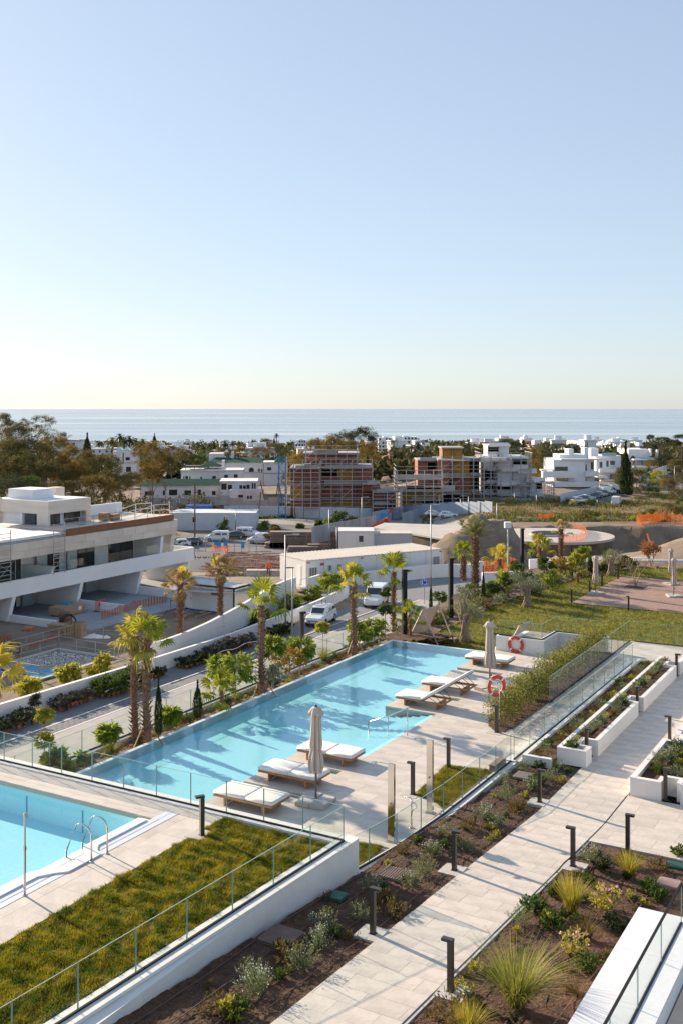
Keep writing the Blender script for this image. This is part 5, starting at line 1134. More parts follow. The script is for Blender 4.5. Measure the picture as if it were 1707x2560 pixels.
# ---------------- vehicles
def car_paint(n, c): return M('car_paint_'+n, c, rough=.25, coat=.8)
TYRE = M('tyre_rubber', (.02, .02, .02), rough=.9); RIMM = M('alloy_rim', (.45, .45, .46), rough=.3, metal=.9); CGL = M('car_glass', (.025, .03, .035), rough=.06, spec=.8); LAMP = M('headlight', (.75, .78, .80), rough=.1); BUMP = M('black_bumper', (.035, .035, .038), rough=.6); TAILM = M('tail_light', (.4, .02, .02), rough=.3)
def make_car(name, label, X, Y, z, rot, paint, kind='suv', group=None):
    """x forward, origin on the ground at the centre"""
    t = thing_w(name, label, 'van' if kind == 'van' else 'car', X, Y, z, rot, group)
    if kind == 'suv': L, W, H = 2.2, .90, 1.58; body = [(-2.2, .72, .42, .80), (-2.12, .84, .30, .98), (-1.5, .9, .22, 1.02), (0, .91, .20, .98), (1.0, .90, .22, .98), (1.55, .88, .24, .93), (2.05, .80, .28, .80), (2.2, .66, .36, .66)]; cab = [(-2.05, .74, .58, 1.0, 1.12), (-1.7, .82, .64, 1.0, 1.48), (-1.0, .84, .66, 1.0, 1.58), (.1, .84, .66, .98, 1.58), (.55, .82, .64, .97, 1.45), (1.25, .76, .62, .95, .99)]
    elif kind == 'van': L, W, H = 2.3, .92, 1.9; body = [(-2.3, .86, .35, 1.0), (-2.2, .92, .28, 1.15), (0, .94, .24, 1.12), (1.1, .93, .26, 1.12), (1.75, .90, .28, 1.02), (2.2, .80, .32, .80), (2.32, .66, .4, .66)]; cab = [(-2.28, .88, .78, 1.1, 1.8), (-2.0, .9, .80, 1.1, 1.9), (.3, .9, .80, 1.1, 1.92), (.75, .88, .76, 1.1, 1.78), (1.55, .80, .70, 1.05, 1.12)]
    else: L, W, H = 2.2, .88, 1.45; body = [(-2.2, .72, .45, .82), (-2.1, .82, .30, .95), (-1.4, .87, .22, .96), (.9, .87, .22, .93), (1.6, .84, .25, .86), (2.05, .76, .3, .74), (2.15, .62, .4, .62)]; cab = [(-1.95, .72, .58, .93, .98), (-1.35, .78, .60, .93, 1.40), (-.3, .80, .62, .93, 1.46), (.4, .79, .60, .92, 1.36), (1.1, .74, .58, .9, .94)]
    m = MB(); k = 10
    for x, w_, a, b in body: m.v += [(x, -w_*.86, a), (x, -w_, a+.12), (x, -w_, (a+b)/2), (x, -w_*.95, b-.08), (x, -w_*.80, b), (x, w_*.80, b), (x, w_*.95, b-.08), (x, w_, (a+b)/2), (x, w_, a+.12), (x, w_*.86, a)]
    n = len(body); m.f = [(i*k+j, i*k+(j+1) % k, (i+1)*k+(j+1) % k, (i+1)*k+j) for i in range(n-1) for j in range(k)]+[tuple(range(k)), tuple(range((n-1)*k, n*k))[::-1]]; m.m = [0]*len(m.f)
    bd = part('body', m, paint, t, False)
    m = MB()
    for x, w0, w1, a, b in cab: m.v += [(x, -w0, a-.04), (x, -w1-.02, b-.06), (x, -w1+.08, b), (x, w1-.08, b), (x, w1+.02, b-.06), (x, w0, a-.04)]
    k = 6; n = len(cab); m.f = [(i*k+j, i*k+j+1, (i+1)*k+j+1, (i+1)*k+j) for i in range(n-1) for j in range(k-1)]+[tuple(range(k)), tuple(range((n-1)*k, n*k))[::-1]]; m.m = [0]*len(m.f)
    part('cabin', m, paint, t, False)
    def lerp(x, idx):
        for p, q in zip(cab, cab[1:]):
            if p[0] <= x <= q[0]: s = (x-p[0])/(q[0]-p[0]); return p[idx]+s*(q[idx]-p[idx])
        return cab[-1][idx]
    def sp(x, h, s):      # point on the cabin side
        w0, w1, a, b = (lerp(x, i) for i in (1, 2, 3, 4)); return (x, s*(w0+(w1-w0)*h+.012), a+(b-.08-a)*h)
    spans = {'suv': ((-1.75, -.95), (-.88, -.08), (0, .75)), 'van': ((.35, 1.2),), 'car': ((-1.4, -.45), (-.38, .55)), 'mpv': ((-1.9, -1.0), (-.9, .15), (.25, 1.1))}[kind if kind in ('suv', 'van') else 'car']
    if kind == 'van' and 'windows' in label: spans = ((-2.0, -1.0), (-.85, .2), (.35, 1.2))
    for x0, x1 in spans:
        for s in (-1, 1): part('side_window', MB().add([sp(x0, .12, s), sp(x1, .12, s), sp(min(x1, .62 if kind != 'van' else .8), .9, s), sp(x0+.08, .9, s)], [(0, 1, 2, 3)]), CGL, t)
    p, q = cab[-2], cab[-1]
    part('windscreen', MB().add([(q[0]-.10, -q[2]*.92, q[4]+.01), (q[0]-.10, q[2]*.92, q[4]+.01), (p[0]+.05, p[2]*.92, p[4]+.0), (p[0]+.05, -p[2]*.92, p[4]+.0)], [(0, 1, 2, 3)]), CGL, t, loc=(.03, 0, .03))
    p, q = cab[1], cab[0]; part('rear_window', MB().add([(q[0]-.02, -q[2]*.85, q[4]-.02), (q[0]-.02, q[2]*.85, q[4]-.02), (p[0]-.03, p[2]*.85, p[4]-.05), (p[0]-.03, -p[2]*.85, p[4]-.05)], [(0, 1, 2, 3)]), CGL, t, loc=(-.03, 0, .01))
    tm = cached('tyre', lambda: MB().add([(r*math.cos(2*pi*j/16), y, r*math.sin(2*pi*j/16)) for r, y in ((.2, -.11), (.32, -.11), (.34, -.06), (.34, .06), (.32, .11), (.2, .11)) for j in range(16)], [(i*16+j, i*16+(j+1) % 16, (i+1)*16+(j+1) % 16, (i+1)*16+j) for i in range(5) for j in range(16)]).mesh('tyre', TYRE, True))
    rm = cached('rim', lambda: MB().tube([(0, -.09, 0), (0, .09, 0)], .21, 12).mesh('rim', RIMM))
    for x in (-1.32, 1.32):
        for s in (-1, 1):
            wh = link('wheel', cached('arch', lambda: MB().tube([(0, -.075, 0), (0, .075, 0)], .335, 14).mesh('wheel', TYRE)), t, (x, s*(W-.13), .33)); link('tyre', tm, wh, (0, s*.06, 0)); link('rim', rm, wh, (0, s*.07, 0))
    for s in (-1, 1):
        part('headlight', MB().cbox((2.08, s*.62, .74 if kind != 'van' else .88), (.16, .3, .13), s*-.35), LAMP, t); part('tail_light', MB().cbox((-2.17, s*.70, .85 if kind != 'van' else 1.2), (.1, .14, .2 if kind != 'van' else .5)), TAILM, t)
        part('wing_mirror', MB().cbox((.85, s*(W+.06), 1.02), (.12, .18, .12)), paint, t)
    part('grille', MB().cbox((2.17, 0, .52), (.06, .95, .17)), BUMP, t); part('bumper', MB().cbox((2.1, 0, .36), (.2, 1.5, .12)), BUMP, t)
    part('number_plate', MB().cbox((2.215, 0, .46), (.02, .45, .1)), WHITE2, t)
    return t
WP = car_paint('white', (.78, .79, .80)); DP = car_paint('dark_blue', (.02, .025, .04)); BP = car_paint('black', (.015, .015, .018)); SP = car_paint('silver', (.42, .43, .45))
fwd = math.atan2(-AX[1], -AX[0])
X, Y = XY(786, 1566, RZ); c1 = make_car('parked_car', 'white compact crossover with a bike carrier on its roof parked by the road wall', X+.55, Y+1.6, RZ, fwd+.22, WP, 'suv')
part('roof_carrier', MB().tube([(-.6, -.55, 1.6), (-.6, .55, 1.6)], .025, 5).tube([(.2, -.55, 1.62), (.2, .55, 1.62)], .025, 5).tube([(-.6, .3, 1.62), (-.5, .35, 1.95), (-.35, .3, 2.0)], .03, 5).tube([(-.6, -.1, 1.62), (-.5, -.05, 1.95), (-.35, -.1, 2.0)], .03, 5), BUMP, c1)
X, Y = XY(905, 1521, RZ); make_car('parked_van', 'white panel van half hidden behind a fan palm', X+1.4, Y+1.9, RZ, fwd+.30-pi*0, WP, 'van')
for i, (px, py, pt_, kd, rt, lb) in enumerate(((500, 1352, WP, 'van', -.25, 'white small van with side windows in the left group of parked cars'), (536, 1347, BP, 'car', .0, 'black hatchback between the two white vans'), (572, 1343, WP, 'van', .05, 'white small van with side windows parked to the right of the black hatchback'),
    (601, 1359, WP, 'van', .25, 'white van beside the timber stack'), (436, 1365, DP, 'car', -.1, 'dark blue hatchback behind the villa corner'), (410, 1372, WP, 'car', -.1, 'white hatchback mostly hidden by the villa corner'))):
    px_, py_ = {500: (543, 1353), 536: (584, 1347), 572: (622, 1343), 601: (649, 1359), 436: (477, 1364), 410: (448, 1368)}[px] if True else (px, py)
    X, Y, z = GXY(px_, py_); make_car('parked_car' if kd != 'van' else 'parked_van', lb, X, Y, z+.06, pi+rt*.8+.25 if i in (0, 1, 4, 5) else (pi+.1 if i == 3 else -.25), pt_, kd, 'cars parked beyond the villa')
# ---------------- lamp posts, poles, signs
def lamp_post(label, px, py, ytop, z, r=.07, arm=None, mat=GALV, name='street_lamp', head=True, world_z=None, group=None, box=False):
    if z is None: X, Y, z = GXY(px, py)
    else: X, Y = XY(px, py, z)
    h = ztop(ytop, Y)-z; t = thing_w(name, label, 'street lamp' if head else 'post', X, Y, z-.02, 0, group)
    part('pole', MB().tube([(0, 0, 0), (0, 0, h)], [r, r*.7], 8), mat, t, True); part('base_plate', MB().cbox((0, 0, .03), (.3, .3, .06)), mat, t)
    if head:
        if box: part('lamp_head', MB().cbox((0, 0, h+.2), (.5, .5, .45)), WHITE2, t)
        else: part('arm', MB().tube([(0, 0, h-.02), ((arm or 1)*.9, 0, h+.05)], r*.6, 6), mat, t); part('lamp_head', MB().cbox(((arm or 1)*1.15, 0, h+.05), (.6, .22, .09)), mat, t)
    return t
lamp_post('tall galvanised lamp post at the roadside wall left of the white car', 714, 1580, 1337, RZ, .075, .8)
t = lamp_post('shorter galvanised post with a crossbar beside the lamp post', 731, 1606, 1418, RZ, .07, None, GALV, 'galvanised_post', False); part('crossbar', MB().tube([(-.5, 0, 6.2), (.15, 0, 6.2)], .05, 5), DARK, t)
lamp_post('tall galvanised lamp post between the long cabin and the round blue sign', 1076, 1500, 1262, RZ, .07, .5)
lamp_post('white lamp post with a square head in front of the earth mound', 1268, 1470, 1318, -2, .06, None, WHITE2, box=True)
for px, py, yt, z, lb in ((755, 1592, 1531, -.45, 'black square post behind the left pool glass'), (1010, 1590, 1426, -1.2, 'tall black square post right of the fan palms'), (1126, 1545, 1397, -2, 'tall black square post next to the olive tree'), (1304, 1425, 1322, -2.6, 'thin black post in front of the earth mound')):
    X, Y = XY(px, py, z); h = ztop(yt, Y)-z; t = thing_w('black_post', lb, 'post', X, Y, z-.3, .3); part('post', MB().box(-.13, .13, -.13, .13, 0, h+.3) if h > 1.6 else MB().box(-.1, .1, -.1, .1, 0, h+.3), DARK, t); part('cap', MB().cbox((.05, 0, h+.28), (.34, .2, .12)), DARK, t)
X, Y = XY(1060, 1512, RZ); t = thing_w('roundabout_sign', 'round blue roundabout sign with white arrows on a grey pole', 'road sign', X, Y, RZ+.05); SG = M('sign_blue', (.01, .13, .50), rough=.4)
part('pole', MB().tube([(0, .05, 0), (0, .05, 2.35)], .035, 6), GALV, t); m = MB().tube([(0, 0, 2.15), (0, .03, 2.15)], .36, 28); part('disc', m, SG, t)
m = MB().tube([(0, -.001, 2.15), (0, .031, 2.15)], .385, 28); part('white_rim', m, WHITE2, t, loc=(0, .004, 0))
for k in range(3):
    m = MB(); a0 = 2*pi*k/3+.3; pts = [(.2*math.cos(a), .2*math.sin(a)) for a in np.linspace(a0, a0+1.25, 6)]; q = [(.27*math.cos(a), .27*math.sin(a)) for a in np.linspace(a0, a0+1.25, 6)]
    for i in range(5): m.quad((pts[i][0], -.006, 2.15+pts[i][1]), (q[i][0], -.006, 2.15+q[i][1]), (q[i+1][0], -.006, 2.15+q[i+1][1]), (pts[i+1][0], -.006, 2.15+pts[i+1][1]))
    a = a0+1.25; m.add([(.15*math.cos(a), -.006, 2.15+.15*math.sin(a)), (.32*math.cos(a), -.006, 2.15+.32*math.sin(a)), (.24*math.cos(a+.5), -.006, 2.15+.24*math.sin(a+.5))], [(0, 1, 2)]); part('arrow', m, WHITE2, t)
FARP = [(380, 1345, 1265, 'street lamp'), (842, 1388, 1317, ''), (823, 1380, 1272, ''), (904, 1322, 1243, ''), (345, 1275, 1248, ''), (545, 1268, 1248, ''), (480, 1318, 1270, ''), (590, 1330, 1272, ''), (1241, 1322, 1258, ''), (1150, 1282, 1246, ''), (1170, 1286, 1240, ''), (1097, 1284, 1237, ''), (1285, 1262, 1232, ''), (1340, 1265, 1236, ''), (1498, 1238, 1210, ''), (1492, 1266, 1248, ''), (1685, 1216, 1165, ''), (1377, 1172, 1122, ''), (980, 1300, 1248, '')]
FL = ['beside the villa roof end', 'close behind the cabin with the dark window', 'in front of the timber stacks', 'below the brick scaffold building', 'near the leftmost concrete fence', 'between the fence and the blue container', 'behind the low cabin row, left', 'behind the low cabin row, right', 'at the edge of the field behind the date palm', 'before the white scaffold building, left of two', 'before the white scaffold building, right of two', 'under the red brick scaffold building', 'at the right end of the scaffold buildings', 'between scaffold and white flats', 'by the parked cars of the white flats', 'at the near end of the car row', 'beside the far road on the right', 'among the far trees left of the white flats', 'by the blue road signs']
for (px, py, yt, _), lb in zip(FARP, FL): lamp_post('slim grey street lamp '+lb, px, py, yt, None, .11, rnd.choice((-1, 1)), group='far street lamps')
WOODP = M('wood_pole', (.22, .13, .08), rough=.9)
for px, py, yt, ln, lb in ((488, 1345, 1206, 0, 'tall wooden utility pole behind the parked cars'), (644, 1305, 1230, .8, 'wooden pole of a pair left of the blue crane'), (668, 1276, 1203, -1.6, 'leaning wooden pole by the blue crane'), (686, 1276, 1207, 1.0, 'upright wooden pole by the blue crane'), (712, 1292, 1192, -1.5, 'dark leaning pole right of the blue crane')):
    X, Y, z = GXY(px, py); h = ztop(yt, Y)-z; mm = MB().tube([(0, 0, 0), (ln, 0, h)], .15, 6); o = tag(link('utility_pole', mm.mesh('utility_pole', WOODP), None, (X, Y, z)), lb, 'utility pole')
# ---------------- trees and plants of the middle distance
def hpx(px, py, z, yt): X, Y = XY(px, py, z); return ztop(yt, Y)-z
def fp(label, px, py, z, ycrown, r=.15, **k):
    k['size'] = k['size']*.88; k['deadscale'] = k.get('deadscale', .85)*.85; k['nf'] = max(8, int(k['nf']*.68)); r *= .8
    v, u = VU(px, py, z); return fan_palm(label, v, u, z-.05, max(.4, hpx(px, py, z, ycrown)), r, **k)
fp('left palm of the tall pair growing beside the pool glass', 337, 1850, -.25, 1588, .16, nf=17, size=.92, dead=8, seed=1, lmat='y')
fp('right palm of the tall pair with the thickest yellow crown', 367, 1858, -.2, 1592, .17, nf=18, size=.96, dead=8, seed=4, lmat='m', braces=True)
fp('slender fan palm leaning over the middle of the pool edge', 655, 1738, -.25, 1512, .16, nf=14, size=1.0, dead=3, seed=2, lmat='g', braces=True)
fp('full fan palm near the far end of the pool edge', 884, 1636, -.25, 1455, .16, nf=16, size=1.02, dead=5, seed=3, lmat='m', braces=True)
fp('fan palm behind the white van at the far pool corner', 983, 1562, -.8, 1428, .17, nf=14, size=1.05, dead=4, seed=5, lmat='g')
fp('brown headed fan palm behind the roadside wall, left one', 451, 1619, -7, 1460, .24, nf=24, size=1.3, dead=12, seed=6, lmat='d', up=.3, deadscale=1.5)
fp('brown headed fan palm behind the roadside wall, right one', 552, 1586, -7, 1420, .24, nf=24, size=1.3, dead=12, seed=7, lmat='d', up=.3, deadscale=1.5)
fp('low bushy fan palm at the pool edge between cypress and tall palm', 556, 1778, -.25, 1722, .10, nf=20, size=.85, dead=2, seed=8, lmat='g')
fp('yellowing fan palm cut off by the left edge of the picture', -18, 1860, -.3, 1690, .17, nf=22, size=1.25, dead=10, seed=9, lmat='y')
fp('small fan palm right of the first tall black post', 1024, 1592, -1.0, 1535, .10, nf=16, size=.85, dead=2, seed=10, lmat='g')
v, u = VU(1187, 1472, -2.3); feather_palm('tall date palm with upright grey green fronds at the lawn corner', v, u, -2.4, hpx(1187, 1472, -2.3, 1340), .24, 30, 1.25, 1, leafm('date_palm_leaf', (.14, .16, .06), (.26, .25, .10), .3, .3))
fp('fan palm just left of the tall date palm', 1157, 1450, -2.5, 1385, .24, nf=18, size=1.15, dead=6, seed=11, lmat='g')
fp('yellow fan palm in front of the orange netting', 1247, 1428, -3, 1395, .2, nf=16, size=1.3, dead=4, seed=12, lmat='y')
fp('short fan palm at the lawn edge below the white lamp', 1257, 1494, -2.1, 1450, .15, nf=18, size=.9, dead=3, seed=13, lmat='g')
fp('wide fan palm with drooping dry fronds behind the lawn hedge', 1348, 1425, -3, 1368, .2, nf=18, size=1.25, dead=14, seed=14, lmat='m')
fp('fan palm with a short brown crown above the round slab', 1401, 1440, -2.8, 1322, .22, nf=12, size=1.0, dead=10, seed=15, lmat='d', up=.4)
fp('small fan palm at the lawn border near the cypresses', 1442, 1458, -2.1, 1425, .12, nf=14, size=.85, dead=1, seed=16, lmat='g')
fp('small fan palm behind the grey olive tree', 1528, 1428, -2.1, 1396, .14, nf=14, size=.8, dead=6, seed=17, lmat='m')
def cypress(label, px, py, z, yt, wpx, name='young_cypress', world=False):
    X, Y = XY(px, py, z); h = ztop(yt, Y)-z; r = wpx/2*Y/FP
    def fn():
        rg = np.random.default_rng(3); n = 2600; t = rg.uniform(0, 1, n)**.9; a = rg.uniform(0, 2*pi, n); pr = np.sin(np.clip(t*1.1+.12, 0, 1.0)*pi)**.6*(1-.35*t); q = rg.uniform(.55, 1.0, n)*pr*(1+.18*np.sin(a*5+t*20))
        C = np.stack([np.cos(a)*q, np.sin(a)*q, t], 1); P = leaves(rg, C*np.array([1, 1, 4.0]), .34, .10, np.stack([np.cos(a)*.5, np.sin(a)*.5, np.ones(n)*1.4], 1), .3); P[:, :, 2] /= 4.0; return np_mesh('foliage', P, CYPR)
    t = thing_w(name, label, 'cypress', X, Y, z-.05, rnd.uniform(0, 6)); link('foliage', cached('cyp', fn), t, (0, 0, .05), (0, 0, 0), (r, r, h)); link('trunk', cached('cyt', lambda: MB().tube([(0, 0, 0), (0, 0, .5)], [.2, .1], 6).mesh('trunk', BARK)), t, (0, 0, 0), (0, 0, 0), (r, r, h)); return t
for px, py, z, yt, w_, lb in ((397, 1843, -.25, 1694, 22, 'slim young cypress right of the tall pair of palms'), (495, 1798, -.25, 1706, 26, 'wider young cypress between the palms at the pool edge'), (1076, 1552, -1.2, 1448, 10, 'thin cypress beside the roundabout sign'), (1207, 1512, -2.1, 1420, 11, 'thin cypress at the left border of the lawn'), (1427, 1446, -2.2, 1370, 10, 'thin cypress behind the lawn, left of three'), (1474, 1438, -2.2, 1378, 13, 'dark cypress behind the lawn, middle of three'), (1511, 1425, -2.2, 1368, 10, 'thin cypress behind the lawn, right of three')): cypress(lb, px, py, z, yt, w_)
# drooping-leaf trees
def leaftree(label, px, py, z, yc, rpx, mat=MANGO, hr=.9, seed=0, name='leafy_tree', cat='tree', L=.26, W=.10, n=1, droop=1.0, bark=BARKP, group=None, dens=1.0, gxy=False):
    if gxy: X, Y, z = GXY(px, py)
    else: X, Y = XY(px, py, z)
    r = rpx*Y/FP; zc = ztop(yc, Y)-z; key = ('lt', mat.name, seed % 3, round(L/r, 1))
    me = crown_mesh(key, mat, (1, 1, hr), int(34*dens), 24, .34, L/r, W/r, droop, -.8, seed % 3, .35)
    t = thing_w(name, label, cat, X, Y, z-.05, rnd.uniform(0, 6), group); link('crown', me, t, (0, 0, zc), (0, 0, 0), r)
    hh = max(.3, zc); link('trunk', trunk_mesh(('tt', bark.name, seed % 3), bark, 1.0, .05, .03, 5, .45, seed % 3), t, (0, 0, 0), (0, 0, 0), (r*.9, r*.9, hh)); return t
LT = [(589, 1745, -.3, 1665, 62, MANGO, 'broad drooping green tree between cypress and slender palm'), (550, 1745, -.3, 1668, 36, MANGO, 'small drooping tree at the left of the broad green one'), (749, 1690, -.3, 1618, 42, MANGO, 'dense green tree behind the orange leaved one'), (680, 1730, -.3, 1612, 34, MANGO, 'drooping tree right behind the slender fan palm'), (684, 1735, -.3, 1680, 36, OLIVE, 'pale drooping shrub at the foot of the slender palm'),
      (429, 1828, -.3, 1785, 26, MANGO, 'small green sapling behind the thin cypress'), (807, 1655, -.3, 1565, 20, YELLOWL, 'yellowish young tree in front of the parked white car'), (898, 1625, -.3, 1580, 38, MANGO, 'low green tree right of the full fan palm'), (935, 1612, -.4, 1567, 36, MANGO, 'green tree with drooping leaves near the far pool corner'), (963, 1600, -.4, 1520, 20, GREEN, 'tall slim green tree at the far pool corner'), (962, 1592, -.4, 1478, 16, GREEN, 'thin upper shoot tree beside the white van'),
      (273, 1890, -.3, 1828, 26, MANGO, 'young drooping tree above the small palm shrub at the left pool corner'), (112, 1925, -.6, 1785, 24, YELLOWL, 'tall narrow yellow green tree behind the left glass'), (112, 1930, -.6, 1850, 26, YELLOWL, 'middle tier shrub of the narrow yellow green tree'), (140, 1938, -.6, 1890, 28, MANGO, 'leafy shrub at the foot of the narrow tree'), (205, 1900, -.3, 1895, 14, MANGO, 'little drooping plant by the glass corner'), (166, 1930, -.3, 1915, 13, MANGO, 'tiny bush behind the glass near the white kerb'), (1097, 1560, -2, 1490, 22, GREEN, 'loose young tree right of the roundabout sign'), (1170, 1590, -2.2, 1475, 34, GREEN, 'tall loose tree rising behind the nearest olive')]
for i, (px, py, z, yc, rp, mt, lb) in enumerate(LT): leaftree(lb, px, py, z, yc, rp*.82, mt, .85, i, L=.27 if mt is MANGO else .13, W=.085 if mt is MANGO else .06)
leaftree('orange leaved tree with forked pale branches at the pool edge', 726, 1704, -.3, 1645, 46, ORANGEL, .75, 2, L=.16, W=.09, droop=.4)
for i, (px, py, yc, rp, lb) in enumerate(((171, 1700, 1680, 32, 'yellow green bush rising above the roadside wall, second from the left'), (250, 1680, 1664, 34, 'yellow green bush above the wall beside the gravel pool'), (76, 1740, 1715, 28, 'yellow green bush above the wall at the far left'), (727, 1530, 1505, 38, 'green bush behind the wall next to the coiled hose'), (782, 1508, 1488, 30, 'green bush behind the wall left of the full palm'), (830, 1490, 1452, 34, 'tall leafy bush in front of the curved wall'), (656, 1560, 1540, 26, 'green bush behind the wall right of the slender palm'))):
    leaftree(lb, px, py, -7.2, yc, rp*.85, MANGO if i > 2 else YELLOWL, .9, i, L=.42, W=.15, group=None)
# olives
def olive(label, px, py, z, crowns, gn):
    X, Y = XY(px, py, z); t = thing_w('olive_tree', label, 'olive tree', X, Y, z-.05, 0); s = Y/FP; h0 = ztop(crowns[0][1], Y)-z
    m = MB(); rg = random.Random(gn)
    for k in range(5):
        a = k*1.3; m.tube([(math.cos(a)*.26, math.sin(a)*.2, 0), (math.cos(a+.8)*.14, math.sin(a+.8)*.12, .5), (math.cos(a+1.4)*.12, math.sin(a+1.4)*.1, 1.0), (math.cos(a+1.9)*.36, math.sin(a+1.9)*.36, 1.7)], [.20, .13, .12, .06], 7)
    for cx, cy, r in crowns: m.tube([(0, 0, .8), ((cx-px)*s*.5, 0, (ztop(cy, Y)-z)*.62), ((cx-px)*s, 0, ztop(cy, Y)-z)], [.2, .12, .05], 6)
    link('trunk', m.mesh('trunk', BARKP, True), t, (0, 0, 0), (0, 0, 0), 1)
    for i, (cx, cy, r) in enumerate(crowns):
        me = crown_mesh(('ol', i % 2, 'g' if gn == 9 else ''), OLIVE, (1, 1, .75), 34, 44, .32, .11, .035, 0, -.7, i, .3); link('crown', me, t, ((cx-px)*s, 0, ztop(cy, Y)-z), (0, 0, i), r*s)
olive('gnarled olive tree nearest the pool with two crown clumps', 1161, 1603, -2, [(1178, 1530, 34), (1150, 1505, 26), (1160, 1480, 22)], 1)
olive('gnarled olive tree in the middle of the lawn border', 1317, 1517, -2, [(1326, 1462, 34), (1295, 1455, 26)], 2)
olive('round silvery olive tree at the far lawn corner', 1526, 1439, -2, [(1530, 1390, 29)], 3)
for i, (px, py, yc, rp, mt, lb) in enumerate(((1300, 1500, 1432, 40, GREEN, 'dense green tree behind the middle olive'), (1270, 1495, 1455, 26, GREEN, 'green shrub tree left of the middle olive'), (1372, 1478, 1445, 30, MANGO, 'bright green tree near the orange shrub'), (1365, 1475, 1410, 24, GREEN, 'green tree above the lawn border path'), (1400, 1465, 1412, 30, ORANGEL, 'rusty orange tree at the lawn border'), (1440, 1455, 1395, 24, YELLOWL, 'yellow green tree between two thin cypresses'), (1455, 1445, 1382, 24, MANGO, 'drooping green tree behind the lawn edge'), (1230, 1500, 1470, 22, GREEN, 'low shrub right of the thin lawn cypress'), (1330, 1490, 1470, 26, GREEN, 'round green bush at the far side of the middle olive'), (1565, 1440, 1400, 14, ORANGEL, 'small orange tree right of the round olive'))):
    leaftree(lb, px, py, -2.1, yc, rp*.85, mt, .8, i+1, L=.22, W=.10, droop=.5)
# bare tree and orange tree on the wooden deck
def baretree(label, px, py, z, yt, leafmat=None, rpx=22, seed=1, name='bare_tree'):
    X, Y = XY(px, py, z); H = ztop(yt, Y)-z; t = thing_w(name, label, 'tree', X, Y, z, 0); rg = random.Random(seed); m = MB(); tips = []
    def br(p, d, l, r, k):
        q = p+d*l; m.tube([p, (p+q)/2+Vector((rg.uniform(-.04, .04), rg.uniform(-.04, .04), 0)), q], [r, r*.8, r*.6], 5); tips.append(q)
        if k > 0:
            for _ in range(3): br(q, (d+Vector((rg.uniform(-.7, .7), rg.uniform(-.7, .7), rg.uniform(-.1, .4)))).normalized(), l*rg.uniform(.55, .8), r*.55, k-1)
    for i in range(3): a = 2*pi*i/3; br(Vector((0, 0, 0)), Vector((math.cos(a)*.35, math.sin(a)*.35, 1)).normalized(), H*.36, .055, 3)
    link('trunk', m.mesh('trunk', BARKP), t)
    if leafmat:
        rgn = np.random.default_rng(2); C = np.array([tuple(p) for p in tips]); C = np.repeat(C, 14, 0)+rgn.normal(0, .13, (len(C)*14, 3)); link('crown', np_mesh('crown', leaves(rgn, C, .14, .09), leafmat), t)
    return t
baretree('leafless tree growing from a square pit in the wooden deck', 1588, 1466, -1.95, 1378)
baretree('small tree with sparse rusty orange leaves beyond the wooden deck', 1625, 1417, -2, 1352, M('rust_orange_leaf', (.36, .14, .05), (.28, .12, .04), 1, .6, isl=.3, transl=.4), 30, 4, 'orange_tree')
# ---------------- lower lawn, deck, A-frame loungers
LZ = -2.0
LP2 = [(-27.0, 49.5), (-27.4, 62), (-27.5, 70), (-27, 77), (-26.3, 82), (-25.4, 87), (-23.5, 92.5), (-19, 95), (20, 95), (20, 54.6), (-19.4, 54.6), (-19.4, 49.2)]
DKP = rect(-23.1, 8, 73.6, 87.4)
bed('lower_lawn_ground', LP2, lambda v, u: LZ-.03, .5, .03, LAWN)
grass('lawn', 'large lower lawn with long tree shadows around the wooden deck', [LP2], lambda x, y: LZ+.02*noise2(x, y, .8), 330000, (.05, .13), .035, 12, holes=[DKP], lean=1.0)
dkk = struct('wooden_deck', MB().prism(DKP, LZ-.2, LZ-.01), M('deck_gap', (.12, .07, .05), rough=.9))
DW = M('deck_board', (.40, .25, .19), (.32, .20, .155), 2, .7, .1, 20, obj=.1)
nb = 0
for i in range(138):
    a = 73.6+i*.1
    if i < 138: link('deck_board', MB().box(-23.1, 8 if i > -1 else 0, a+.008, a+.092, LZ-.01, LZ+.03).mesh('deck_board', DW), dkk)
X, Y = XY(1588, 1466, -1.95); mono('tree_pit', 'square earth pit round the leafless tree in the wooden deck', 'tree pit', MB().box(-.75, .75, -.75, .75, LZ, LZ+.045), SOIL, *w2p(X, Y), 0)
bed('shrub_border', [(-29.5, 56), (-27.0, 56), (-27.4, 63), (-27.5, 70), (-27, 77), (-26.3, 82), (-25.4, 87), (-23.5, 92.5), (-19, 95), (-19, 97.5), (-27, 96), (-31, 86), (-31.5, 70)], flat(LZ+.02), .3, .1, M('bark_mulch', (.13, .085, .055), (.24, .17, .12), 4, .95, .8, 9))
for i in range(90):
    t_ = i/90; u = 57+t_*37; v = -28.4+(.8 if u > 80 else 0)+max(0, (u-82)*.28)+rnd.uniform(-1.3, .9); shrub('border_shrub', 'low shrub in the planted border along the left side of the lower lawn', 'bush', v, u, LZ+.05, [ro[2], gr_[0], yl_[0], rs[1], gr_[1], ro[0], rs[0]][i % 7], rnd.uniform(1.1, 2.6), rnd.uniform(0, 6), 'low shrubs of the lawn border')
BLL = [(1428, 1507, 'bollard light at the left tip of the wooden deck'), (1473, 1484, 'bollard light on the lawn left of the parasol'), (1504, 1467, 'bollard light between the parasol and the far lawn'), (1544, 1448, 'bollard light at the far left deck corner'), (1570, 1525, 'bollard light in front of the wooden deck')]
for px, py, lb in BLL: v, u = VU(px, py, LZ); dup(b0, v, u, LZ, 0, lb, (1, 1, .97))
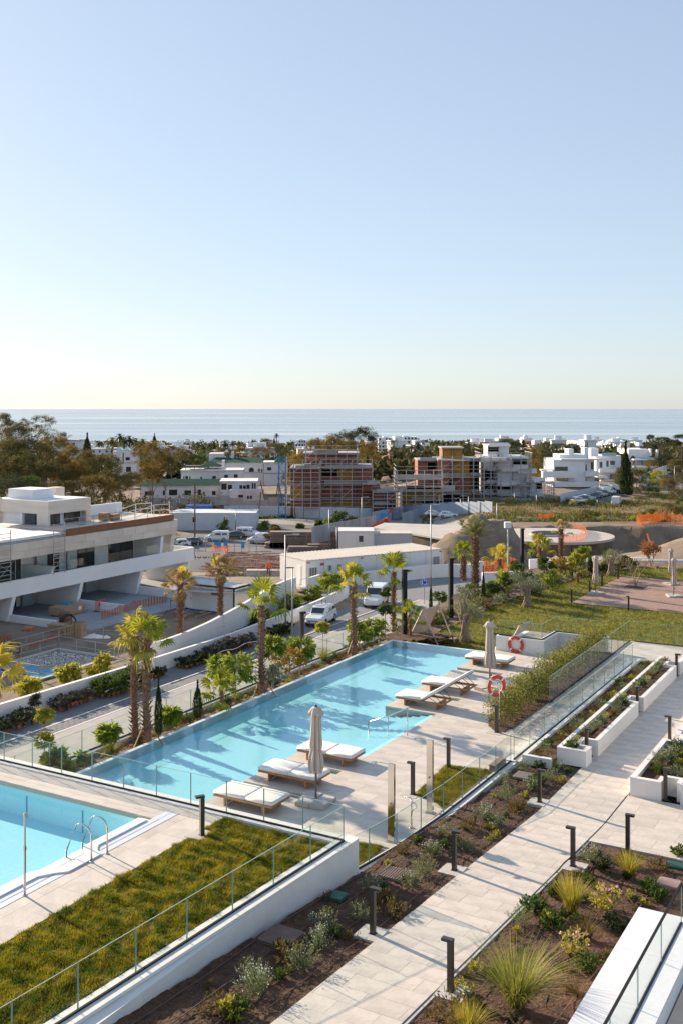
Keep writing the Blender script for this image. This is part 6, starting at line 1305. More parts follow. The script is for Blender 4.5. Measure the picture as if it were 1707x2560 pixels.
def aframe(label, v, u, z, rot, s=1.0):
    t = thing('a_frame_cabana', label, 'cabana', v, u, z, rot, None, s)
    WT = M('bleached_wood', (.66, .53, .43), (.56, .44, .35), 4, .7); W_, Hh, Dp = 1.25, 2.3, 1.9
    for y in (0, Dp):
        for sx in (-1, 1): part('leg_beam', MB().tube([(sx*W_, y, 0), (0, y, Hh)], .06, 4), WT, t)
    part('ridge_beam', MB().tube([(0, 0, Hh), (0, Dp, Hh)], .05, 4), WT, t)
    for sx in (-1,):
        for i in range(22):
            f = (i+.5)/22; a = Vector((sx*W_*(1-f), .0, Hh*f)); part('slat', MB().cbox((a.x, Dp/2, a.z), (.05, Dp, .085)), WT, t)
    part('platform', MB().box(-.7, .9, .1, Dp-.1, .25, .4), CTAUPE, t)
v, u = VU(1065, 1640, -2); aframe('wooden A shaped slatted cabana just beyond the far pool corner', -26.6, 56.2, -2.0, -.15, .9)
aframe('second A shaped slatted cabana behind the lifebuoy wall', -20.6, 56.2, -2.0, -.1, .77)
# bollard/box on lawn
mono('ground_box', 'dark flat box on the lawn by the nearest olive tree', 'box', MB().box(-.5, .5, -.3, .3, 0, .14), CTAUPE, *VU(1120, 1600, -2), -2)
# lower ledge plants / strip plants
for i in range(46):
    u = 26.2+i*.5+rnd.uniform(-.2, .2); shrub('strip_plant', 'low dry plant in the soil strip between the pool rim and the white kerb', 'bush', -25.55+rnd.uniform(-.3, .25), u, -.3, [rs[0], gr_[1], rs[1], yl_[0], ro[2], rs[0]][i % 6], rnd.uniform(.55, 1.25), rnd.uniform(0, 6), 'low plants along the far pool rim')
for px, py, lb, s in ((811, 1652, 'spiky green rosette right of the full fan palm group at the pool rim', 1.1), (276, 1885, 'spiky palm rosette at the left pool corner', .9)):
    v, u = VU(px, py, -.25); shrub('spiky_plant', lb, 'plant', v, u, -.3, T1, s*.55)
for i in range(22): shrub('strip_plant', 'green bush behind the glass at the far end of the pool', 'bush', -26.0-rnd.uniform(0, 1.5), 48.5+i*.42, -.9-.13*i*.5, [gr_[0], rs[0], MESHC[('yl', 1)], ro[1]][i % 4], rnd.uniform(1.2, 2.4), rnd.uniform(0, 6), 'bushes behind the far end of the pool')
# ---------------- potted plants along the road wall
POT = M('terracotta', (.42, .16, .08), (.34, .13, .07), 6, .8)
pm = [crown_mesh(('pot', i), mt_, (.30, .30, .34), 10, 26, .16, .13, .06, .1, -.6, i, .2) for i, mt_ in enumerate((GREEN, DGREEN, leafm('grey_purple_leaf', (.06, .06, .05), (.12, .12, .09), .3, .2)))]
potm = cached('potm', lambda: MB().lathe([(.085, 0), (.12, .2), (.13, .21), (.13, .24), (.11, .24), (.10, .2)], 10).mesh('pot', POT, True))
def potted(label, v, u, k, s, grp, pot=True, kind='potted_plant'):
    t = thing(kind, label, 'potted plant', v, u, RZ, rnd.uniform(0, 6), grp); link('pot', potm, t, (0, 0, 0), (0, 0, 0), 1.15); link('foliage', pm[k], t, (0, 0, .38*s+.05), (0, 0, 0), (s, s, s*1.15)); return t
groups = [(41.5, 47.5, -49.9, -48.0, 26, 1, .95, 'dark green potted plants at the left end of the wall', 'dark potted plant in the group nearest the left edge'), (49.0, 52.2, -49.7, -48.6, 16, 2, 1.0, 'greyish potted plants left of the tall green group', 'greyish potted plant beside the tall green group'),
          (52.8, 57.2, -49.7, -48.0, 34, 0, 1.5, 'tall green potted plants in terracotta pots', 'tall glossy green shrub in a terracotta pot by the wall'), (58.0, 59.8, -49.6, -48.6, 10, 1, .8, 'dark seedlings in trays behind the palm pair', 'dark seedling pot behind the tall palms'), (61.8, 64.5, -49.6, -48.3, 18, 1, .9, 'dark potted plants right of the tall palms', 'dark potted plant right of the tall palms'),
          (65.0, 70.6, -49.6, -48.4, 26, 2, 1.25, 'large dark potted bushes by the wall', 'large dark potted bush by the sunlit wall'), (73.2, 76.4, -49.6, -48.4, 16, 1, 1.1, 'dark potted bushes close to the white car', 'dark potted bush close to the parked white car')]
for (u0_, u1_, v0_, v1_, n, k, s, grp, lb) in groups:
    r = max(2, int(math.sqrt(n*(v1_-v0_)/(u1_-u0_))+.5)); c = math.ceil(n/r)
    for i in range(n): potted(lb, v0_+(v1_-v0_)*((i % r)+.5)/r+rnd.uniform(-.1, .1), u0_+(u1_-u0_)*(i//r+.5)/c+rnd.uniform(-.1, .1), k, s*rnd.uniform(.85, 1.12), grp)
leaftree('small pine like shrub standing against the wall among the pots', 87, 1778, RZ, 1748, 16, DGREEN, 1.0, 1, L=.2, W=.04, name='potted_shrub')
for u0_, u1_ in ((52.6, 57.4), (65, 70.8)):
    mono('white_pipe', 'white irrigation pipe lying over the potted plants'+(' in the tall green group' if u0_ < 60 else ' by the sunlit wall'), 'pipe', MB().tube([(0, a, .55+.08*math.sin(a*2)) for a in np.arange(0, u1_-u0_, .6)], .03, 5), WHITE2, -48.1, u0_, RZ)
# ---------------- building site in front of the villa
gp = [(-61.4, 54.6), (-55.9, 54.6), (-55.9, 61.6), (-61.4, 61.6)]
o = thing('gravel_pool_pit', 'rectangular concrete basin filled with white gravel and blue sheeting', 'basin', -58.6, 58.1, -7.5)
for a in ((-3.1, -2.85, -3.9, 3.9), (2.75, 3.0, -3.9, 3.9), (-2.85, 2.75, -3.9, -3.6), (-2.85, 2.75, 3.6, 3.9)): part('rim', MB().box(*a, -1, .22), CONC, o)
part('gravel_bed', MB().box(-2.85, 2.75, -3.6, 3.6, -1, .04), M('white_gravel', (.62, .62, .62), (.42, .42, .43), 12, .9, .9, 20), o)
pebbles('white_gravel', 'loose white gravel filling the concrete basin', [(-61.3, 54.8), (-56, 54.8), (-56, 61.5), (-61.3, 61.5)], lambda x, y: -7.45, 3500, 9, (.04, .1), M('gravel_white', (.66, .66, .66), rough=.9), 'gravel')
m = MB(); 
for i in range(6):
    for j in range(5):
        f = lambda a, b: (-2.6+a*.95, -3.3+b*.42-.2*a*.3, .12+.1*math.sin(a*2.1+b*3.3)+.06*math.cos(b*5)); m.quad(f(i, j), f(i+1, j), f(i+1, j+1), f(i, j+1))
mono('blue_tarpaulin', 'crumpled blue plastic sheet over the near end of the gravel basin', 'tarpaulin', m, M('blue_plastic', (.01, .22, .42), (.02, .32, .50), 3, .3), -58.6, 58.1, -7.48, smooth=True)
def railing(label, pts, h=1.1, mat=GALV, name='guard_railing', mid=2, seg=2.0, z=-7.5):
    t = thing(name, label, 'railing', pts[0][0], pts[0][1], z); ox, oy = pts[0]
    for (a, b) in zip(pts, pts[1:]):
        d = math.hypot(b[0]-a[0], b[1]-a[1]); n = max(1, round(d/seg))
        for i in range(n+1): f = i/n; part('post', MB().tube([(a[0]-ox+(b[0]-a[0])*f, a[1]-oy+(b[1]-a[1])*f, -.3), (a[0]-ox+(b[0]-a[0])*f, a[1]-oy+(b[1]-a[1])*f, h)], .035, 5), mat, t)
        for k in range(mid): zz = h*(k+1)/mid; part('rail', MB().tube([(a[0]-ox, a[1]-oy, zz), (b[0]-ox, b[1]-oy, zz-.05)], .028, 5), mat, t)
    return t
railing('steel tube guard railing round the gravel basin', [(-55.7, 54.2), (-61.7, 54.2), (-61.7, 62), (-55.7, 62)], 1.15)
railing('steel tube railing along the near side of the gravel basin', [(-55.5, 54), (-55.6, 62.3)], 1.0)
railing('long steel rail in front of the wooden cabin rubble', [(-63.5, 55), (-63.8, 66), (-60, 69)], 1.2)
t = thing('timber_crate', 'two wide wooden crates on a pallet lying on the villa patio', 'crate', -73.6, 75.2, -8.0, .05)
for i in range(2): part('crate_box', MB().box(-.95, .95, -1.55+i*1.55, -.03+i*1.55, .14, .92), M('crate_wood', (.42, .29, .18), (.34, .23, .14), 3, .8), t)
for i in range(3): part('pallet_block', MB().box(-.9+i*.8, -.7+i*.8, -1.5, 1.5, 0, .14), TEAK, t)
part('blue_wrap', MB().cbox((-.3, .3, 1.0), (.7, .9, .14), .2), MATS['blue_plastic'], t); part('paper_label', MB().box(.95, .96, .5, .95, .4, .75), WHITE2, t)
def red_barrier(label, v, u, z, rot):
    t = thing('pedestrian_barrier', label, 'barrier', v, u, z, rot)
    for z_ in (.12, 1.0): part('rail', MB().box(0, .05, 0, 2.0, z_, z_+.07), REDM, t)
    for i in range(9): part('bar', MB().box(.01, .04, .02+i*.24, .07+i*.24, .15, 1.0), REDM, t)
    part('sign_plate', MB().box(-.02, .07, .75, 1.3, .5, .82), REDM, t)
    for y in (.3, 1.7): part('foot', MB().box(-.3, .35, y-.05, y+.05, 0, .06), BUMP, t)
red_barrier('red plastic pedestrian barrier on the villa patio', -71.9, 77.2, -8, .25)
for i, (px, py, rt) in enumerate(((985, 1452, .4), (1000, 1450, .7), (1015, 1447, .2), (958, 1452, .9))): v, u = VU(px, py, RZ); red_barrier(['left', 'second', 'third', 'rearmost'][i]+' red plastic barrier stacked behind the white van', v, u, RZ, rt+.9)
NET = M('orange_net', (.62, .15, .035), (.50, .12, .03), 4, .7, transl=.4)
def netting(label, pts, h, z=None, name='orange_netting', sag=.15, mat=NET, world=True):
    """safety mesh: a folded strip made of crossing strands"""
    m = MB(); Q = []
    for (a, b) in zip(pts, pts[1:]):
        L = math.hypot(b[0]-a[0], b[1]-a[1]); n = max(2, int(L/.35))
        for i in range(n): f = i/n; Q.append((a[0]+(b[0]-a[0])*f, a[1]+(b[1]-a[1])*f+.12*math.sin(i*1.3), a[2]+(b[2]-a[2])*f))
    Q.append(pts[-1])
    for i in range(len(Q)-1):
        a, b = Q[i], Q[i+1]; ha = h*(1-.25*abs(math.sin(i*.45))); hb = h*(1-.25*abs(math.sin((i+1)*.45))); k = 7
        for j in range(k):
            z0 = j/k; z1 = z0+.05; m.quad((a[0], a[1], a[2]+ha*z0), (b[0], b[1], b[2]+hb*z0), (b[0], b[1], b[2]+hb*z1), (a[0], a[1], a[2]+ha*z1))
        c = Vector(a)*.7+Vector(b)*.3; m.quad(a, tuple(c), (c.x, c.y, c.z+ha), (a[0], a[1], a[2]+ha))
    o = tag(link(name, m.mesh(name, mat), None), label, 'safety netting'); return o
def gp3(px, py, dz=.05): X, Y, z = GXY(px, py); return (X, Y, z+dz)
netting('orange safety netting on the slope at the far right', [gp3(1630, 1372), gp3(1590, 1352), gp3(1660, 1338), gp3(1720, 1330)], 2.2)
def at(px, py, z): X, Y = XY(px, py, z); return (X, Y, z)
netting('orange safety netting lying by the small white wall', [at(1205, 1448, -7.3), at(1240, 1452, -7.3), at(1275, 1432, -7.0), at(1240, 1418, -6.6)], 1.6)
netting('orange netting piled beside the red barriers at the mound', [at(1210, 1430, -7), at(1290, 1425, -6.8)], 1.8)
netting('orange safety netting round the end of the circular slab', [at(1430, 1318, -8.9), at(1462, 1330, -8.9), at(1465, 1345, -8.9), at(1440, 1352, -8.9), at(1400, 1357, -8.9)], 1.2)
netting('orange netting strip at the edge of the dry field', [gp3(1345, 1300), gp3(1385, 1299)], 1.4)
netting('orange netting panels in the yard beside the grey fence', [at(532, 1384, -9), at(575, 1384, -9), at(572, 1378, -9)], 1.4)
netting('crumpled orange netting lying in front of the villa patio', [at(255, 1548, -7.9), at(300, 1535, -7.9), at(350, 1518, -7.9), at(420, 1505, -7.9)], .9)
netting('red orange netting heap at the far left of the site', [at(-10, 1620, -7.6), at(30, 1612, -7.6), at(36, 1640, -7.6)], 1.1)
netting('dusty orange netting along the trench before the gravel basin', [at(75, 1628, -7.7), at(120, 1612, -7.7), at(180, 1590, -7.7)], .8)
t = thing('wheelbarrow', 'orange wheelbarrow tipped on the patio edge', 'wheelbarrow', *VU(74, 1585, -7.9), -7.9, .4)
part('tray', MB().prism([(-.35, -.5), (.35, -.5), (.25, .5), (-.25, .5)], .35, .62), M('barrow_orange', (.55, .17, .07), rough=.6), t); part('handles', MB().tube([(-.25, -1.1, .5), (-.2, .3, .3)], .025, 5).tube([(.25, -1.1, .5), (.2, .3, .3)], .025, 5), DARK, t); part('wheel', MB().tube([(-.05, .65, .2), (.05, .65, .2)], .2, 12), TYRE, t)
for i, (px, py, z, w_, d_, h_, mt, lb, nm) in enumerate(((190, 1600, -7.8, 1.5, 1.2, 1.5, 'crate_wood', 'open wooden debris crate standing before the villa', 'debris_crate'), (150, 1582, -7.9, 1.8, 1.0, .8, 'crate_wood', 'flat wooden box beside the coiled black hoses', 'wooden_box'), (165, 1560, -7.9, 1.1, 1.1, .9, None, 'brown drum shaped tank behind the black hoses', 'drum'))):
    v, u = VU(px, py, z)
    if nm == 'drum': mono(nm, lb, 'drum', MB().lathe([(.0, 0), (.6, 0), (.6, .9), (.5, 1.1), (0, 1.1)], 14), CBRN, v, u, z, smooth=True)
    elif nm == 'debris_crate':
        t = thing(nm, lb, 'crate', v, u, z, .3)
        for s in range(6):
            for (x0, y0, dx, dy) in ((-w_/2, -d_/2, 1, 0), (-w_/2, d_/2, 1, 0)): part('slat', MB().box(x0+s*w_/6, x0+(s+.8)*w_/6, y0-.02, y0+.02, 0, h_), MATS[mt], t)
        for s in range(5): part('slat', MB().box(-w_/2-.02, -w_/2+.02, -d_/2+s*d_/5, -d_/2+(s+.8)*d_/5, 0, h_), MATS[mt], t); part('slat', MB().box(w_/2-.02, w_/2+.02, -d_/2+s*d_/5, -d_/2+(s+.8)*d_/5, 0, h_), MATS[mt], t)
        part('debris', MB().box(-w_/2+.05, w_/2-.05, -d_/2+.05, d_/2-.05, 0, h_*.8), SOIL, t)
    else: mono(nm, lb, 'box', MB().box(-w_/2, w_/2, -d_/2, d_/2, 0, h_*.9).box(-w_/2-.05, w_/2+.05, -d_/2-.05, d_/2+.05, h_*.9, h_), MATS[mt], v, u, z, .2)
def coil(label, px, py, z, R, mat, vert=False, n=5, r=.06, name='coiled_hose'):
    v, u = VU(px, py, z); m = MB()
    for k in range(n): m.tube([((R-.09*k)*math.cos(a), (.1*k if vert else (R-.09*k)*math.sin(a)), ((R-.09*k)*math.sin(a)+R if vert else .06+.07*(k % 3))) for a in np.linspace(0, 2*pi, 25)], r, 5, cap=False)
    mono(name, label, 'hose', m, mat, v, u, z, .3, smooth=True)
coil('large coil of white pipe lying between the two white walls', 692, 1500, -7.3, .95, WHITE2, False, 5, .08)
coil('standing coil of black hose on the villa patio edge', 172, 1580, -7.9, .8, DARK, True, 3, .03)
coil('standing coil of brown hose at the left of the gravel basin', 34, 1642, -7.5, .62, M('hose_brown', (.22, .07, .05), rough=.6), True, 3, .035)
for i, (px, py, ln, rt) in enumerate(((215, 1602, 2.4, .2), (235, 1595, 2.0, -.3), (250, 1600, 1.6, .6))):
    v, u = VU(px, py, -7.8); rg = np.random.default_rng(i); m = MB(); P = [(a*.35-.9, .28*math.sin(a*1.7+b), .12+.25*rg.uniform(.3, 1)*math.sin(max(0, min(pi, (a+.5)*pi/6)))) for a in range(6) for b in (0, 1)]
    m.add([(P[2*j+b][0], P[2*j+b][1]+(b-.5)*.9, P[2*j+b][2] if b else P[2*j+b][2]*.6) for j in range(6) for b in (0, 1)], [(2*j, 2*j+2, 2*j+3, 2*j+1) for j in range(5)]); m.add([(x, y, -.05) for x, y, _ in m.v[:12]], [])
    mono('white_sheet', ['crumpled white sheeting heap, left of three on the site', 'crumpled white sheeting heap, middle of three on the site', 'crumpled white sheeting heap, right of three on the site'][i], 'sheeting', m, CUSH, v, u, -7.8, rt)
m = MB(); rg = random.Random(5)
for i in range(60):
    v, u = VU(rg.uniform(90, 420), rg.uniform(1590, 1640), -7.5); v = rg.uniform(-66, -61.8); u = rg.uniform(56, 84); m.cbox((v, u, -8.0+rg.uniform(0, .1)), (rg.uniform(.1, .3), rg.uniform(.8, 2.6), .08), rg.uniform(-.5, .5))
o = link('building_rubble', m.mesh('building_rubble', M('rubble', (.20, .15, .12), (.34, .28, .24), 2, .9)), None, (0, 0, 0), (0, 0, -ANG)); tag(o, 'scattered planks and rubble on the ground before the villa patio', 'rubble', None, 'stuff')
# spread of site trench / formwork behind (between villa end and long cabin)
m = MB(); rg = random.Random(8)
for i in range(150):
    px, py = rg.uniform(520, 700), rg.uniform(1395, 1445); X, Y = XY(px, py, -9.2); m.cbox((X, Y, -8.9+rg.uniform(0, .9)), (rg.uniform(.4, 4), rg.uniform(.08, .2), rg.uniform(.06, .2)), rg.uniform(-.4, .2))
o = link('formwork_timber', m.mesh('formwork_timber', M('formwork', (.34, .13, .08), (.36, .28, .23), .6, .9)), None); tag(o, 'jumble of red and brown formwork timbers in the dug yard', 'timber', None, 'stuff')
m = MB()
for i in range(90):
    px, py = rg.uniform(520, 700), rg.uniform(1400, 1460); X, Y = XY(px, py, -9.2); m.tube([(X, Y, -9.6), (X, Y, -9.2+rg.uniform(.5, 1.6))], .05, 4)
o = link('steel_rods', m.mesh('steel_rods', GALV), None); tag(o, 'upright reinforcement rods scattered in the dug yard', 'rods', None, 'stuff')
def skinned(name, V, E, Rr, mat, parent):
    me = bpy.data.meshes.new(name); me.from_pydata(V, E, []); me.materials.append(mat); o = link(name, me, parent)
    o.modifiers.new('skin', 'SKIN'); sb = o.modifiers.new('sub', 'SUBSURF'); sb.levels = sb.render_levels = 1
    if not me.skin_vertices: me.skin_vertices.new()
    for i, r in enumerate(Rr): me.skin_vertices[0].data[i].radius = (r, r)
    me.skin_vertices[0].data[0].use_root = True; return o
X, Y = XY(672, 1439, -8.6); t = thing_w('person', 'person in a bright orange hooded jacket and dark trousers standing in the dug yard', 'person', X, Y, -8.62, .5)
skinned('body', [(0, 0, .95), (0, .02, 1.2), (0, .02, 1.42), (0, 0, 1.54), (0, -.02, 1.68), (.11, 0, .86), (.12, -.03, .48), (.12, 0, .08), (.12, -.14, .03), (-.11, 0, .86), (-.13, .05, .48), (-.13, .1, .08), (-.13, -.04, .03), (.2, .02, 1.40), (.27, -.02, 1.15), (.22, -.2, .98), (.21, -.28, .95), (-.2, .02, 1.40), (-.27, 0, 1.15), (-.26, -.1, .92), (-.26, -.13, .84)],
    [(0, 1), (1, 2), (2, 3), (3, 4), (0, 5), (5, 6), (6, 7), (7, 8), (0, 9), (9, 10), (10, 11), (11, 12), (2, 13), (13, 14), (14, 15), (15, 16), (2, 17), (17, 18), (18, 19), (19, 20)], [.15, .15, .15, .06, .10, .10, .075, .05, .045, .10, .075, .05, .045, .07, .055, .045, .04, .07, .055, .045, .04], M('dark_clothes', (.03, .03, .04), rough=.9), t)
skinned('jacket', [(0, .01, .84), (0, .02, 1.1), (0, .02, 1.40), (0, .03, 1.56), (0, .02, 1.68), (.21, .02, 1.40), (.28, -.02, 1.15), (.23, -.2, .99), (-.21, .02, 1.40), (-.28, 0, 1.15), (-.27, -.1, .93)], [(0, 1), (1, 2), (2, 3), (3, 4), (2, 5), (5, 6), (6, 7), (2, 8), (8, 9), (9, 10)], [.21, .20, .20, .10, .125, .10, .08, .06, .10, .08, .06], M('hi_vis_orange', (.80, .10, .03), rough=.7), t)
part('face', MB().lathe([(.0, 1.59), (.07, 1.62), (.085, 1.68), (.07, 1.75), (0, 1.78)], 10, (0, -.06)), M('skin_tone', (.45, .26, .18), rough=.6), t, True)
wcabin('concrete_step', 'pale concrete retaining step in the dug yard', 618, 702, 1452, -9.4, 1.3, 1.0, CONC, CONC, cat='wall')
X, Y = XY(518, 1430, -9); t = thing_w('banner', 'white site banner hung on a fence with dark lettering cut off at the top', 'banner', X, Y, -9.3, 0)
part('cloth', MB().box(-2.4, 2.3, 0, .04, .3, 2.9), CUSH, t)
for i, (x, w_) in enumerate(((-1.9, .5), (-1.2, .5), (-.5, .5), (.2, .5), (.85, .14), (1.2, .14), (1.5, .14))): part('letter', MB().tube([(x+w_/2+w_/2*math.cos(a), -.02, 2.35-.25*math.sin(a)) for a in np.linspace(.3, pi-.3, 7)], .06, 4) if w_ > .3 else MB().box(x, x+.12, -.03, 0, 2.0, 2.7), BUMP, t)
for i in range(2): part('post', MB().tube([(-2.5+5*i, .05, 0), (-2.5+5*i, .05, 3)], .05, 5), GALV, t)
# grey mesh fence panels
for k, (px0, px1, py, z, n, h, lb, mt) in enumerate(((460, 660, 1382, -10, 11, 2.0, 'temporary mesh fence across the parking yard', GALV), (780, 940, 1340, -11.5, 26, 3.0, 'grey corrugated metal hoarding in the middle of the yard', GALV), (385, 412, 1395, -8.6, 6, 2.6, 'dark picket fence beside the villa end', BRONZE))):
    X0, Y0 = XY(px0, py+(20 if k == 1 else 0), z); X1, Y1 = XY(px1, py-(12 if k == 1 else 0), z); L = math.hypot(X1-X0, Y1-Y0); t = thing_w('hoarding' if k == 1 else 'mesh_fence', lb, 'fence', X0, Y0, z, math.atan2(Y1-Y0, X1-X0))
    for i in range(n):
        a = L*i/n
        if k == 1: part('sheet', MB().box(a+.02, a+L/n*.9, -.04, .04, 0, h), M('hoarding_grey', (.36, .38, .41), (.30, .32, .35), .5, .5, obj=.2), t)
        else: part('post', MB().tube([(a, 0, 0), (a, 0, h)], .05, 4), mt, t)
    if k != 1:
        for zz in (.15, h*.5, h-.1): part('rail', MB().tube([(0, 0, zz), (L, 0, zz)], .03, 4), mt, t)
    if k == 0:
        for fx, w_ in ((.38, 1.1), (.72, .5), (.5, .6)): part('blue_notice', MB().box(L*fx, L*fx+w_, -.08, -.05, .7, 1.7), M('notice_blue', (.03, .30, .62), rough=.6), t)
# timber stacks
WST = M('stacked_timber', (.30, .21, .17), (.22, .16, .13), 1.5, .9, obj=.15)
for k, (px, py, L, H, lb) in enumerate(((780, 1372, 15, 3.2, 'long tall stack of weathered boards behind the parked van'), (690, 1372, 4, 1.4, 'low stack of boards in the weeds'), (755, 1382, 5, 1.4, 'low stack of pale boards left of the cabin'), (800, 1380, 4, 1.5, 'short stack of boards beside the blue bin'))):
    X, Y, z = GXY(px, py); t = thing_w('timber_stack', lb, 'timber stack', X-L/2, Y, z); nn = int(H/.28)
    for i in range(nn): part('board_layer', MB().box(rnd.uniform(-.2, .2), L+rnd.uniform(-.4, .4), 0, 2.2, i*.28, i*.28+.2), WST, t)
    for j in range(int(L/2)): part('bearer', MB().box(j*2+.5, j*2+.7, .05, 2.1, 0, nn*.28-.1), WST, t)
leaftree('scrubby brown bush behind the white van in the yard', 680, 1362, 0, 1335, 16, RUST, 1.1, 1, L=.5, W=.2, gxy=True, name='scrub_bush')
# skips, excavator
X, Y, z = GXY(1105, 1368); t = thing_w('yellow_skip', 'yellow steel skip beside the earth mound', 'skip', X, Y, z+.6, .15)
part('body', MB().prism([(-4.2, -1.1), (4.2, -1.1), (4.2, 1.1), (-4.2, 1.1)], .2, 1.9), M('skip_yellow', (.55, .30, .03), (.40, .22, .03), 1, .6), t)
for i in range(7): part('rib', MB().box(-4+i*1.3, -3.85+i*1.3, -1.2, -1.1, .2, 1.9), MATS['skip_yellow'], t)
part('cab', MB().cbox((2.8, 0, 2.6), (1.3, 1.2, 1.2), .2), M('cab_ochre', (.42, .20, .06), rough=.7), t)
X, Y, z = GXY(945, 1352); t = thing_w('excavator', 'red orange excavator arm bent over the rubble', 'excavator', X, Y, z, 0)
part('boom', MB().tube([(-2.8, 0, 1.2), (-.6, 0, 2.6), (1.4, 0, 4.2)], [.35, .45, .35], 4), M('excavator_red', (.60, .09, .03), rough=.5), t); part('dipper', MB().tube([(1.4, 0, 4.3), (3.2, 0, 1.6)], [.45, .3], 4), MATS['excavator_red'], t); part('bucket', MB().lathe([(.2, 1.0), (.8, 1.1), (.7, 1.9), (.3, 2.0)], 8, (3.3, 0)), MATS['excavator_red'], t); part('body', MB().box(-5, -2.4, -1.2, 1.2, .6, 1.9), MATS['excavator_red'], t); part('track', MB().box(-5.4, -1.8, -1.4, -.8, 0, .7).box(-5.4, -1.8, .8, 1.4, 0, .7), TYRE, t)
leaftree('leafy green bush behind the curved hoarding', 850, 1318, 0, 1290, 18, GREEN, .8, 2, L=.5, W=.22, gxy=True, name='green_bush')
for i, (px, py, rp) in enumerate(((800, 1318, 12), (825, 1320, 15), (880, 1315, 16), (905, 1318, 10), (660, 1325, 14), (620, 1322, 12), (690, 1328, 10), (560, 1325, 16), (530, 1320, 12), (750, 1322, 8))): leaftree('low roadside bush in the yard between cabins and scaffold building', px, py, 0, py-rp*.8, rp, [GREEN, MANGO, RUST][i % 3], .8, i, L=.5, W=.22, gxy=True, name='green_bush', group='bushes in the construction yard')
# circular slab and pale road beyond
sx, sy = XY(1372, 1337, -8.9)
m = MB(); m.prism([(sx+10.5*math.cos(a), sy+10*math.sin(a)) for a in np.linspace(0, 2*pi, 48)[:-1]], -9.3, -8.9); struct('circular_slab', m, M('slab_concrete', (.52, .47, .43), (.44, .40, .36), .3, .8, .1, 3), world=True)
m = MB().tube([(sx-.4, sy, -8.89), (sx-.4, sy, -8.6)], 2.9, 28).tube([(sx-.4, sy, -8.6), (sx-.4, sy, -8.5)], 2.5, 28, 1); struct('round_manhole_rim', m, [CONC, DARK], world=True)
X0, Y0 = XY(820, 1345, -9); X1, Y1 = XY(1150, 1318, -9)
m = MB(); m.prism([XY(930, 1320, -9.2), XY(1105, 1348, -9.2), XY(1330, 1342, -9.0), XY(1330, 1322, -9), XY(1120, 1314, -9.2), XY(960, 1308, -9.2)], -9.35, -9.1); struct('site_road', m, MATS['slab_concrete'], world=True)
m = MB().prism([(sx+10.2*math.cos(a), sy+9.7*math.sin(a)) for a in np.linspace(0, 2*pi, 40)[:-1]], -15, -9.3).prism([XY(935, 1322, -9.2), XY(1105, 1346.5, -9.2), XY(1328, 1341, -9.0), XY(1328, 1323, -9), XY(1120, 1315, -9.2), XY(965, 1309, -9.2)], -14, -9.35); struct('earth_bank', m, PITEARTH, world=True)
m = MB().prism([XY(390, 1392, -10.5), XY(700, 1400, -10.5), XY(640, 1330, -13.0), XY(400, 1340, -13.0)], -16, lambda x, y: G(x, y)+.06); 
def drape(name, px_poly, mat, step=2.5, dz=.05, zg=None):
    P = [GXY(*p)[:2] for p in px_poly]; xs_ = [p[0] for p in P]; ys_ = [p[1] for p in P]; nx = int((max(xs_)-min(xs_))/step)+2; ny = int((max(ys_)-min(ys_))/step)+2
    A_, B_ = np.meshgrid(np.linspace(min(xs_), max(xs_), nx), np.linspace(min(ys_), max(ys_), ny), indexing='ij'); C = inpoly((A_[:-1, :-1]+A_[1:, 1:])/2, (B_[:-1, :-1]+B_[1:, 1:])/2, P)
    idx = np.arange(nx*ny).reshape(nx, ny); f = np.stack([idx[:-1, :-1][C], idx[1:, :-1][C], idx[1:, 1:][C], idx[:-1, 1:][C]], 1); m = MB(); m.v = [(float(a), float(b), G(float(a), float(b))+dz) for a, b in zip(A_.ravel(), B_.ravel())]; m.f = [tuple(q) for q in f.tolist()]; m.m = [0]*len(m.f)
    return struct(name, m, mat, world=True, smooth=True)
drape('yard_road', [(400, 1390), (700, 1395), (930, 1350), (940, 1310), (700, 1312), (640, 1318), (430, 1345), (395, 1370)], ASPH, 2.0, .10)
drape('site_street', [(940, 1330), (1160, 1318), (1130, 1290), (900, 1296), (700, 1300), (560, 1300), (560, 1310), (800, 1312)], M('dusty_road', (.34, .31, .28), (.28, .26, .24), .2, .9), 2.5, .09)
# ============================================================ FAR BUILDINGS
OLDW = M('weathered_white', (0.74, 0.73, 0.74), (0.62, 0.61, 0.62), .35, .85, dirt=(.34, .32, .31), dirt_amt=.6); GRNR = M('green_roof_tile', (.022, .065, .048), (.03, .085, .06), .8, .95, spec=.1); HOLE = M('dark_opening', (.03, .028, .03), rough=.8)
BRICK = M('far_brick', (.34, .13, .09), (.27, .105, .075), 2.5, .9, .2, 8, obj=.15, stretch=(1, 1, 3)); SLABM = M('raw_concrete', (.40, .39, .40), (.31, .305, .31), .6, .9, dirt=(.24, .23, .23), dirt_amt=.5); SCAFM = M('scaffold_tube', (.48, .44, .41), rough=.6, metal=.3); OCH = M('ochre_insulation', (.50, .25, .035), (.40, .20, .03), 1, .8); MODW = M('modern_white', (.80, .80, .80), (.75, .75, .76), .4, .7); FGL = M('far_window_glass', (.06, .07, .08), (.12, .10, .08), .6, .12, spec=.8); ROCK = M('stone_cladding', (.28, .22, .18), (.20, .16, .13), 2, .9, .3, 6); REDR = M('red_roof', (.45, .17, .11), (.38, .14, .09), 2, .8)
winm = cached('farwin', lambda: MB().box(-.5, .5, -.04, 0, 0, 1).mesh('window', HOLE)); winp = cached('farpane', lambda: MB().box(-.46, .46, -.06, -.04, .05, .95).mesh('pane', FGL)); unit = cached('unitwin', lambda: MB().box(-.5, .5, -.05, .0, 0, 1).mesh('window', FGL))
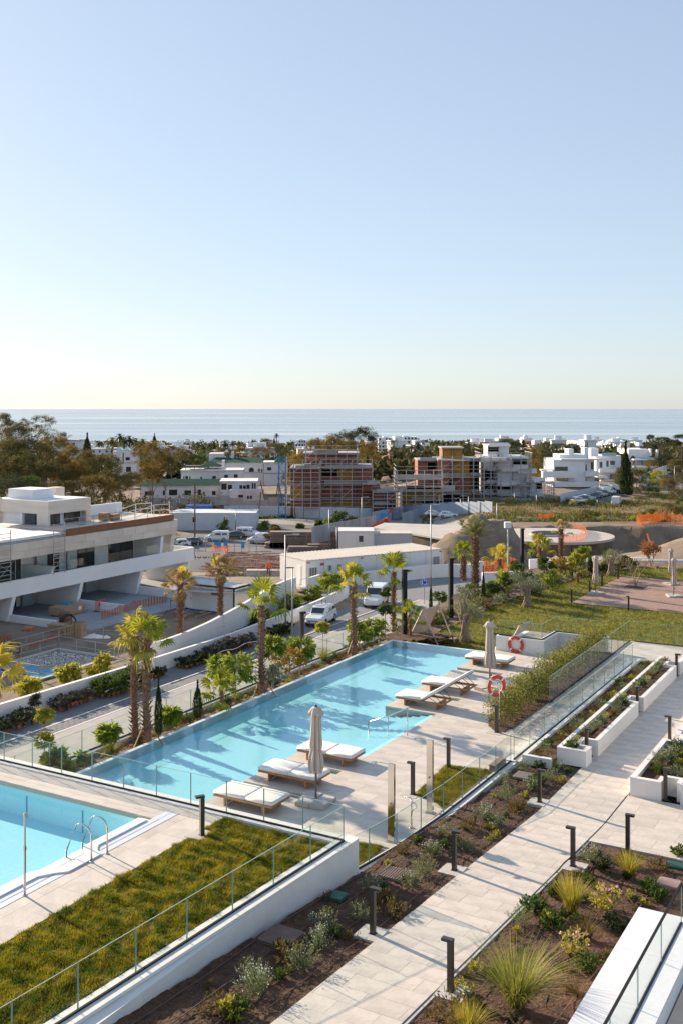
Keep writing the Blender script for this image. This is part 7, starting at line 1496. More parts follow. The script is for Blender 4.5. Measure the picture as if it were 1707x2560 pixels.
def fbox(t, name, mat, x0, x1, y0, y1, z0, z1): return part(name, MB().box(x0, x1, y0, y1, z0, z1), mat, t)
def fwin(t, x, y, z, w_, h, side=False, glass=True, frame=WHITE2):
    r = (0, 0, -pi/2) if side == 'L' else ((0, 0, pi/2) if side == 'R' else (0, 0, 0))
    o = link('window', winm, t, (x, y, z), r, (w_, 1, h))
    if glass: link('pane', winp, o)
    return o
class Bld:
    """far building laid out by picture columns/rows at a given distance; local x right, y away, z up"""
    def __init__(s, name, label, pxc, Y, pybase, rot=0.0, cat='building', z=None):
        s.Y = Y; s.X = (pxc-CXP)/FP*Y; s.z = ztop(pybase, Y) if z is None else z; s.k = Y/FP; s.pxc = pxc; s.pyb = pybase
        s.t = thing_w(name, label, cat, s.X, Y, s.z, rot)
    def x(s, px): return (px-s.pxc)*s.k
    def h(s, py): return ztop(py, s.Y)-s.z
    def box(s, name, mat, px0, px1, pyb, pyt, y0=0, D=8): return fbox(s.t, name, mat, s.x(px0), s.x(px1), y0, y0+D, s.h(pyb), s.h(pyt))
    def win(s, px, py, wpx, hpx_, y0=0, glass=False): return fwin(s.t, s.x(px), y0-.01, s.h(py), wpx*s.k, hpx_*s.k, False, glass)
    def hip(s, name, mat, px0, px1, pyb, pyt, y0, D, f=.25, ov=.5):
        a, b = s.x(px0)-ov, s.x(px1)+ov; z0, z1 = s.h(pyb), s.h(pyt); c, d = a+(b-a)*f, b-(b-a)*f; y1, y2 = y0-ov, y0+D+ov; ym = (y1+y2)/2
        m = MB().add([(a, y1, z0), (b, y1, z0), (b, y2, z0), (a, y2, z0), (c, ym, z1), (d, ym, z1)], [(0, 1, 5, 4), (1, 2, 5), (2, 3, 4, 5), (3, 0, 4), (0, 3, 2, 1)]); return part(name, m, mat, s.t)
b = Bld('abandoned_villa', 'long low abandoned white villa with green tiled roof and broken windows', 455, 268, 1244, .06)
b.box('wall', OLDW, 355, 556, 1246, 1214, 0, 9); b.hip('roof', GRNR, 355, 556, 1213.5, 1200, 0, 9, .06)
for px, w_, h_ in ((375, 22, 10), (411, 5, 12), (434, 20, 14), (470, 16, 12), (499, 8, 14), (535, 9, 10)): b.win(px, 1238, w_, h_)
b = Bld('abandoned_villa', 'upper storey block of the abandoned villa with small arched windows', 530, 280, 1212, .06)
b.box('wall', OLDW, 454, 607, 1216, 1177, 0, 9); b.box('cornice', OLDW, 452, 609, 1177, 1174.5, -.4, 10)
for px, w_, h_ in ((461, 3, 9), (468, 7, 10), (476, 3, 9), (504, 4, 8), (536, 9, 10), (566, 9, 13), (590, 9, 14)): b.win(px, 1200, w_, h_)
b.hip('roof', GRNR, 500, 547, 1168, 1155, 2, 8, .48); b.box('pergola', BRONZE, 462, 500, 1167, 1165.5, 1, 5)
for px in (464, 475, 486, 498): b.box('pergola_post', BRONZE, px, px+1, 1175, 1167, 1, .3)
for px in (501, 515, 530, 545): b.box('gazebo_post', OLDW, px, px+1.5, 1176, 1168, 2, .4)
b = Bld('abandoned_villa', 'terraced right end of the abandoned villa with three garage like openings', 600, 262, 1246, .06)
b.box('wall', OLDW, 553, 643, 1240, 1205, 0, 10); b.box('terrace_wall', OLDW, 577, 661, 1250, 1222, -4, 4); b.box('cornice', OLDW, 550, 645, 1205, 1202, -.5, 11)
for px, w_, h_ in ((561, 13, 15), (576, 10, 12), (603, 7, 11), (612, 7, 10), (621, 8, 12), (632, 4, 16), (638, 4, 16)): b.win(px, 1224, w_, h_)
for px, w_, h_ in ((604, 12, 10), (622, 5, 8), (629, 5, 8)): b.win(px, 1244, w_, h_, -4)
b = Bld('abandoned_mansion', 'big abandoned white mansion with pointed windows and dark green roof', 590, 300, 1210, .06)
b.box('wall', OLDW, 525, 659, 1214, 1156, 0, 12); b.hip('roof', GRNR, 525, 659, 1155.5, 1146, 0, 12, .12); b.box('band', SLABM, 600, 660, 1183, 1181.5, -.15, .15); b.box('chimney', OLDW, 556, 563, 1172, 1150, -1, 2); b.box('turret', OLDW, 520, 556, 1156, 1136, 6, 8); b.box('chimney', OLDW, 577, 584, 1150, 1132, 5, 2)
for px, w_, h_ in ((606, 11, 8), (629, 12, 8), (648, 4, 8), (655, 3, 7)): w1 = b.win(px, 1180, w_, h_)
for px, w_ in ((606, 11), (629, 12)): part('window_head', MB().prism([(b.x(px-w_/2), -.05), (b.x(px+w_/2), -.05), (b.x(px+w_/2), 0), (b.x(px-w_/2), 0)], b.h(1172), b.h(1172)+.01).add([(b.x(px-w_/2), -.05, b.h(1172)), (b.x(px+w_/2), -.05, b.h(1172)), (b.x(px), -.05, b.h(1168))], [(0, 1, 2)]), HOLE, b.t)
b = Bld('abandoned_villa', 'square abandoned white house with one window left of the blue crane', 690, 296, 1210, .06)
b.box('wall', OLDW, 661, 720, 1214, 1157, 0, 10); b.hip('roof', GRNR, 690, 722, 1156, 1142, 0, 8, .3); b.box('cornice', OLDW, 659, 722, 1157, 1155, -.3, 10); b.win(674, 1176, 10, 8); b.box('band', SLABM, 661, 720, 1184, 1182, -.15, .15)
b = Bld('pyramid_roof_house', 'tall white house with three glass pyramids on its roof', 312, 330, 1185, .1)
b.box('wall', OLDW, 284, 341, 1190, 1128, 0, 12); b.box('ledge', SLABM, 283, 342, 1158, 1156.5, -.2, .2)
for px in (298, 316, 334): b.hip('glass_pyramid', M('pyramid_glass', (.55, .66, .64), (.45, .56, .55), 1, .2), px-8, px+8, 1127, 1117, 1, 5, .48, .2)
for px, py, w_, h_ in ((320, 1151, 10, 8), (309, 1160, 2.5, 28), (322, 1180, 12, 13)): b.win(px, py, w_, h_)
b = Bld('white_house', 'white house with a square lookout tower near the sparse tall tree', 175, 380, 1130, .1)
b.box('wall', MODW, 134, 203, 1140, 1102, 0, 12); b.box('tower', MODW, 150, 161, 1102, 1084, 2, 4); b.hip('tower_roof', SLABM, 150, 161, 1084, 1079, 2, 4, .48, .2); b.box('roof_edge', SLABM, 160, 204, 1102, 1100, -.4, 12); b.box('chimney', MODW, 196, 202, 1102, 1098, 2, 2)
for px, w_, h_ in ((170, 5, 7), (185, 6, 7), (150, 4, 6)): b.win(px, 1114, w_, h_)
b = Bld('white_house', 'low flat white house row beneath the far palm group', 258, 420, 1136); b.box('wall', OLDW, 228, 288, 1140, 1121, 0, 10); b.box('chimney', OLDW, 264, 270, 1121, 1115, 2, 3)
for px in (236, 250, 268, 280): b.win(px, 1131, 4, 5)
# distant flats by the shore
def flats(label, px0, px1, pyb, pyt, Y, rows, cols, tiers=0, mat=MODW, rot=0):
    b = Bld('apartment_block', label, (px0+px1)/2, Y, pyb, rot); sh = (pyb-pyt)/rows
    for r in range(rows):
        ins = tiers*max(0, r-rows//2)*.12*(px1-px0); b.box('storey', mat, px0+ins, px1-ins, pyb-sh*r+.2, pyb-sh*(r+1), 0, 10); b.box('balcony', mat, px0+ins-.5, px1-ins+.5, pyb-sh*r+.1, pyb-sh*(r+.28), -1.2, 1.2)
        for c in range(cols):
            if (c*7+r*3) % 5 != 4: b.win(px0+ins+(px1-px0-2*ins)*(c+.5)/cols, pyb-sh*(r+.32), (px1-px0)/cols*.5, sh*.5)
    b.box('roof_box', mat, px0+(px1-px0)*.3, px0+(px1-px0)*.6, pyt, pyt-3, 2, 5); return b
flats('pale apartment block with dark windows near the shore, left of the dark round tree', 738, 768, 1136, 1100, 640, 4, 4, 1)
flats('white apartment block right of the dark round tree', 945, 985, 1140, 1094, 600, 5, 5)
flats('tall white apartment block behind the tall araucaria', 992, 1042, 1140, 1092, 620, 5, 6)
for i, (a, b_, c, d) in enumerate(((1063, 1076, 1142, 1118), (1078, 1098, 1140, 1113), (1102, 1110, 1138, 1122), (1190, 1208, 1140, 1118))): flats('tiny white block near the water between palms', a, b_, c, d, 700+i*20, 3, 3).t['group'] = 'tiny white blocks near the water'
b = Bld('red_roof_house', 'small white house with red roofs between the two dark cypress groups', 972, 420, 1160); b.box('wall', MODW, 955, 990, 1165, 1147, 0, 10); b.hip('roof', REDR, 955, 990, 1147, 1139, 0, 10, .3); b.box('wing', REDR, 952, 976, 1160, 1153, -4, 4); b.win(966, 1156, 4, 4); b.win(982, 1156, 4, 4)
# concrete fence
t = thing_w('concrete_fence', 'grey precast concrete fence below the abandoned villas', 'fence', 0, 0, 0)
FPX = [(372, 1262), (412, 1264), (450, 1263), (500, 1259), (548, 1256), (575, 1262), (610, 1268), (645, 1268), (672, 1262), (700, 1258)]; PW = []
for px, py in FPX: Yf = 250; PW.append(((px-CXP)/FP*Yf, Yf, ztop(py, Yf)))
t.location = PW[0]
for a, b_ in zip(PW, PW[1:]):
    n = max(1, int((b_[0]-a[0])/2.4))
    for i in range(n):
        f0, f1 = i/n, (i+1)/n-.02; x0, x1 = a[0]+(b_[0]-a[0])*f0-PW[0][0], a[0]+(b_[0]-a[0])*f1-PW[0][0]; z0 = a[2]+(b_[2]-a[2])*f0-PW[0][2]
        part('fence_panel', MB().box(x0, x1, 0, .15, z0-.6, z0+1.7), SLABM, t)
# ---- scaffolded buildings
def scaffold(label, X, Y, z, x0, x1, H, ends=(3, 3), dy=1.3, seed=0, rot=0.0, lift=1.95, bay=2.3):
    t = thing_w('scaffolding', label, 'scaffolding', X, Y, z, rot); n = max(2, int((x1-x0)/bay)); bx = (x1-x0)/n; rg = random.Random(seed); nl = int(H/lift)
    sm_ = cached(('std', round(H, 1)), lambda: MB().box(-.055, .055, -.055, .055, 0, H+1.1).mesh('standard', SCAFM)); k = 0
    for i in range(n+1):
        for y in (-.6, -.6-dy): link('standard', sm_, t, (x0+i*bx, y, 0))
    for l in range(1, nl+2):
        zz = l*lift
        if zz > H+1.2: break
        part('ledger', MB().box(x0, x1, -.68-dy, -.58-dy, zz-.05, zz+.05).box(x0, x1, -.68-dy, -.58-dy, zz+.85, zz+.93), SCAFM, t)
        for i in range(n):
            if rg.random() < .5: part('walkway', MB().box(x0+i*bx+.04, x0+(i+1)*bx-.04, -.6-dy, -.6, zz-.02, zz+.04), M('scaffold_board', (.36, .33, .30), (.26, .24, .22), 1, .8), t)
        for i in range(n):
            if rg.random() < .3: part('brace', MB().tube([(x0+i*bx, -.66-dy, zz-lift), (x0+(i+1)*bx, -.66-dy, zz)], .05, 4, cap=False), SCAFM, t)
    for s, cnt in ((x0-.2, ends[0]), (x1+.2, ends[1])):
        for j in range(cnt):
            link('standard', sm_, t, (s, .8+j*2.2, 0))
        if cnt:
            for l in range(1, nl+2): part('ledger', MB().box(s-.05, s+.05, -.6-dy, cnt*2.2, l*lift-.05, l*lift+.05).box(s-.05, s+.05, -.6, cnt*2.2, l*lift+.85, l*lift+.92), SCAFM, t)
    return t
def raw_building(label, pxc, Y, pyb, blocks, rot=0.0, white=False):
    b = Bld('unfinished_building', label, pxc, Y, pyb, rot); rg = random.Random(int(pxc)); WM = MODW if white else BRICK
    for (p0, p1, yb, yt, y0, D, nst, ov) in blocks:
        sh = (yb-yt)/nst; w_ = (p1-p0); nbay = max(2, int(w_*b.k/3.6))
        for r in range(nst):
            zb = yb-sh*r; b.box('floor_slab', SLABM if not white or rg.random() < .3 else MODW, p0-ov, p1+ov, zb-sh+3.0, zb-sh, y0-1.4, D+1.4)
            if rg.random() < .75: b.box('balcony_front', SLABM if not white else MODW, p0+w_*rg.uniform(0, .3), p1-w_*rg.uniform(0, .4), zb-sh+3.5, zb-sh-6, y0-1.5, .15)
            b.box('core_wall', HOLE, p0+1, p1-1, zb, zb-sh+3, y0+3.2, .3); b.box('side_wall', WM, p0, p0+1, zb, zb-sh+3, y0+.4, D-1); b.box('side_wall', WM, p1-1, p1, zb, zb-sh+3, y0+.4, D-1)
            for c in range(nbay):
                a0 = p0+w_*c/nbay; a1 = p0+w_*(c+1)/nbay; q = rg.random(); b.box('column', SLABM, a0, a0+.9, zb, zb-sh+3, y0-.4, .5)
                if q < .42: b.box('brick_wall', WM, a0+.9, a1, zb, zb-sh+3, y0+.1, .3)
                elif q < .68: b.box('insulated_wall', OCH if not white else MODW, a0+.9, a1, zb, zb-sh+3, y0+.1, .3)
                elif q < .88: b.box('low_wall', WM, a0+.9, a1, zb, zb-sh*.4, y0+.1, .3); b.box('lintel', WM, a0+.9, a1, zb-sh*.8, zb-sh+3, y0+.1, .3)
    return b
b = raw_building('brick and concrete apartment shell wrapped in scaffolding, left of two', 850, 240, 1285, [(800, 930, 1285, 1167, 0, 14, 3, 1), (728, 800, 1285, 1167, -2, 12, 3, 1), (930, 985, 1285, 1225, -3, 10, 2, 1), (760, 895, 1167, 1133, 4, 9, 1, 3), (905, 948, 1225, 1205, -3, 8, 1, 1)])
scaffold('dense tube scaffolding on the right half of the left apartment shell', b.X, b.Y, b.z, b.x(803), b.x(930), b.h(1160), (0, 0), seed=1)
scaffold('dense tube scaffolding standing round the sunlit left corner of the left shell', b.X, b.Y-2.4, b.z, b.x(716), b.x(800), b.h(1163), (5, 0), seed=2, bay=1.7)
scaffold('scaffolding above the roof of the left apartment shell', b.X, b.Y+3, b.z+b.h(1167), b.x(765), b.x(892), 3.4, (2, 2), seed=3)
scaffold('low scaffolding round the lower right wing of the left shell', b.X, b.Y-3.5, b.z, b.x(930), b.x(1000), b.h(1232), (0, 4), seed=4)
b = raw_building('red brick apartment shell with stepped grey balconies', 1090, 250, 1273, [(1093, 1172, 1273, 1148, 0, 14, 3, 1), (1045, 1093, 1273, 1150, 3, 10, 3, 1), (1000, 1100, 1273, 1215, -4, 8, 2, 2), (1107, 1158, 1148, 1119, 3, 8, 1, 3), (1172, 1205, 1273, 1148, 5, 9, 3, 0)])
b.box('brick_gable', BRICK, 1094, 1120, 1212, 1148, -.6, .5)
for py in (1190, 1218): b.box('balcony_front', CONC, 990, 1098 if py < 1200 else 1130, py+6, py-7, -5.5, .2)
scaffold('scaffolding across the front of the red brick shell', b.X, b.Y-1.5, b.z, b.x(1100), b.x(1205), b.h(1150), (0, 0), seed=5)
scaffold('open scaffolding round the stepped balconies of the red brick shell', b.X, b.Y-6, b.z, b.x(988), b.x(1098), b.h(1182), (5, 0), seed=6, bay=1.8)
b = raw_building('white rendered apartment shell with scaffolding on the right', 1262, 256, 1270, [(1208, 1262, 1270, 1142, 2, 13, 4, 0), (1240, 1318, 1270, 1142, -.5, 13, 4, 1), (1222, 1276, 1142, 1113, 3, 8, 1, 2), (1318, 1352, 1270, 1200, -2, 10, 2, 1)], white=True)
for a, b_, py in ((1238, 1285, 1210), (1290, 1336, 1178), (1310, 1357, 1200), (1195, 1260, 1150)): b.box('white_balcony', MODW, a, b_, py+4, py-7, -2.6, 2)
scaffold('tall scaffolding in front of the white rendered shell', b.X, b.Y-2.2, b.z, b.x(1196), b.x(1320), b.h(1142), (4, 4), seed=7)
scaffold('low scaffolding at the right foot of the white rendered shell', b.X, b.Y-4.5, b.z, b.x(1300), b.x(1372), b.h(1215), (2, 4), seed=8)
b = Bld('site_shed', 'long flat blue grey shed roof before the white rendered shell', 1310, 246, 1273); b.box('roof', SLABM, 1258, 1360, 1252, 1249, 0, 8)
for i in range(8): b.box('post', SCAFM, 1260+i*14, 1261.5+i*14, 1273, 1252, 0, .3)
# crane
cX, cY = (706-CXP)/FP*236, 236; zc = G(cX, cY); CRB = M('crane_blue', (.03, .20, .42), rough=.5); t = thing_w('tower_crane', 'blue lattice mast of a tower crane left of the brick shell', 'crane', cX, cY, zc); Hc_ = ztop(1139, cY)-zc; hw = .75
for sx in (-hw, hw):
    for sy in (-hw, hw): part('mast_leg', MB().box(sx-.09, sx+.09, sy-.09, sy+.09, 0, Hc_), CRB, t)
n = int(Hc_/1.3)
for i in range(n):
    z0 = i*1.3; s = 1 if i % 2 else -1; part('lattice_brace', MB().tube([(-hw*s, -hw, z0), (hw*s, -hw, z0+1.3)], .05, 4).tube([(-hw, -hw*s, z0), (-hw, hw*s, z0+1.3)], .05, 4).tube([(hw, -hw*s, z0), (hw, hw*s, z0+1.3)], .05, 4).tube([(-hw, -hw, z0), (hw, -hw, z0)], .04, 4), CRB, t)
# hoardings
def longwall(name, label, pts, h, mat, seg=2.6, Yd=None, th=.12, pn='panel', cat='fence'):
    P = [GXY(px, py) for px, py in pts] if Yd is None else [((px-CXP)/FP*Yd, Yd, ztop(py, Yd)) for px, py in pts]; t = thing_w(name, label, cat, *P[0])
    for a, b_ in zip(P, P[1:]):
        L = math.hypot(b_[0]-a[0], b_[1]-a[1]); n = max(1, int(L/seg)); ang = math.atan2(b_[1]-a[1], b_[0]-a[0])
        for i in range(n): f = (i+.5)/n; part(pn, MB().cbox((0, 0, h/2-.3), (L/n*.97, th, h+.6)), mat, t, loc=(a[0]+(b_[0]-a[0])*f-P[0][0], a[1]+(b_[1]-a[1])*f-P[0][1], a[2]+(b_[2]-a[2])*f-P[0][2]), rot=(0, 0, ang))
    return t
longwall('white_hoarding', 'long pale hoarding in front of the left scaffold building', [(560, 1292), (640, 1293), (720, 1294), (800, 1296), (930, 1299)], 2.6, M('hoarding_white', (.60, .61, .63), (.50, .51, .54), .4, .6))
longwall('blue_hoarding', 'blue white hoarding in front of the middle scaffold buildings', [(930, 1308), (1010, 1290), (1120, 1284), (1230, 1282)], 2.4, M('hoarding_blue', (.42, .48, .58), (.36, .42, .52), .4, .6))
longwall('grey_hoarding', 'short grey hoarding with a bend near the blue notice boards', [(1005, 1316), (1045, 1304)], 2.8, MATS['hoarding_grey'])
X, Y, z = GXY(960, 1312); t = thing_w('blue_notice_board', 'light blue notice board standing by the site street', 'sign', X, Y, z); part('board', MB().box(-.9, .9, 0, .08, .5, 2.4), MATS['notice_blue'], t); part('leg', MB().box(-.8, -.7, 0, .06, 0, .5).box(.7, .8, 0, .06, 0, .5), GALV, t)
X, Y, z = GXY(976, 1312); t = thing_w('road_sign', 'small red round road sign on a pole by the site street', 'road sign', X, Y, z); part('pole', MB().box(-.05, .05, 0, .1, 0, 3.0), GALV, t); part('disc', MB().tube([(0, 0, 3.0), (0, -.05, 3.0)], .4, 14), REDM, t)
for i, (px, py, lb) in enumerate(((1083, 1292, 'white car parked half behind the bush near the red brick shell'), (1118, 1295, 'small white car at the foot of the hoarding'))): X, Y, z = GXY(px, py); make_car('parked_car', lb, X, Y, z+.1, .1, WP, 'car', 'cars parked near the scaffold buildings')
# ---- white flats on the right
b = Bld('white_apartments', 'large bright white modern apartment building with long balconies', 1435, 285, 1247, .0)
b.box('body', MODW, 1382, 1462, 1250, 1149, 0, 14); b.box('side_wing', MODW, 1462, 1488, 1250, 1150, 1.5, 12); b.box('roof_floor', MODW, 1403, 1470, 1149, 1138, 3, 9); b.box('roof_tower', MODW, 1428, 1441, 1149, 1124, 4, 5); b.box('roof_tower', MODW, 1472, 1483, 1150, 1121, 6, 4)
for a, b_, py0, py1, d in ((1352, 1437, 1193, 1178, -2.2), (1380, 1490, 1216, 1203, -2.4), (1460, 1492, 1190, 1178, -1.5), (1400, 1500, 1150, 1146.5, -.8), (1350, 1384, 1176, 1173, -1), (1352, 1384, 1210, 1202, -2)): b.box('balcony', MODW, a, b_, py0, py1, d, 2.4)
for px, py, w_, h_ in ((1402, 1177, 32, 10), (1404, 1202, 28, 9), (1465, 1177, 7, 15), (1482, 1174, 6, 18), (1464, 1202, 7, 9), (1444, 1234, 8, 17), (1458, 1233, 14, 16), (1472, 1231, 6, 14), (1395, 1232, 26, 15)): b.win(px, py, w_, h_, 0 if px < 1462 else 1.5, True)
b.box('stone_wall', ROCK, 1488, 1500, 1250, 1196, 2, 10); b.box('base_terrace', CONC, 1365, 1450, 1252, 1243, -6, 6); b.box('red_opening', REDR, 1385, 1392, 1232, 1215, -.06, .05)
b = Bld('white_apartments', 'second white modern apartment building half behind the first one', 1520, 310, 1244)
b.box('body', MODW, 1489, 1525, 1246, 1143, 0, 14); b.box('rear_body', MODW, 1522, 1562, 1246, 1141, 5, 12); b.box('stone_wall', ROCK, 1524, 1537, 1244, 1186, -.5, 5); b.box('stone_wall', ROCK, 1500, 1506, 1244, 1190, -.8, 4)
for a, b_, py0, py1 in ((1494, 1540, 1180, 1172), (1496, 1530, 1206, 1198), (1500, 1525, 1226, 1220), (1488, 1512, 1195, 1187)): b.box('balcony', MODW, a, b_, py0, py1, -2, 2)
for px, py, w_, h_ in ((1501, 1169, 7, 14), (1517, 1167, 6, 15), (1530, 1162, 12, 10), (1508, 1236, 5, 8), (1517, 1234, 4, 8), (1518, 1215, 8, 10), (1545, 1205, 8, 12)): b.win(px, py, w_, h_, 0, True)
b.box('roof_pool_edge', M('glass_parapet', (.35, .52, .52), rough=.1), 1513, 1550, 1141, 1134, 4.9, .2); b.box('roof_box', MODW, 1486, 1505, 1143, 1122, 5, 5)
b = Bld('white_apartments', 'third white modern apartment building with glass parapet right of the tall cypress', 1605, 340, 1195)
b.box('body', MODW, 1574, 1628, 1200, 1124, 2, 14); b.box('lower_body', MODW, 1580, 1640, 1205, 1168, 0, 12); b.box('balcony', MODW, 1578, 1640, 1168, 1164, -2, 3); b.box('balcony', MODW, 1600, 1641, 1168+0, 1160-12, -1, .2) if False else None; b.box('glass_parapet', MATS['glass_parapet'], 1596, 1638, 1148, 1143, 0, .2); b.box('slab', MODW, 1580, 1640, 1150, 1147, -1.5, 5)
b.box('pillar', MODW, 1624, 1628, 1140, 1122, 0, 2); b.box('pillar', MODW, 1641, 1645, 1160, 1124, 0, 2)
for px, w_ in ((1584, 6), (1604, 5), (1614, 8), (1630, 12)): b.win(px, 1161, w_, 9, 0, True)
for px, w_ in ((1590, 5), (1598, 3), (1610, 4), (1622, 3), (1632, 4)): b.win(px, 1183, w_, 9, 0, True)
rg = random.Random(4)
for i in range(60):
    px = 1500+rg.random()*105; py = 1094+abs(px-1548)*.28+rg.random()*26; w_ = rg.uniform(5, 13); hh = rg.uniform(8, 16); Yd = 760-(py-1096)*7
    b = Bld('hillside_house', 'small cube shaped white house in the village cluster near the sea', px, Yd, py+hh); b.t['group'] = 'cube houses of the seaside village'; b.box('wall', MODW, px-w_/2, px+w_/2, py+hh+6, py, 0, 8); b.box('roof_room', MODW, px-w_*.3, px+w_*.15, py, py-rg.uniform(2, 5), 2, 4)
    for q in (-.25, .2): b.win(px+w_*q, py+hh*.55, w_*.18, hh*.28)
b = Bld('vaulted_hall', 'pale barrel vaulted hall with an arched front near the sea', 1468, 560, 1130); m = MB(); k = b.k
for i in range(13):
    a = pi*i/12; m.v += [(-20*k*0+b.x(1462)-14*k*math.cos(a), 0, b.h(1116)+14*k*math.sin(a)*.95), (b.x(1462)-14*k*math.cos(a)-22*k, 30, b.h(1116)+14*k*math.sin(a)*.95)]
m.f = [(2*i, 2*i+2, 2*i+3, 2*i+1) for i in range(12)]; m.m = [0]*12; part('vault', m, M('vault_cream', (.66, .60, .54), (.60, .54, .48), .4, .7), b.t, True); b.box('base', MATS['vault_cream'], 1448, 1476, 1130, 1116, 0, 20); b.box('low_wing', MODW, 1420, 1455, 1135, 1112, -2, 12); b.box('low_wing', MODW, 1478, 1500, 1132, 1113, -2, 12)
longwall('white_road_wall', 'white boundary wall along the far road on the right', [(1598, 1222), (1625, 1205), (1655, 1192), (1680, 1180)], 3.2, MODW, 3.5, cat='wall')
longwall('terrace_wall', 'pale wall between the car row and the white flats', [(1400, 1258), (1460, 1246), (1500, 1236), (1530, 1228)], 2.2, M('wall_paleblue', (.60, .63, .68), (.54, .57, .62), .4, .7), 3, cat='wall')
drape('parking_street', [(1455, 1262), (1560, 1262), (1555, 1238), (1535, 1226), (1500, 1240)], ASPH, 2.5, .12)
drape('far_road', [(1668, 1232), (1707, 1245), (1740, 1250), (1740, 1160), (1700, 1166), (1680, 1185), (1690, 1205)], ASPH, 4, .15)
CARC = [SP, DP, SP, BP, DP, SP, BP, WP, DP, WP]; CARN = ['silver', 'dark blue', 'silver', 'black', 'dark blue', 'silver', 'black', 'white', 'dark blue', 'white']
for i in range(10):
    px = 1446+i*10.2; py = 1259-i*3.1; X, Y, z = GXY(px, py); make_car('parked_car' if CARC[i] is not WP else 'parked_van', CARN[i]+' '+('van' if CARC[i] is WP else 'car')+' in the row beside the white flats, number '+'one two three four five six seven eight nine ten'.split()[i]+' from the left', X, Y, z+.12, .55, CARC[i], 'van' if CARC[i] is WP else 'car', 'cars parked beside the white flats')
X, Y, z = GXY(1540, 1263); make_car('parked_van', 'dark backed van alone at the near end of the parking street', X, Y, z+.12, 1.2, WP, 'van')
# ============================================================ FAR TREES
def far_tree(label, px, pyc, rx, ry, Y, mat, seed=0, sparse=False, name='far_tree', group=None, droop=.2, pine=False):
    X = (px-CXP)/FP*Y; k = Y/FP; z0 = G(X, Y) if not (Y < 100) else -8; zc = ztop(pyc, Y); r = rx*k
    key = ('ft', mat.name, seed % 3, sparse, pine)
    me = crown_mesh(key, mat, (1, 1, .95 if not pine else .5), 34 if sparse else 95, 75, .26 if not pine else .34, .062, .04, droop, -.7, seed % 3, .15 if sparse else .45)
    t = thing_w(name, label, 'tree', X, Y, z0-.2, rnd.uniform(0, 6), group); link('crown', me, t, (0, 0, zc-z0+.2), (0, 0, rnd.uniform(0, 6)), (r, r, ry*k)); hh = max(1, zc-z0)
    link('trunk', trunk_mesh(('ftt', seed % 3), BARK, 1.0, .045, .02, 6, .4, seed % 3, .5), t, (0, 0, 0), (0, 0, 0), (r*1.0, r*1.0, hh*.72)); return t
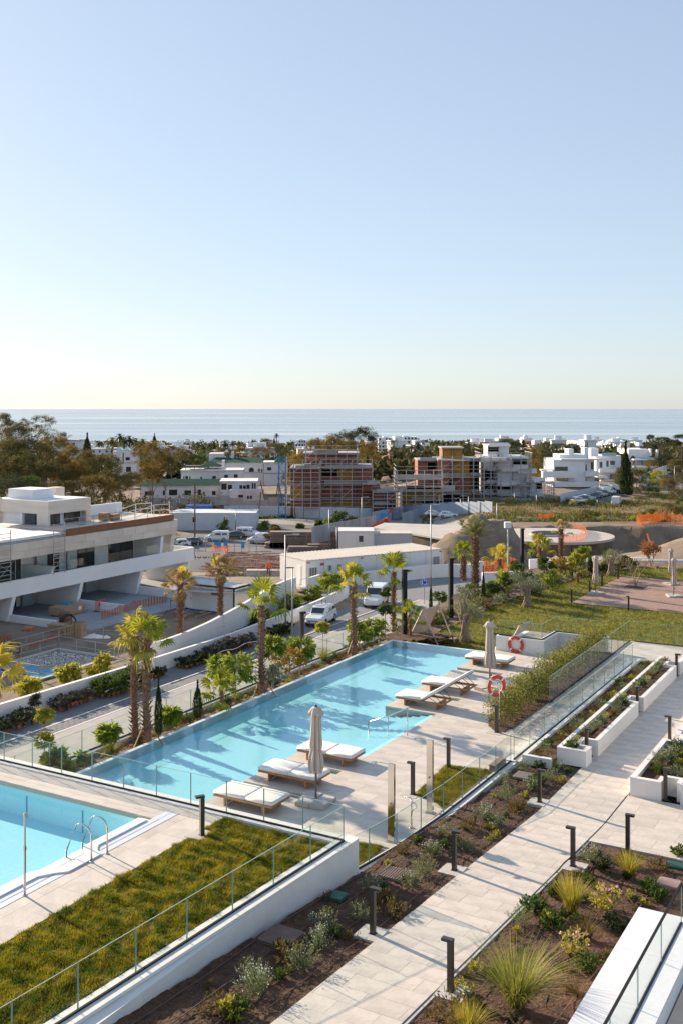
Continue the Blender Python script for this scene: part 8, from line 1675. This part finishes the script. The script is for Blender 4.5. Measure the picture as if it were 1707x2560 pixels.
FT = [(4, 1068, 34, 42, 205, OAKG, 'tall brown tree cut off at the left edge, its top above the horizon', 0), (40, 1100, 44, 44, 212, OAKG, 'brown tree right of the one at the left edge', 0), (108, 1062, 42, 34, 215, OAKG, 'airy tall tree with a see through crown against the sea', 1), (112, 1092, 44, 30, 216, OAKG, 'airy lower crown under the tall see through tree', 1), (25, 1155, 62, 62, 195, OAKG, 'huge dark tree mass at the far left', 0), (85, 1140, 55, 55, 200, OAKG, 'broad dark tree beneath the airy one', 0),
      (140, 1125, 45, 38, 225, GOLDL, 'olive brown tree beside the house with the lookout tower', 0), (120, 1205, 62, 52, 185, OAKG, 'dark tree directly behind the villa penthouse', 0), (30, 1225, 55, 42, 165, PINEL, 'green tree with sunlit puffs at the left edge', 0), (75, 1215, 30, 30, 168, GREEN, 'smaller green tree with sunlit rim above the villa', 0), (182, 1150, 34, 36, 192, GOLDL, 'golden autumn tree left of the cypress', 0), (190, 1195, 42, 46, 188, GOLDL, 'golden brown tree behind the villa roof', 0), (265, 1178, 46, 48, 190, OAKG, 'round olive green tree with golden top', 0),
      (235, 1225, 46, 38, 182, GOLDL, 'lower golden tree between the round ones', 0), (283, 1232, 26, 38, 180, GOLDL, 'small golden tree at the foot of the round one', 0), (160, 1232, 48, 36, 178, OAKG, 'dark undergrowth tree behind the penthouse', 0), (382, 1148, 44, 44, 245, GOLDL, 'large golden brown tree in front of the abandoned villas', 0), (415, 1165, 30, 36, 247, OAKG, 'right flank of the large golden brown tree', 0), (378, 1190, 28, 28, 243, GOLDL, 'drooping lower crown of the golden brown tree', 0), (352, 1128, 24, 22, 262, OAKG, 'brown tree beside the pyramid roof house', 0),
      (460, 1140, 24, 24, 330, OAKG, 'dull tree behind the gazebo', 0), (498, 1150, 22, 16, 330, GREEN, 'low green tree behind the gazebo', 0), (905, 1104, 44, 36, 380, PINEL, 'big dark round tree in the centre against the sea', 0), (865, 1100, 26, 26, 385, PINEL, 'dark tree left of the big round one', 0), (836, 1094, 20, 18, 430, OAKG, 'brown tree top left of the dark group', 1), (828, 1118, 30, 28, 330, GOLDL, 'golden tree above the left scaffold building', 0), (868, 1120, 27, 26, 332, GOLDL, 'second golden tree above the left scaffold building', 0),
      (786, 1120, 24, 26, 335, GOLDL, 'pale gold tree left above the scaffold building', 0), (922, 1138, 32, 32, 300, GOLDL, 'light golden tree at the right shoulder of the scaffold building', 0), (745, 1152, 24, 26, 262, ORANGEL, 'orange tree behind the blue crane', 0), (738, 1195, 16, 34, 255, GOLDL, 'yellow tree left of the scaffold building', 0), (715, 1200, 12, 20, 280, GOLDL, 'little yellow tree behind the crane', 0), (890, 1150, 30, 22, 340, OAKG, 'shaded tree behind the scaffold roof', 0),
      (1265, 1112, 30, 16, 520, PINEL, 'dark umbrella tree left of the white shell penthouse', 0), (1170, 1124, 20, 14, 520, PINEL, 'dark dome shaped tree behind the red brick shell', 0), (1350, 1118, 34, 17, 500, PINEL, 'wide dark umbrella pine right of the white shell', 0), (1395, 1122, 22, 16, 490, PINEL, 'dark pine beside the far palms', 0), (1331, 1145, 19, 26, 300, GOLDL, 'tall golden willow like tree between the white shell and the flats', 0), (1338, 1180, 15, 24, 298, GOLDL, 'drooping lower part tree of the golden willow', 0), (1462, 1124, 14, 9, 420, PINEL, 'small dark tree on the roof line of the flats', 0),
      (1644, 1196, 24, 22, 262, YELLOWL, 'yellow autumn tree near the far road', 0), (1670, 1212, 20, 22, 258, GOLDL, 'golden green tree beside the far road', 0), (1632, 1232, 20, 18, 255, GREEN, 'green tree below the yellow autumn tree', 0), (1600, 1225, 28, 26, 262, RUST, 'brownish thicket right of the tall cypress', 1), (1695, 1240, 26, 26, 225, OAKG, 'large olive bush at the right edge of the field', 0), (1705, 1200, 22, 22, 270, OAKG, 'dark tree at the right edge near the road', 0), (1710, 1265, 24, 24, 215, GREEN, 'green bush cut off by the right edge', 0),
      (1560, 1200, 26, 40, 268, OAKG, 'leafy thicket at the foot of the tall cypress', 0), (1630, 1160, 18, 14, 330, GOLDL, 'yellowish tree in front of the third white building', 0), (1440, 1262, 14, 8, 235, GREEN, 'low green bush at the corner of the dry field', 0), (1280, 1274, 18, 12, 226, GREEN, 'green bush before the white shell, left of two', 0), (1302, 1276, 14, 9, 224, GREEN, 'green bush before the white shell, right of two', 0), (1068, 1300, 20, 14, 200, DGREEN, 'dark bush by the road in front of the red brick shell', 0), (1585, 1300, 18, 12, 200, YELLOWL, 'yellow bush at the edge of the pit', 0), (1507, 1298, 9, 12, 200, YELLOWL, 'small yellow bush left on the pit edge', 0), (1635, 1305, 14, 8, 198, GREEN, 'green bush right on the pit edge', 0), (1240, 1288, 12, 6, 215, DGREEN, 'dark low bush behind the date palm', 0)]
for i, (px, py, rx, ry, Y, mt, lb, sp) in enumerate(FT): far_tree(lb, px, py, rx, ry, Y, mt, i, bool(sp))
for i, (px, py, rx, ry, Y, lb) in enumerate(((1655, 1100, 22, 14, 330, 'umbrella pine with bare trunk right of the third white building'), (1682, 1108, 20, 15, 335, 'umbrella pine next to the right edge'), (1702, 1092, 18, 13, 330, 'tallest umbrella pine cut by the right edge'), (1625, 1094, 10, 14, 345, 'narrow dark conifer top above the third white building'), (1627, 1118, 14, 16, 344, 'lower tier conifer of the narrow dark tree'))): far_tree(lb, px, py, rx, ry, Y, PINEL, i, False, 'pine_tree', None, 0, True)
def far_cyp(label, px, pyb, pyt, w_, Y):
    X = (px-CXP)/FP*Y; z = ztop(pyb, Y); k = Y/FP; t = thing_w('cypress', label, 'cypress', X, Y, z); link('foliage', MESHC['cyp'], t, (0, 0, 0), (0, 0, rnd.uniform(0, 6)), (w_/2*k, w_/2*k, (pyb-pyt)*k)); link('trunk', MESHC['cyt'], t, (0, 0, 0), (0, 0, 0), (w_/2*k, w_/2*k, (pyb-pyt)*k))
for px, pyb, pyt, w_, Y, lb in ((219, 1150, 1086, 22, 300, 'dark columnar cypress left of the pyramid roof house'), (387, 1118, 1085, 12, 420, 'dark cypress tip above the golden brown tree'), (537, 1130, 1100, 7, 500, 'thin far cypress among the palms'), (475, 1135, 1112, 7, 480, 'short far cypress in the palm row'), (686, 1130, 1092, 8, 450, 'thin far cypress beside the tallest palm'), (1563, 1262, 1112, 36, 258, 'tall ragged dark cypress standing before the white flats'), (985, 1178, 1130, 14, 360, 'dark cypress pair near the red roof house, left'), (1002, 1180, 1135, 16, 355, 'dark cypress pair near the red roof house, right'), (918, 1160, 1135, 8, 280, 'small dark cypress on the roof line of the scaffold building'), (966, 1185, 1150, 14, 350, 'dark cypress behind the scaffold right shoulder')): far_cyp(lb, px, pyb, pyt, w_, Y)
for i in range(22):
    px = 1195+rnd.random()*510; Y = rnd.uniform(196, 240); py = HYP+(CZ+9.0)*FP/Y; rr_ = rnd.uniform(7, 17); far_tree('green or brownish shrub scattered over the dry field', px, py-rr_*.4, rr_, rr_*.6, Y, [GREEN, OAKG, RUST, YELLOWL][i % 4], i, False, 'field_shrub', 'shrubs scattered over the dry field')
# second layer of trees and houses that fills the hillside
FT2 = [(60, 1170, 50, 46, 188, OAKG, 'shadowed tree under the broad dark one', 0), (160, 1180, 40, 40, 196, GOLDL, 'golden tree between the dark mass and the autumn tree', 0), (220, 1160, 30, 34, 205, GOLDL, 'tree filling the gap left of the round olive green one', 0), (300, 1210, 34, 34, 186, OAKG, 'dark bushy tree right of the round one', 0), (330, 1200, 26, 24, 230, OAKG, 'shaded tree before the pyramid roof house', 0), (70, 1070, 26, 26, 230, OAKG, 'thin crown between the two tallest trees', 1), (150, 1095, 26, 18, 236, OAKG, 'loose branch like tree before the tower house', 1), (0, 1190, 60, 60, 190, OAKG, 'dark tree filling the left edge', 0),
       (430, 1130, 24, 16, 340, OAKG, 'grey brown tree right of the golden brown one', 0), (520, 1135, 22, 14, 380, GREEN, 'green tree behind the mansion turret', 0), (560, 1130, 22, 14, 400, OAKG, 'tree behind the mansion roof, left', 0), (600, 1132, 24, 14, 390, GOLDL, 'golden tree behind the mansion roof', 0), (650, 1130, 26, 18, 370, GOLDL, 'golden tree behind the square house', 0), (690, 1125, 24, 20, 360, OAKG, 'tree behind the crane top', 0), (665, 1110, 18, 14, 460, OAKG, 'brown tree by the tallest palm', 0), (760, 1150, 22, 20, 330, OAKG, 'tree left behind the scaffold roof', 0), (850, 1145, 26, 22, 345, OAKG, 'tree filling behind the scaffold roof', 0),
       (1000, 1150, 24, 20, 370, OAKG, 'tree mass behind the dark cypress pair', 0), (1040, 1150, 24, 18, 380, PINEL, 'dark tree between the two brick shells', 0), (1075, 1140, 20, 14, 420, OAKG, 'tree behind the stepped balconies', 0), (1195, 1135, 24, 16, 420, PINEL, 'dark tree between the brick and the white shell', 0), (1370, 1150, 24, 30, 330, PINEL, 'dark tree mass left of the bright flats', 0), (1355, 1180, 22, 24, 320, OAKG, 'brownish tree in front of the dark mass', 0), (1430, 1118, 18, 10, 430, PINEL, 'dark tree above the roof line of the first flats', 0),
       (1660, 1150, 26, 20, 310, PINEL, 'dark undergrowth below the umbrella pines', 0), (1690, 1165, 24, 20, 300, OAKG, 'brown tree under the umbrella pines', 0), (1620, 1200, 22, 20, 275, GREEN, 'green tree left of the far road', 0), (1590, 1190, 20, 24, 280, OAKG, 'tree right beside the tall cypress', 0), (1640, 1245, 26, 16, 250, OAKG, 'dark scrub at the top of the dry field', 0), (1670, 1250, 24, 16, 245, GREEN, 'green scrub at the top of the dry field', 0), (1600, 1252, 24, 14, 248, OAKG, 'brown scrub below the thicket', 0), (1350, 1268, 18, 9, 240, GREEN, 'green scrub left at the top of the dry field', 0), (1400, 1268, 22, 9, 238, OAKG, 'brown scrub in the middle of the dry field top', 0), (1490, 1285, 30, 9, 222, OAKG, 'dark scrub patch inside the dry field', 0), (1555, 1285, 30, 9, 220, OAKG, 'second dark scrub patch inside the dry field', 0), (1420, 1300, 24, 7, 205, GREEN, 'green scrub along the pit rim, left', 0), (1530, 1306, 22, 8, 202, GREEN, 'green scrub along the pit rim, right', 0)]
for i, (px, py, rx, ry, Y, mt, lb, sp) in enumerate(FT2): far_tree(lb, px, py, rx, ry, Y, mt, i+2, bool(sp))
FH = [(505, 545, 1150, 1132, 440), (560, 575, 1148, 1130, 460), (592, 640, 1150, 1133, 430), (420, 450, 1140, 1124, 470), (455, 480, 1146, 1130, 450), (365, 400, 1142, 1126, 480), (300, 330, 1140, 1122, 470), (655, 690, 1140, 1122, 500), (745, 775, 1142, 1124, 480), (1165, 1200, 1146, 1126, 480), (1075, 1100, 1150, 1128, 470), (1310, 1345, 1140, 1122, 540), (1230, 1260, 1142, 1124, 560), (210, 240, 1142, 1122, 450), (1405, 1425, 1150, 1126, 420)]
for i, (a, b_, c, d, Y) in enumerate(FH):
    b = Bld('white_house', 'small white house half hidden in the tree belt, '+['low and wide', 'narrow', 'with a chimney'][i % 3], (a+b_)/2, Y, c, .1*((i % 3)-1)); b.t['group'] = 'white houses in the tree belt'; b.box('wall', OLDW if i % 2 else MODW, a, b_, c+6, d, 0, 10); b.box('roof_edge', SLABM if i % 3 else REDR, a-1, b_+1, d, d-1.2, -.5, 11); b.box('roof_room', MODW, a+(b_-a)*.5, a+(b_-a)*.75, d-1.2, d-6, 3, 4)
    for q in range(3): b.win(a+(b_-a)*(q+.5)/3, c-4, (b_-a)*.14, 5)
# far palms
def fpc(key, mat, feather=True):
    def fn():
        rg = np.random.default_rng(5); P = []
        for i in range(34):
            a = i*2.399; e = 1.3-(i/34)*1.9; L = 1.0; d = np.array([math.cos(a), math.sin(a), 0]); s = np.array([-math.sin(a), math.cos(a), 0]); pts = [d*L*t*math.cos(e)+np.array([0, 0, L*(t*math.sin(e)-.45*t*t)]) for t in (0, .35, .7, 1)]; ws = (.03, .10, .10, .01)
            for j in range(3): P.append([pts[j]-s*ws[j], pts[j]+s*ws[j], pts[j+1]+s*ws[j+1]-[0, 0, .06], pts[j+1]-s*ws[j+1]-[0, 0, .06]])
        return np_mesh('crown', np.array(P), mat)
    return cached(key, fn)
FPL = [(248, 1108, 10, 430), (281, 1103, 15, 420), (301, 1092, 13, 430), (312, 1102, 14, 432), (324, 1098, 14, 428), (340, 1104, 14, 430), (358, 1104, 12, 440), (484, 1111, 6, 560), (509, 1119, 9, 520), (523, 1113, 8, 540), (563, 1109, 12, 500), (583, 1107, 9, 520), (600, 1122, 8, 520), (613, 1117, 12, 480), (641, 1112, 12, 480), (654, 1112, 11, 485), (692, 1087, 6, 600), (722, 1109, 8, 500), (630, 1125, 8, 470), (548, 1122, 8, 520), (795, 1100, 10, 450), (778, 1105, 8, 455), (1043, 1112, 13, 420), (1016, 1124, 14, 400), (1028, 1117, 10, 410), (1105, 1112, 10, 500), (1120, 1110, 9, 520), (1387, 1107, 6, 560), (1399, 1107, 7, 560), (1410, 1117, 12, 440), (1420, 1120, 9, 445), (1610, 1182, 12, 300), (1620, 1176, 12, 305), (1698, 1130, 12, 360), (1187, 1113, 5, 560), (1350, 1240, 9, 300), (1545, 1175, 10, 300)]
for i, (px, py, r, Y) in enumerate(FPL):
    X = (px-CXP)/FP*Y; z0 = G(X, Y); zc = ztop(py, Y); k = Y/FP; t = thing_w('far_palm', 'distant palm tree in the line of palms before the sea' if px < 1300 else 'distant palm tree among the white flats on the right', 'palm tree', X, Y, z0, rnd.uniform(0, 6), 'distant palms')
    link('crown', fpc(('fpc', i % 2), OAKG if i % 2 else PINEL), t, (0, 0, zc-z0), (0, 0, 0), r*k*1.6); link('trunk', cached('fpt', lambda: MB().tube([(0, 0, 0), (0, 0, 1)], [.32, .24], 6).mesh('trunk', BARK)), t, (0, 0, 0), (0, 0, 0), (1, 1, zc-z0))
far_tree('tall araucaria with tiered branches before the white shore flats', 984, 1118, 13, 30, 430, PINEL, 2, True, 'araucaria')
# dense vegetation down to the coast: one mass nobody could count
rg = np.random.default_rng(77); Cs = []; Ds = []
N_ = 2600; Yw = 345+(rg.uniform(0, 1, N_)**1.3)*800; Xw = rg.uniform(-.36, .36, N_)*Yw
rr = rg.uniform(2.2, 5.5, N_)
for X, Y, r in zip(Xw, Yw, rr):
    if X/Y > .20 and Y > 380 and rg.uniform() < .4: continue
    z = G(float(X), float(Y)); n = 30; d = dirs(rg, n, -.1); Cs.append(np.array([X, Y, z+r*.7])+d*np.array([r, r, r*.9])*rg.uniform(.6, 1, (n, 1))); Ds.append(d)
Cs = np.concatenate(Cs); P = leaves(rg, Cs, 2.4, 1.7, np.concatenate(Ds), .8)
o = link('coastal_trees', np_mesh('coastal_trees', P, leafm('coast_leaf', (.045, .055, .02), (.12, .11, .04), .45, .25, .02)), None); tag(o, 'dense belt of trees and gardens reaching down to the coast', 'trees', None, 'stuff')
rg2 = random.Random(31)
for i in range(80):
    Y = rg2.uniform(420, 1000); X = rg2.uniform(-.33, .33)*Y; z = G(X, Y); s = rg2.uniform(5, 12); t = thing_w('coast_house', 'tiny pale house among the trees of the coastal belt', 'house', X, Y, z, rg2.uniform(-.5, .5), 'tiny houses in the coastal belt')
    hh = rg2.uniform(6, 11); fbox(t, 'wall', MODW if i % 3 else OLDW, -s/2, s/2, 0, 7, 0, hh); fbox(t, 'roof', REDR if i % 4 == 0 else MODW, -s/2-.3, s/2+.3, -.3, 7.3, hh, hh+.5); fbox(t, 'roof_room', MODW, -s/4, s/5, 2, 5, hh+.5, hh+2.6)
    for q in (-.28, 0, .28): fwin(t, s*q, -.01, hh*.5, s*.12, 1.6, False, False)
# hillside behind the villa to the left: undergrowth; dry field right
rg = np.random.default_rng(5); Cs = []; Ds = []
for i in range(420):
    X = rg.uniform(-95, -28); Y = rg.uniform(165, 262)
    if X > -.18*Y+rg.uniform(-4, 4) and Y < 240: continue
    r = rg.uniform(1.2, 3.2); z = G(float(X), float(Y)); d = dirs(rg, 60, -.1); Cs.append(np.array([X, Y, z+r*.5])+d*r*rg.uniform(.5, 1, (60, 1))); Ds.append(d)
o = link('undergrowth', np_mesh('undergrowth', leaves(rg, np.concatenate(Cs), .8, .45, np.concatenate(Ds), .8), leafm('undergrowth_leaf', (.05, .055, .02), (.13, .11, .045), .45, .3, .05)), None); tag(o, 'dark undergrowth beneath the trees behind the villa', 'undergrowth', None, 'stuff')
def wildgrass(name, label, regs, n, h, wd, mat, seed):
    rg = np.random.default_rng(seed); out = []
    for (pxa, pxb, pya, pyb, frac) in regs:
        k = 0; px = rg.uniform(pxa, pxb, int(n*frac)); py = rg.uniform(pya, pyb, int(n*frac)); P = []
        for a, b_ in zip(px, py):
            X, Y = XY(a, b_, -9.5); z = G(X, Y); P.append((X, Y, z))
        P = np.array(P); m_ = len(P); t = rg.uniform(0, 2*pi, m_); hh = rg.uniform(h*.4, h, m_)*(.6+.6*(np.sin(P[:, 0]*.4)*np.sin(P[:, 1]*.27)+.5)); Q = np.empty((m_, 3, 3)); dx, dy = np.cos(t)*wd, np.sin(t)*wd; Q[:, 0] = P+np.stack([-dx, -dy, 0*dx], 1); Q[:, 1] = P+np.stack([dx, dy, 0*dx], 1); Q[:, 2] = P+np.stack([rg.normal(0, .25, m_), rg.normal(0, .25, m_), hh], 1); out.append(Q)
    o = link(name, np_mesh(name, np.concatenate(out), mat), None); tag(o, label, 'wild grass', None, 'stuff')
wildgrass('wild_grass', 'dry straw coloured weeds covering the field beyond the pit', [(1190, 1760, 1250, 1306, 1.0)], 9000, .8, .12, STRAW, 3)
wildgrass('green_weeds', 'green weeds growing in bands across the dry field', [(1150, 1760, 1285, 1306, .5), (1180, 1760, 1255, 1270, .3), (640, 760, 1355, 1385, .12)], 12000, .7, .13, GREEN, 4)
wildgrass('villa_weeds', 'green grass patches below the abandoned villas', [(560, 740, 1225, 1258, 1.0)], 7000, .8, .16, GREEN, 6)
drape('dry_field', [(1130, 1306), (1200, 1262), (1440, 1258), (1707, 1240), (1800, 1240), (1800, 1300), (1600, 1308), (1400, 1303)], M('dry_field_soil', (.24, .165, .09), (.13, .11, .045), .12, .95, .6, 1.5, dirt=(.34, .24, .15), dirt_amt=.8), 3, .06)
drape('red_earth_yard', [(372, 1262), (700, 1264), (735, 1288), (560, 1290), (380, 1290)], M('red_earth', (.30, .15, .09), (.38, .22, .14), .15, .95, .4, 2), 3.0, .14)
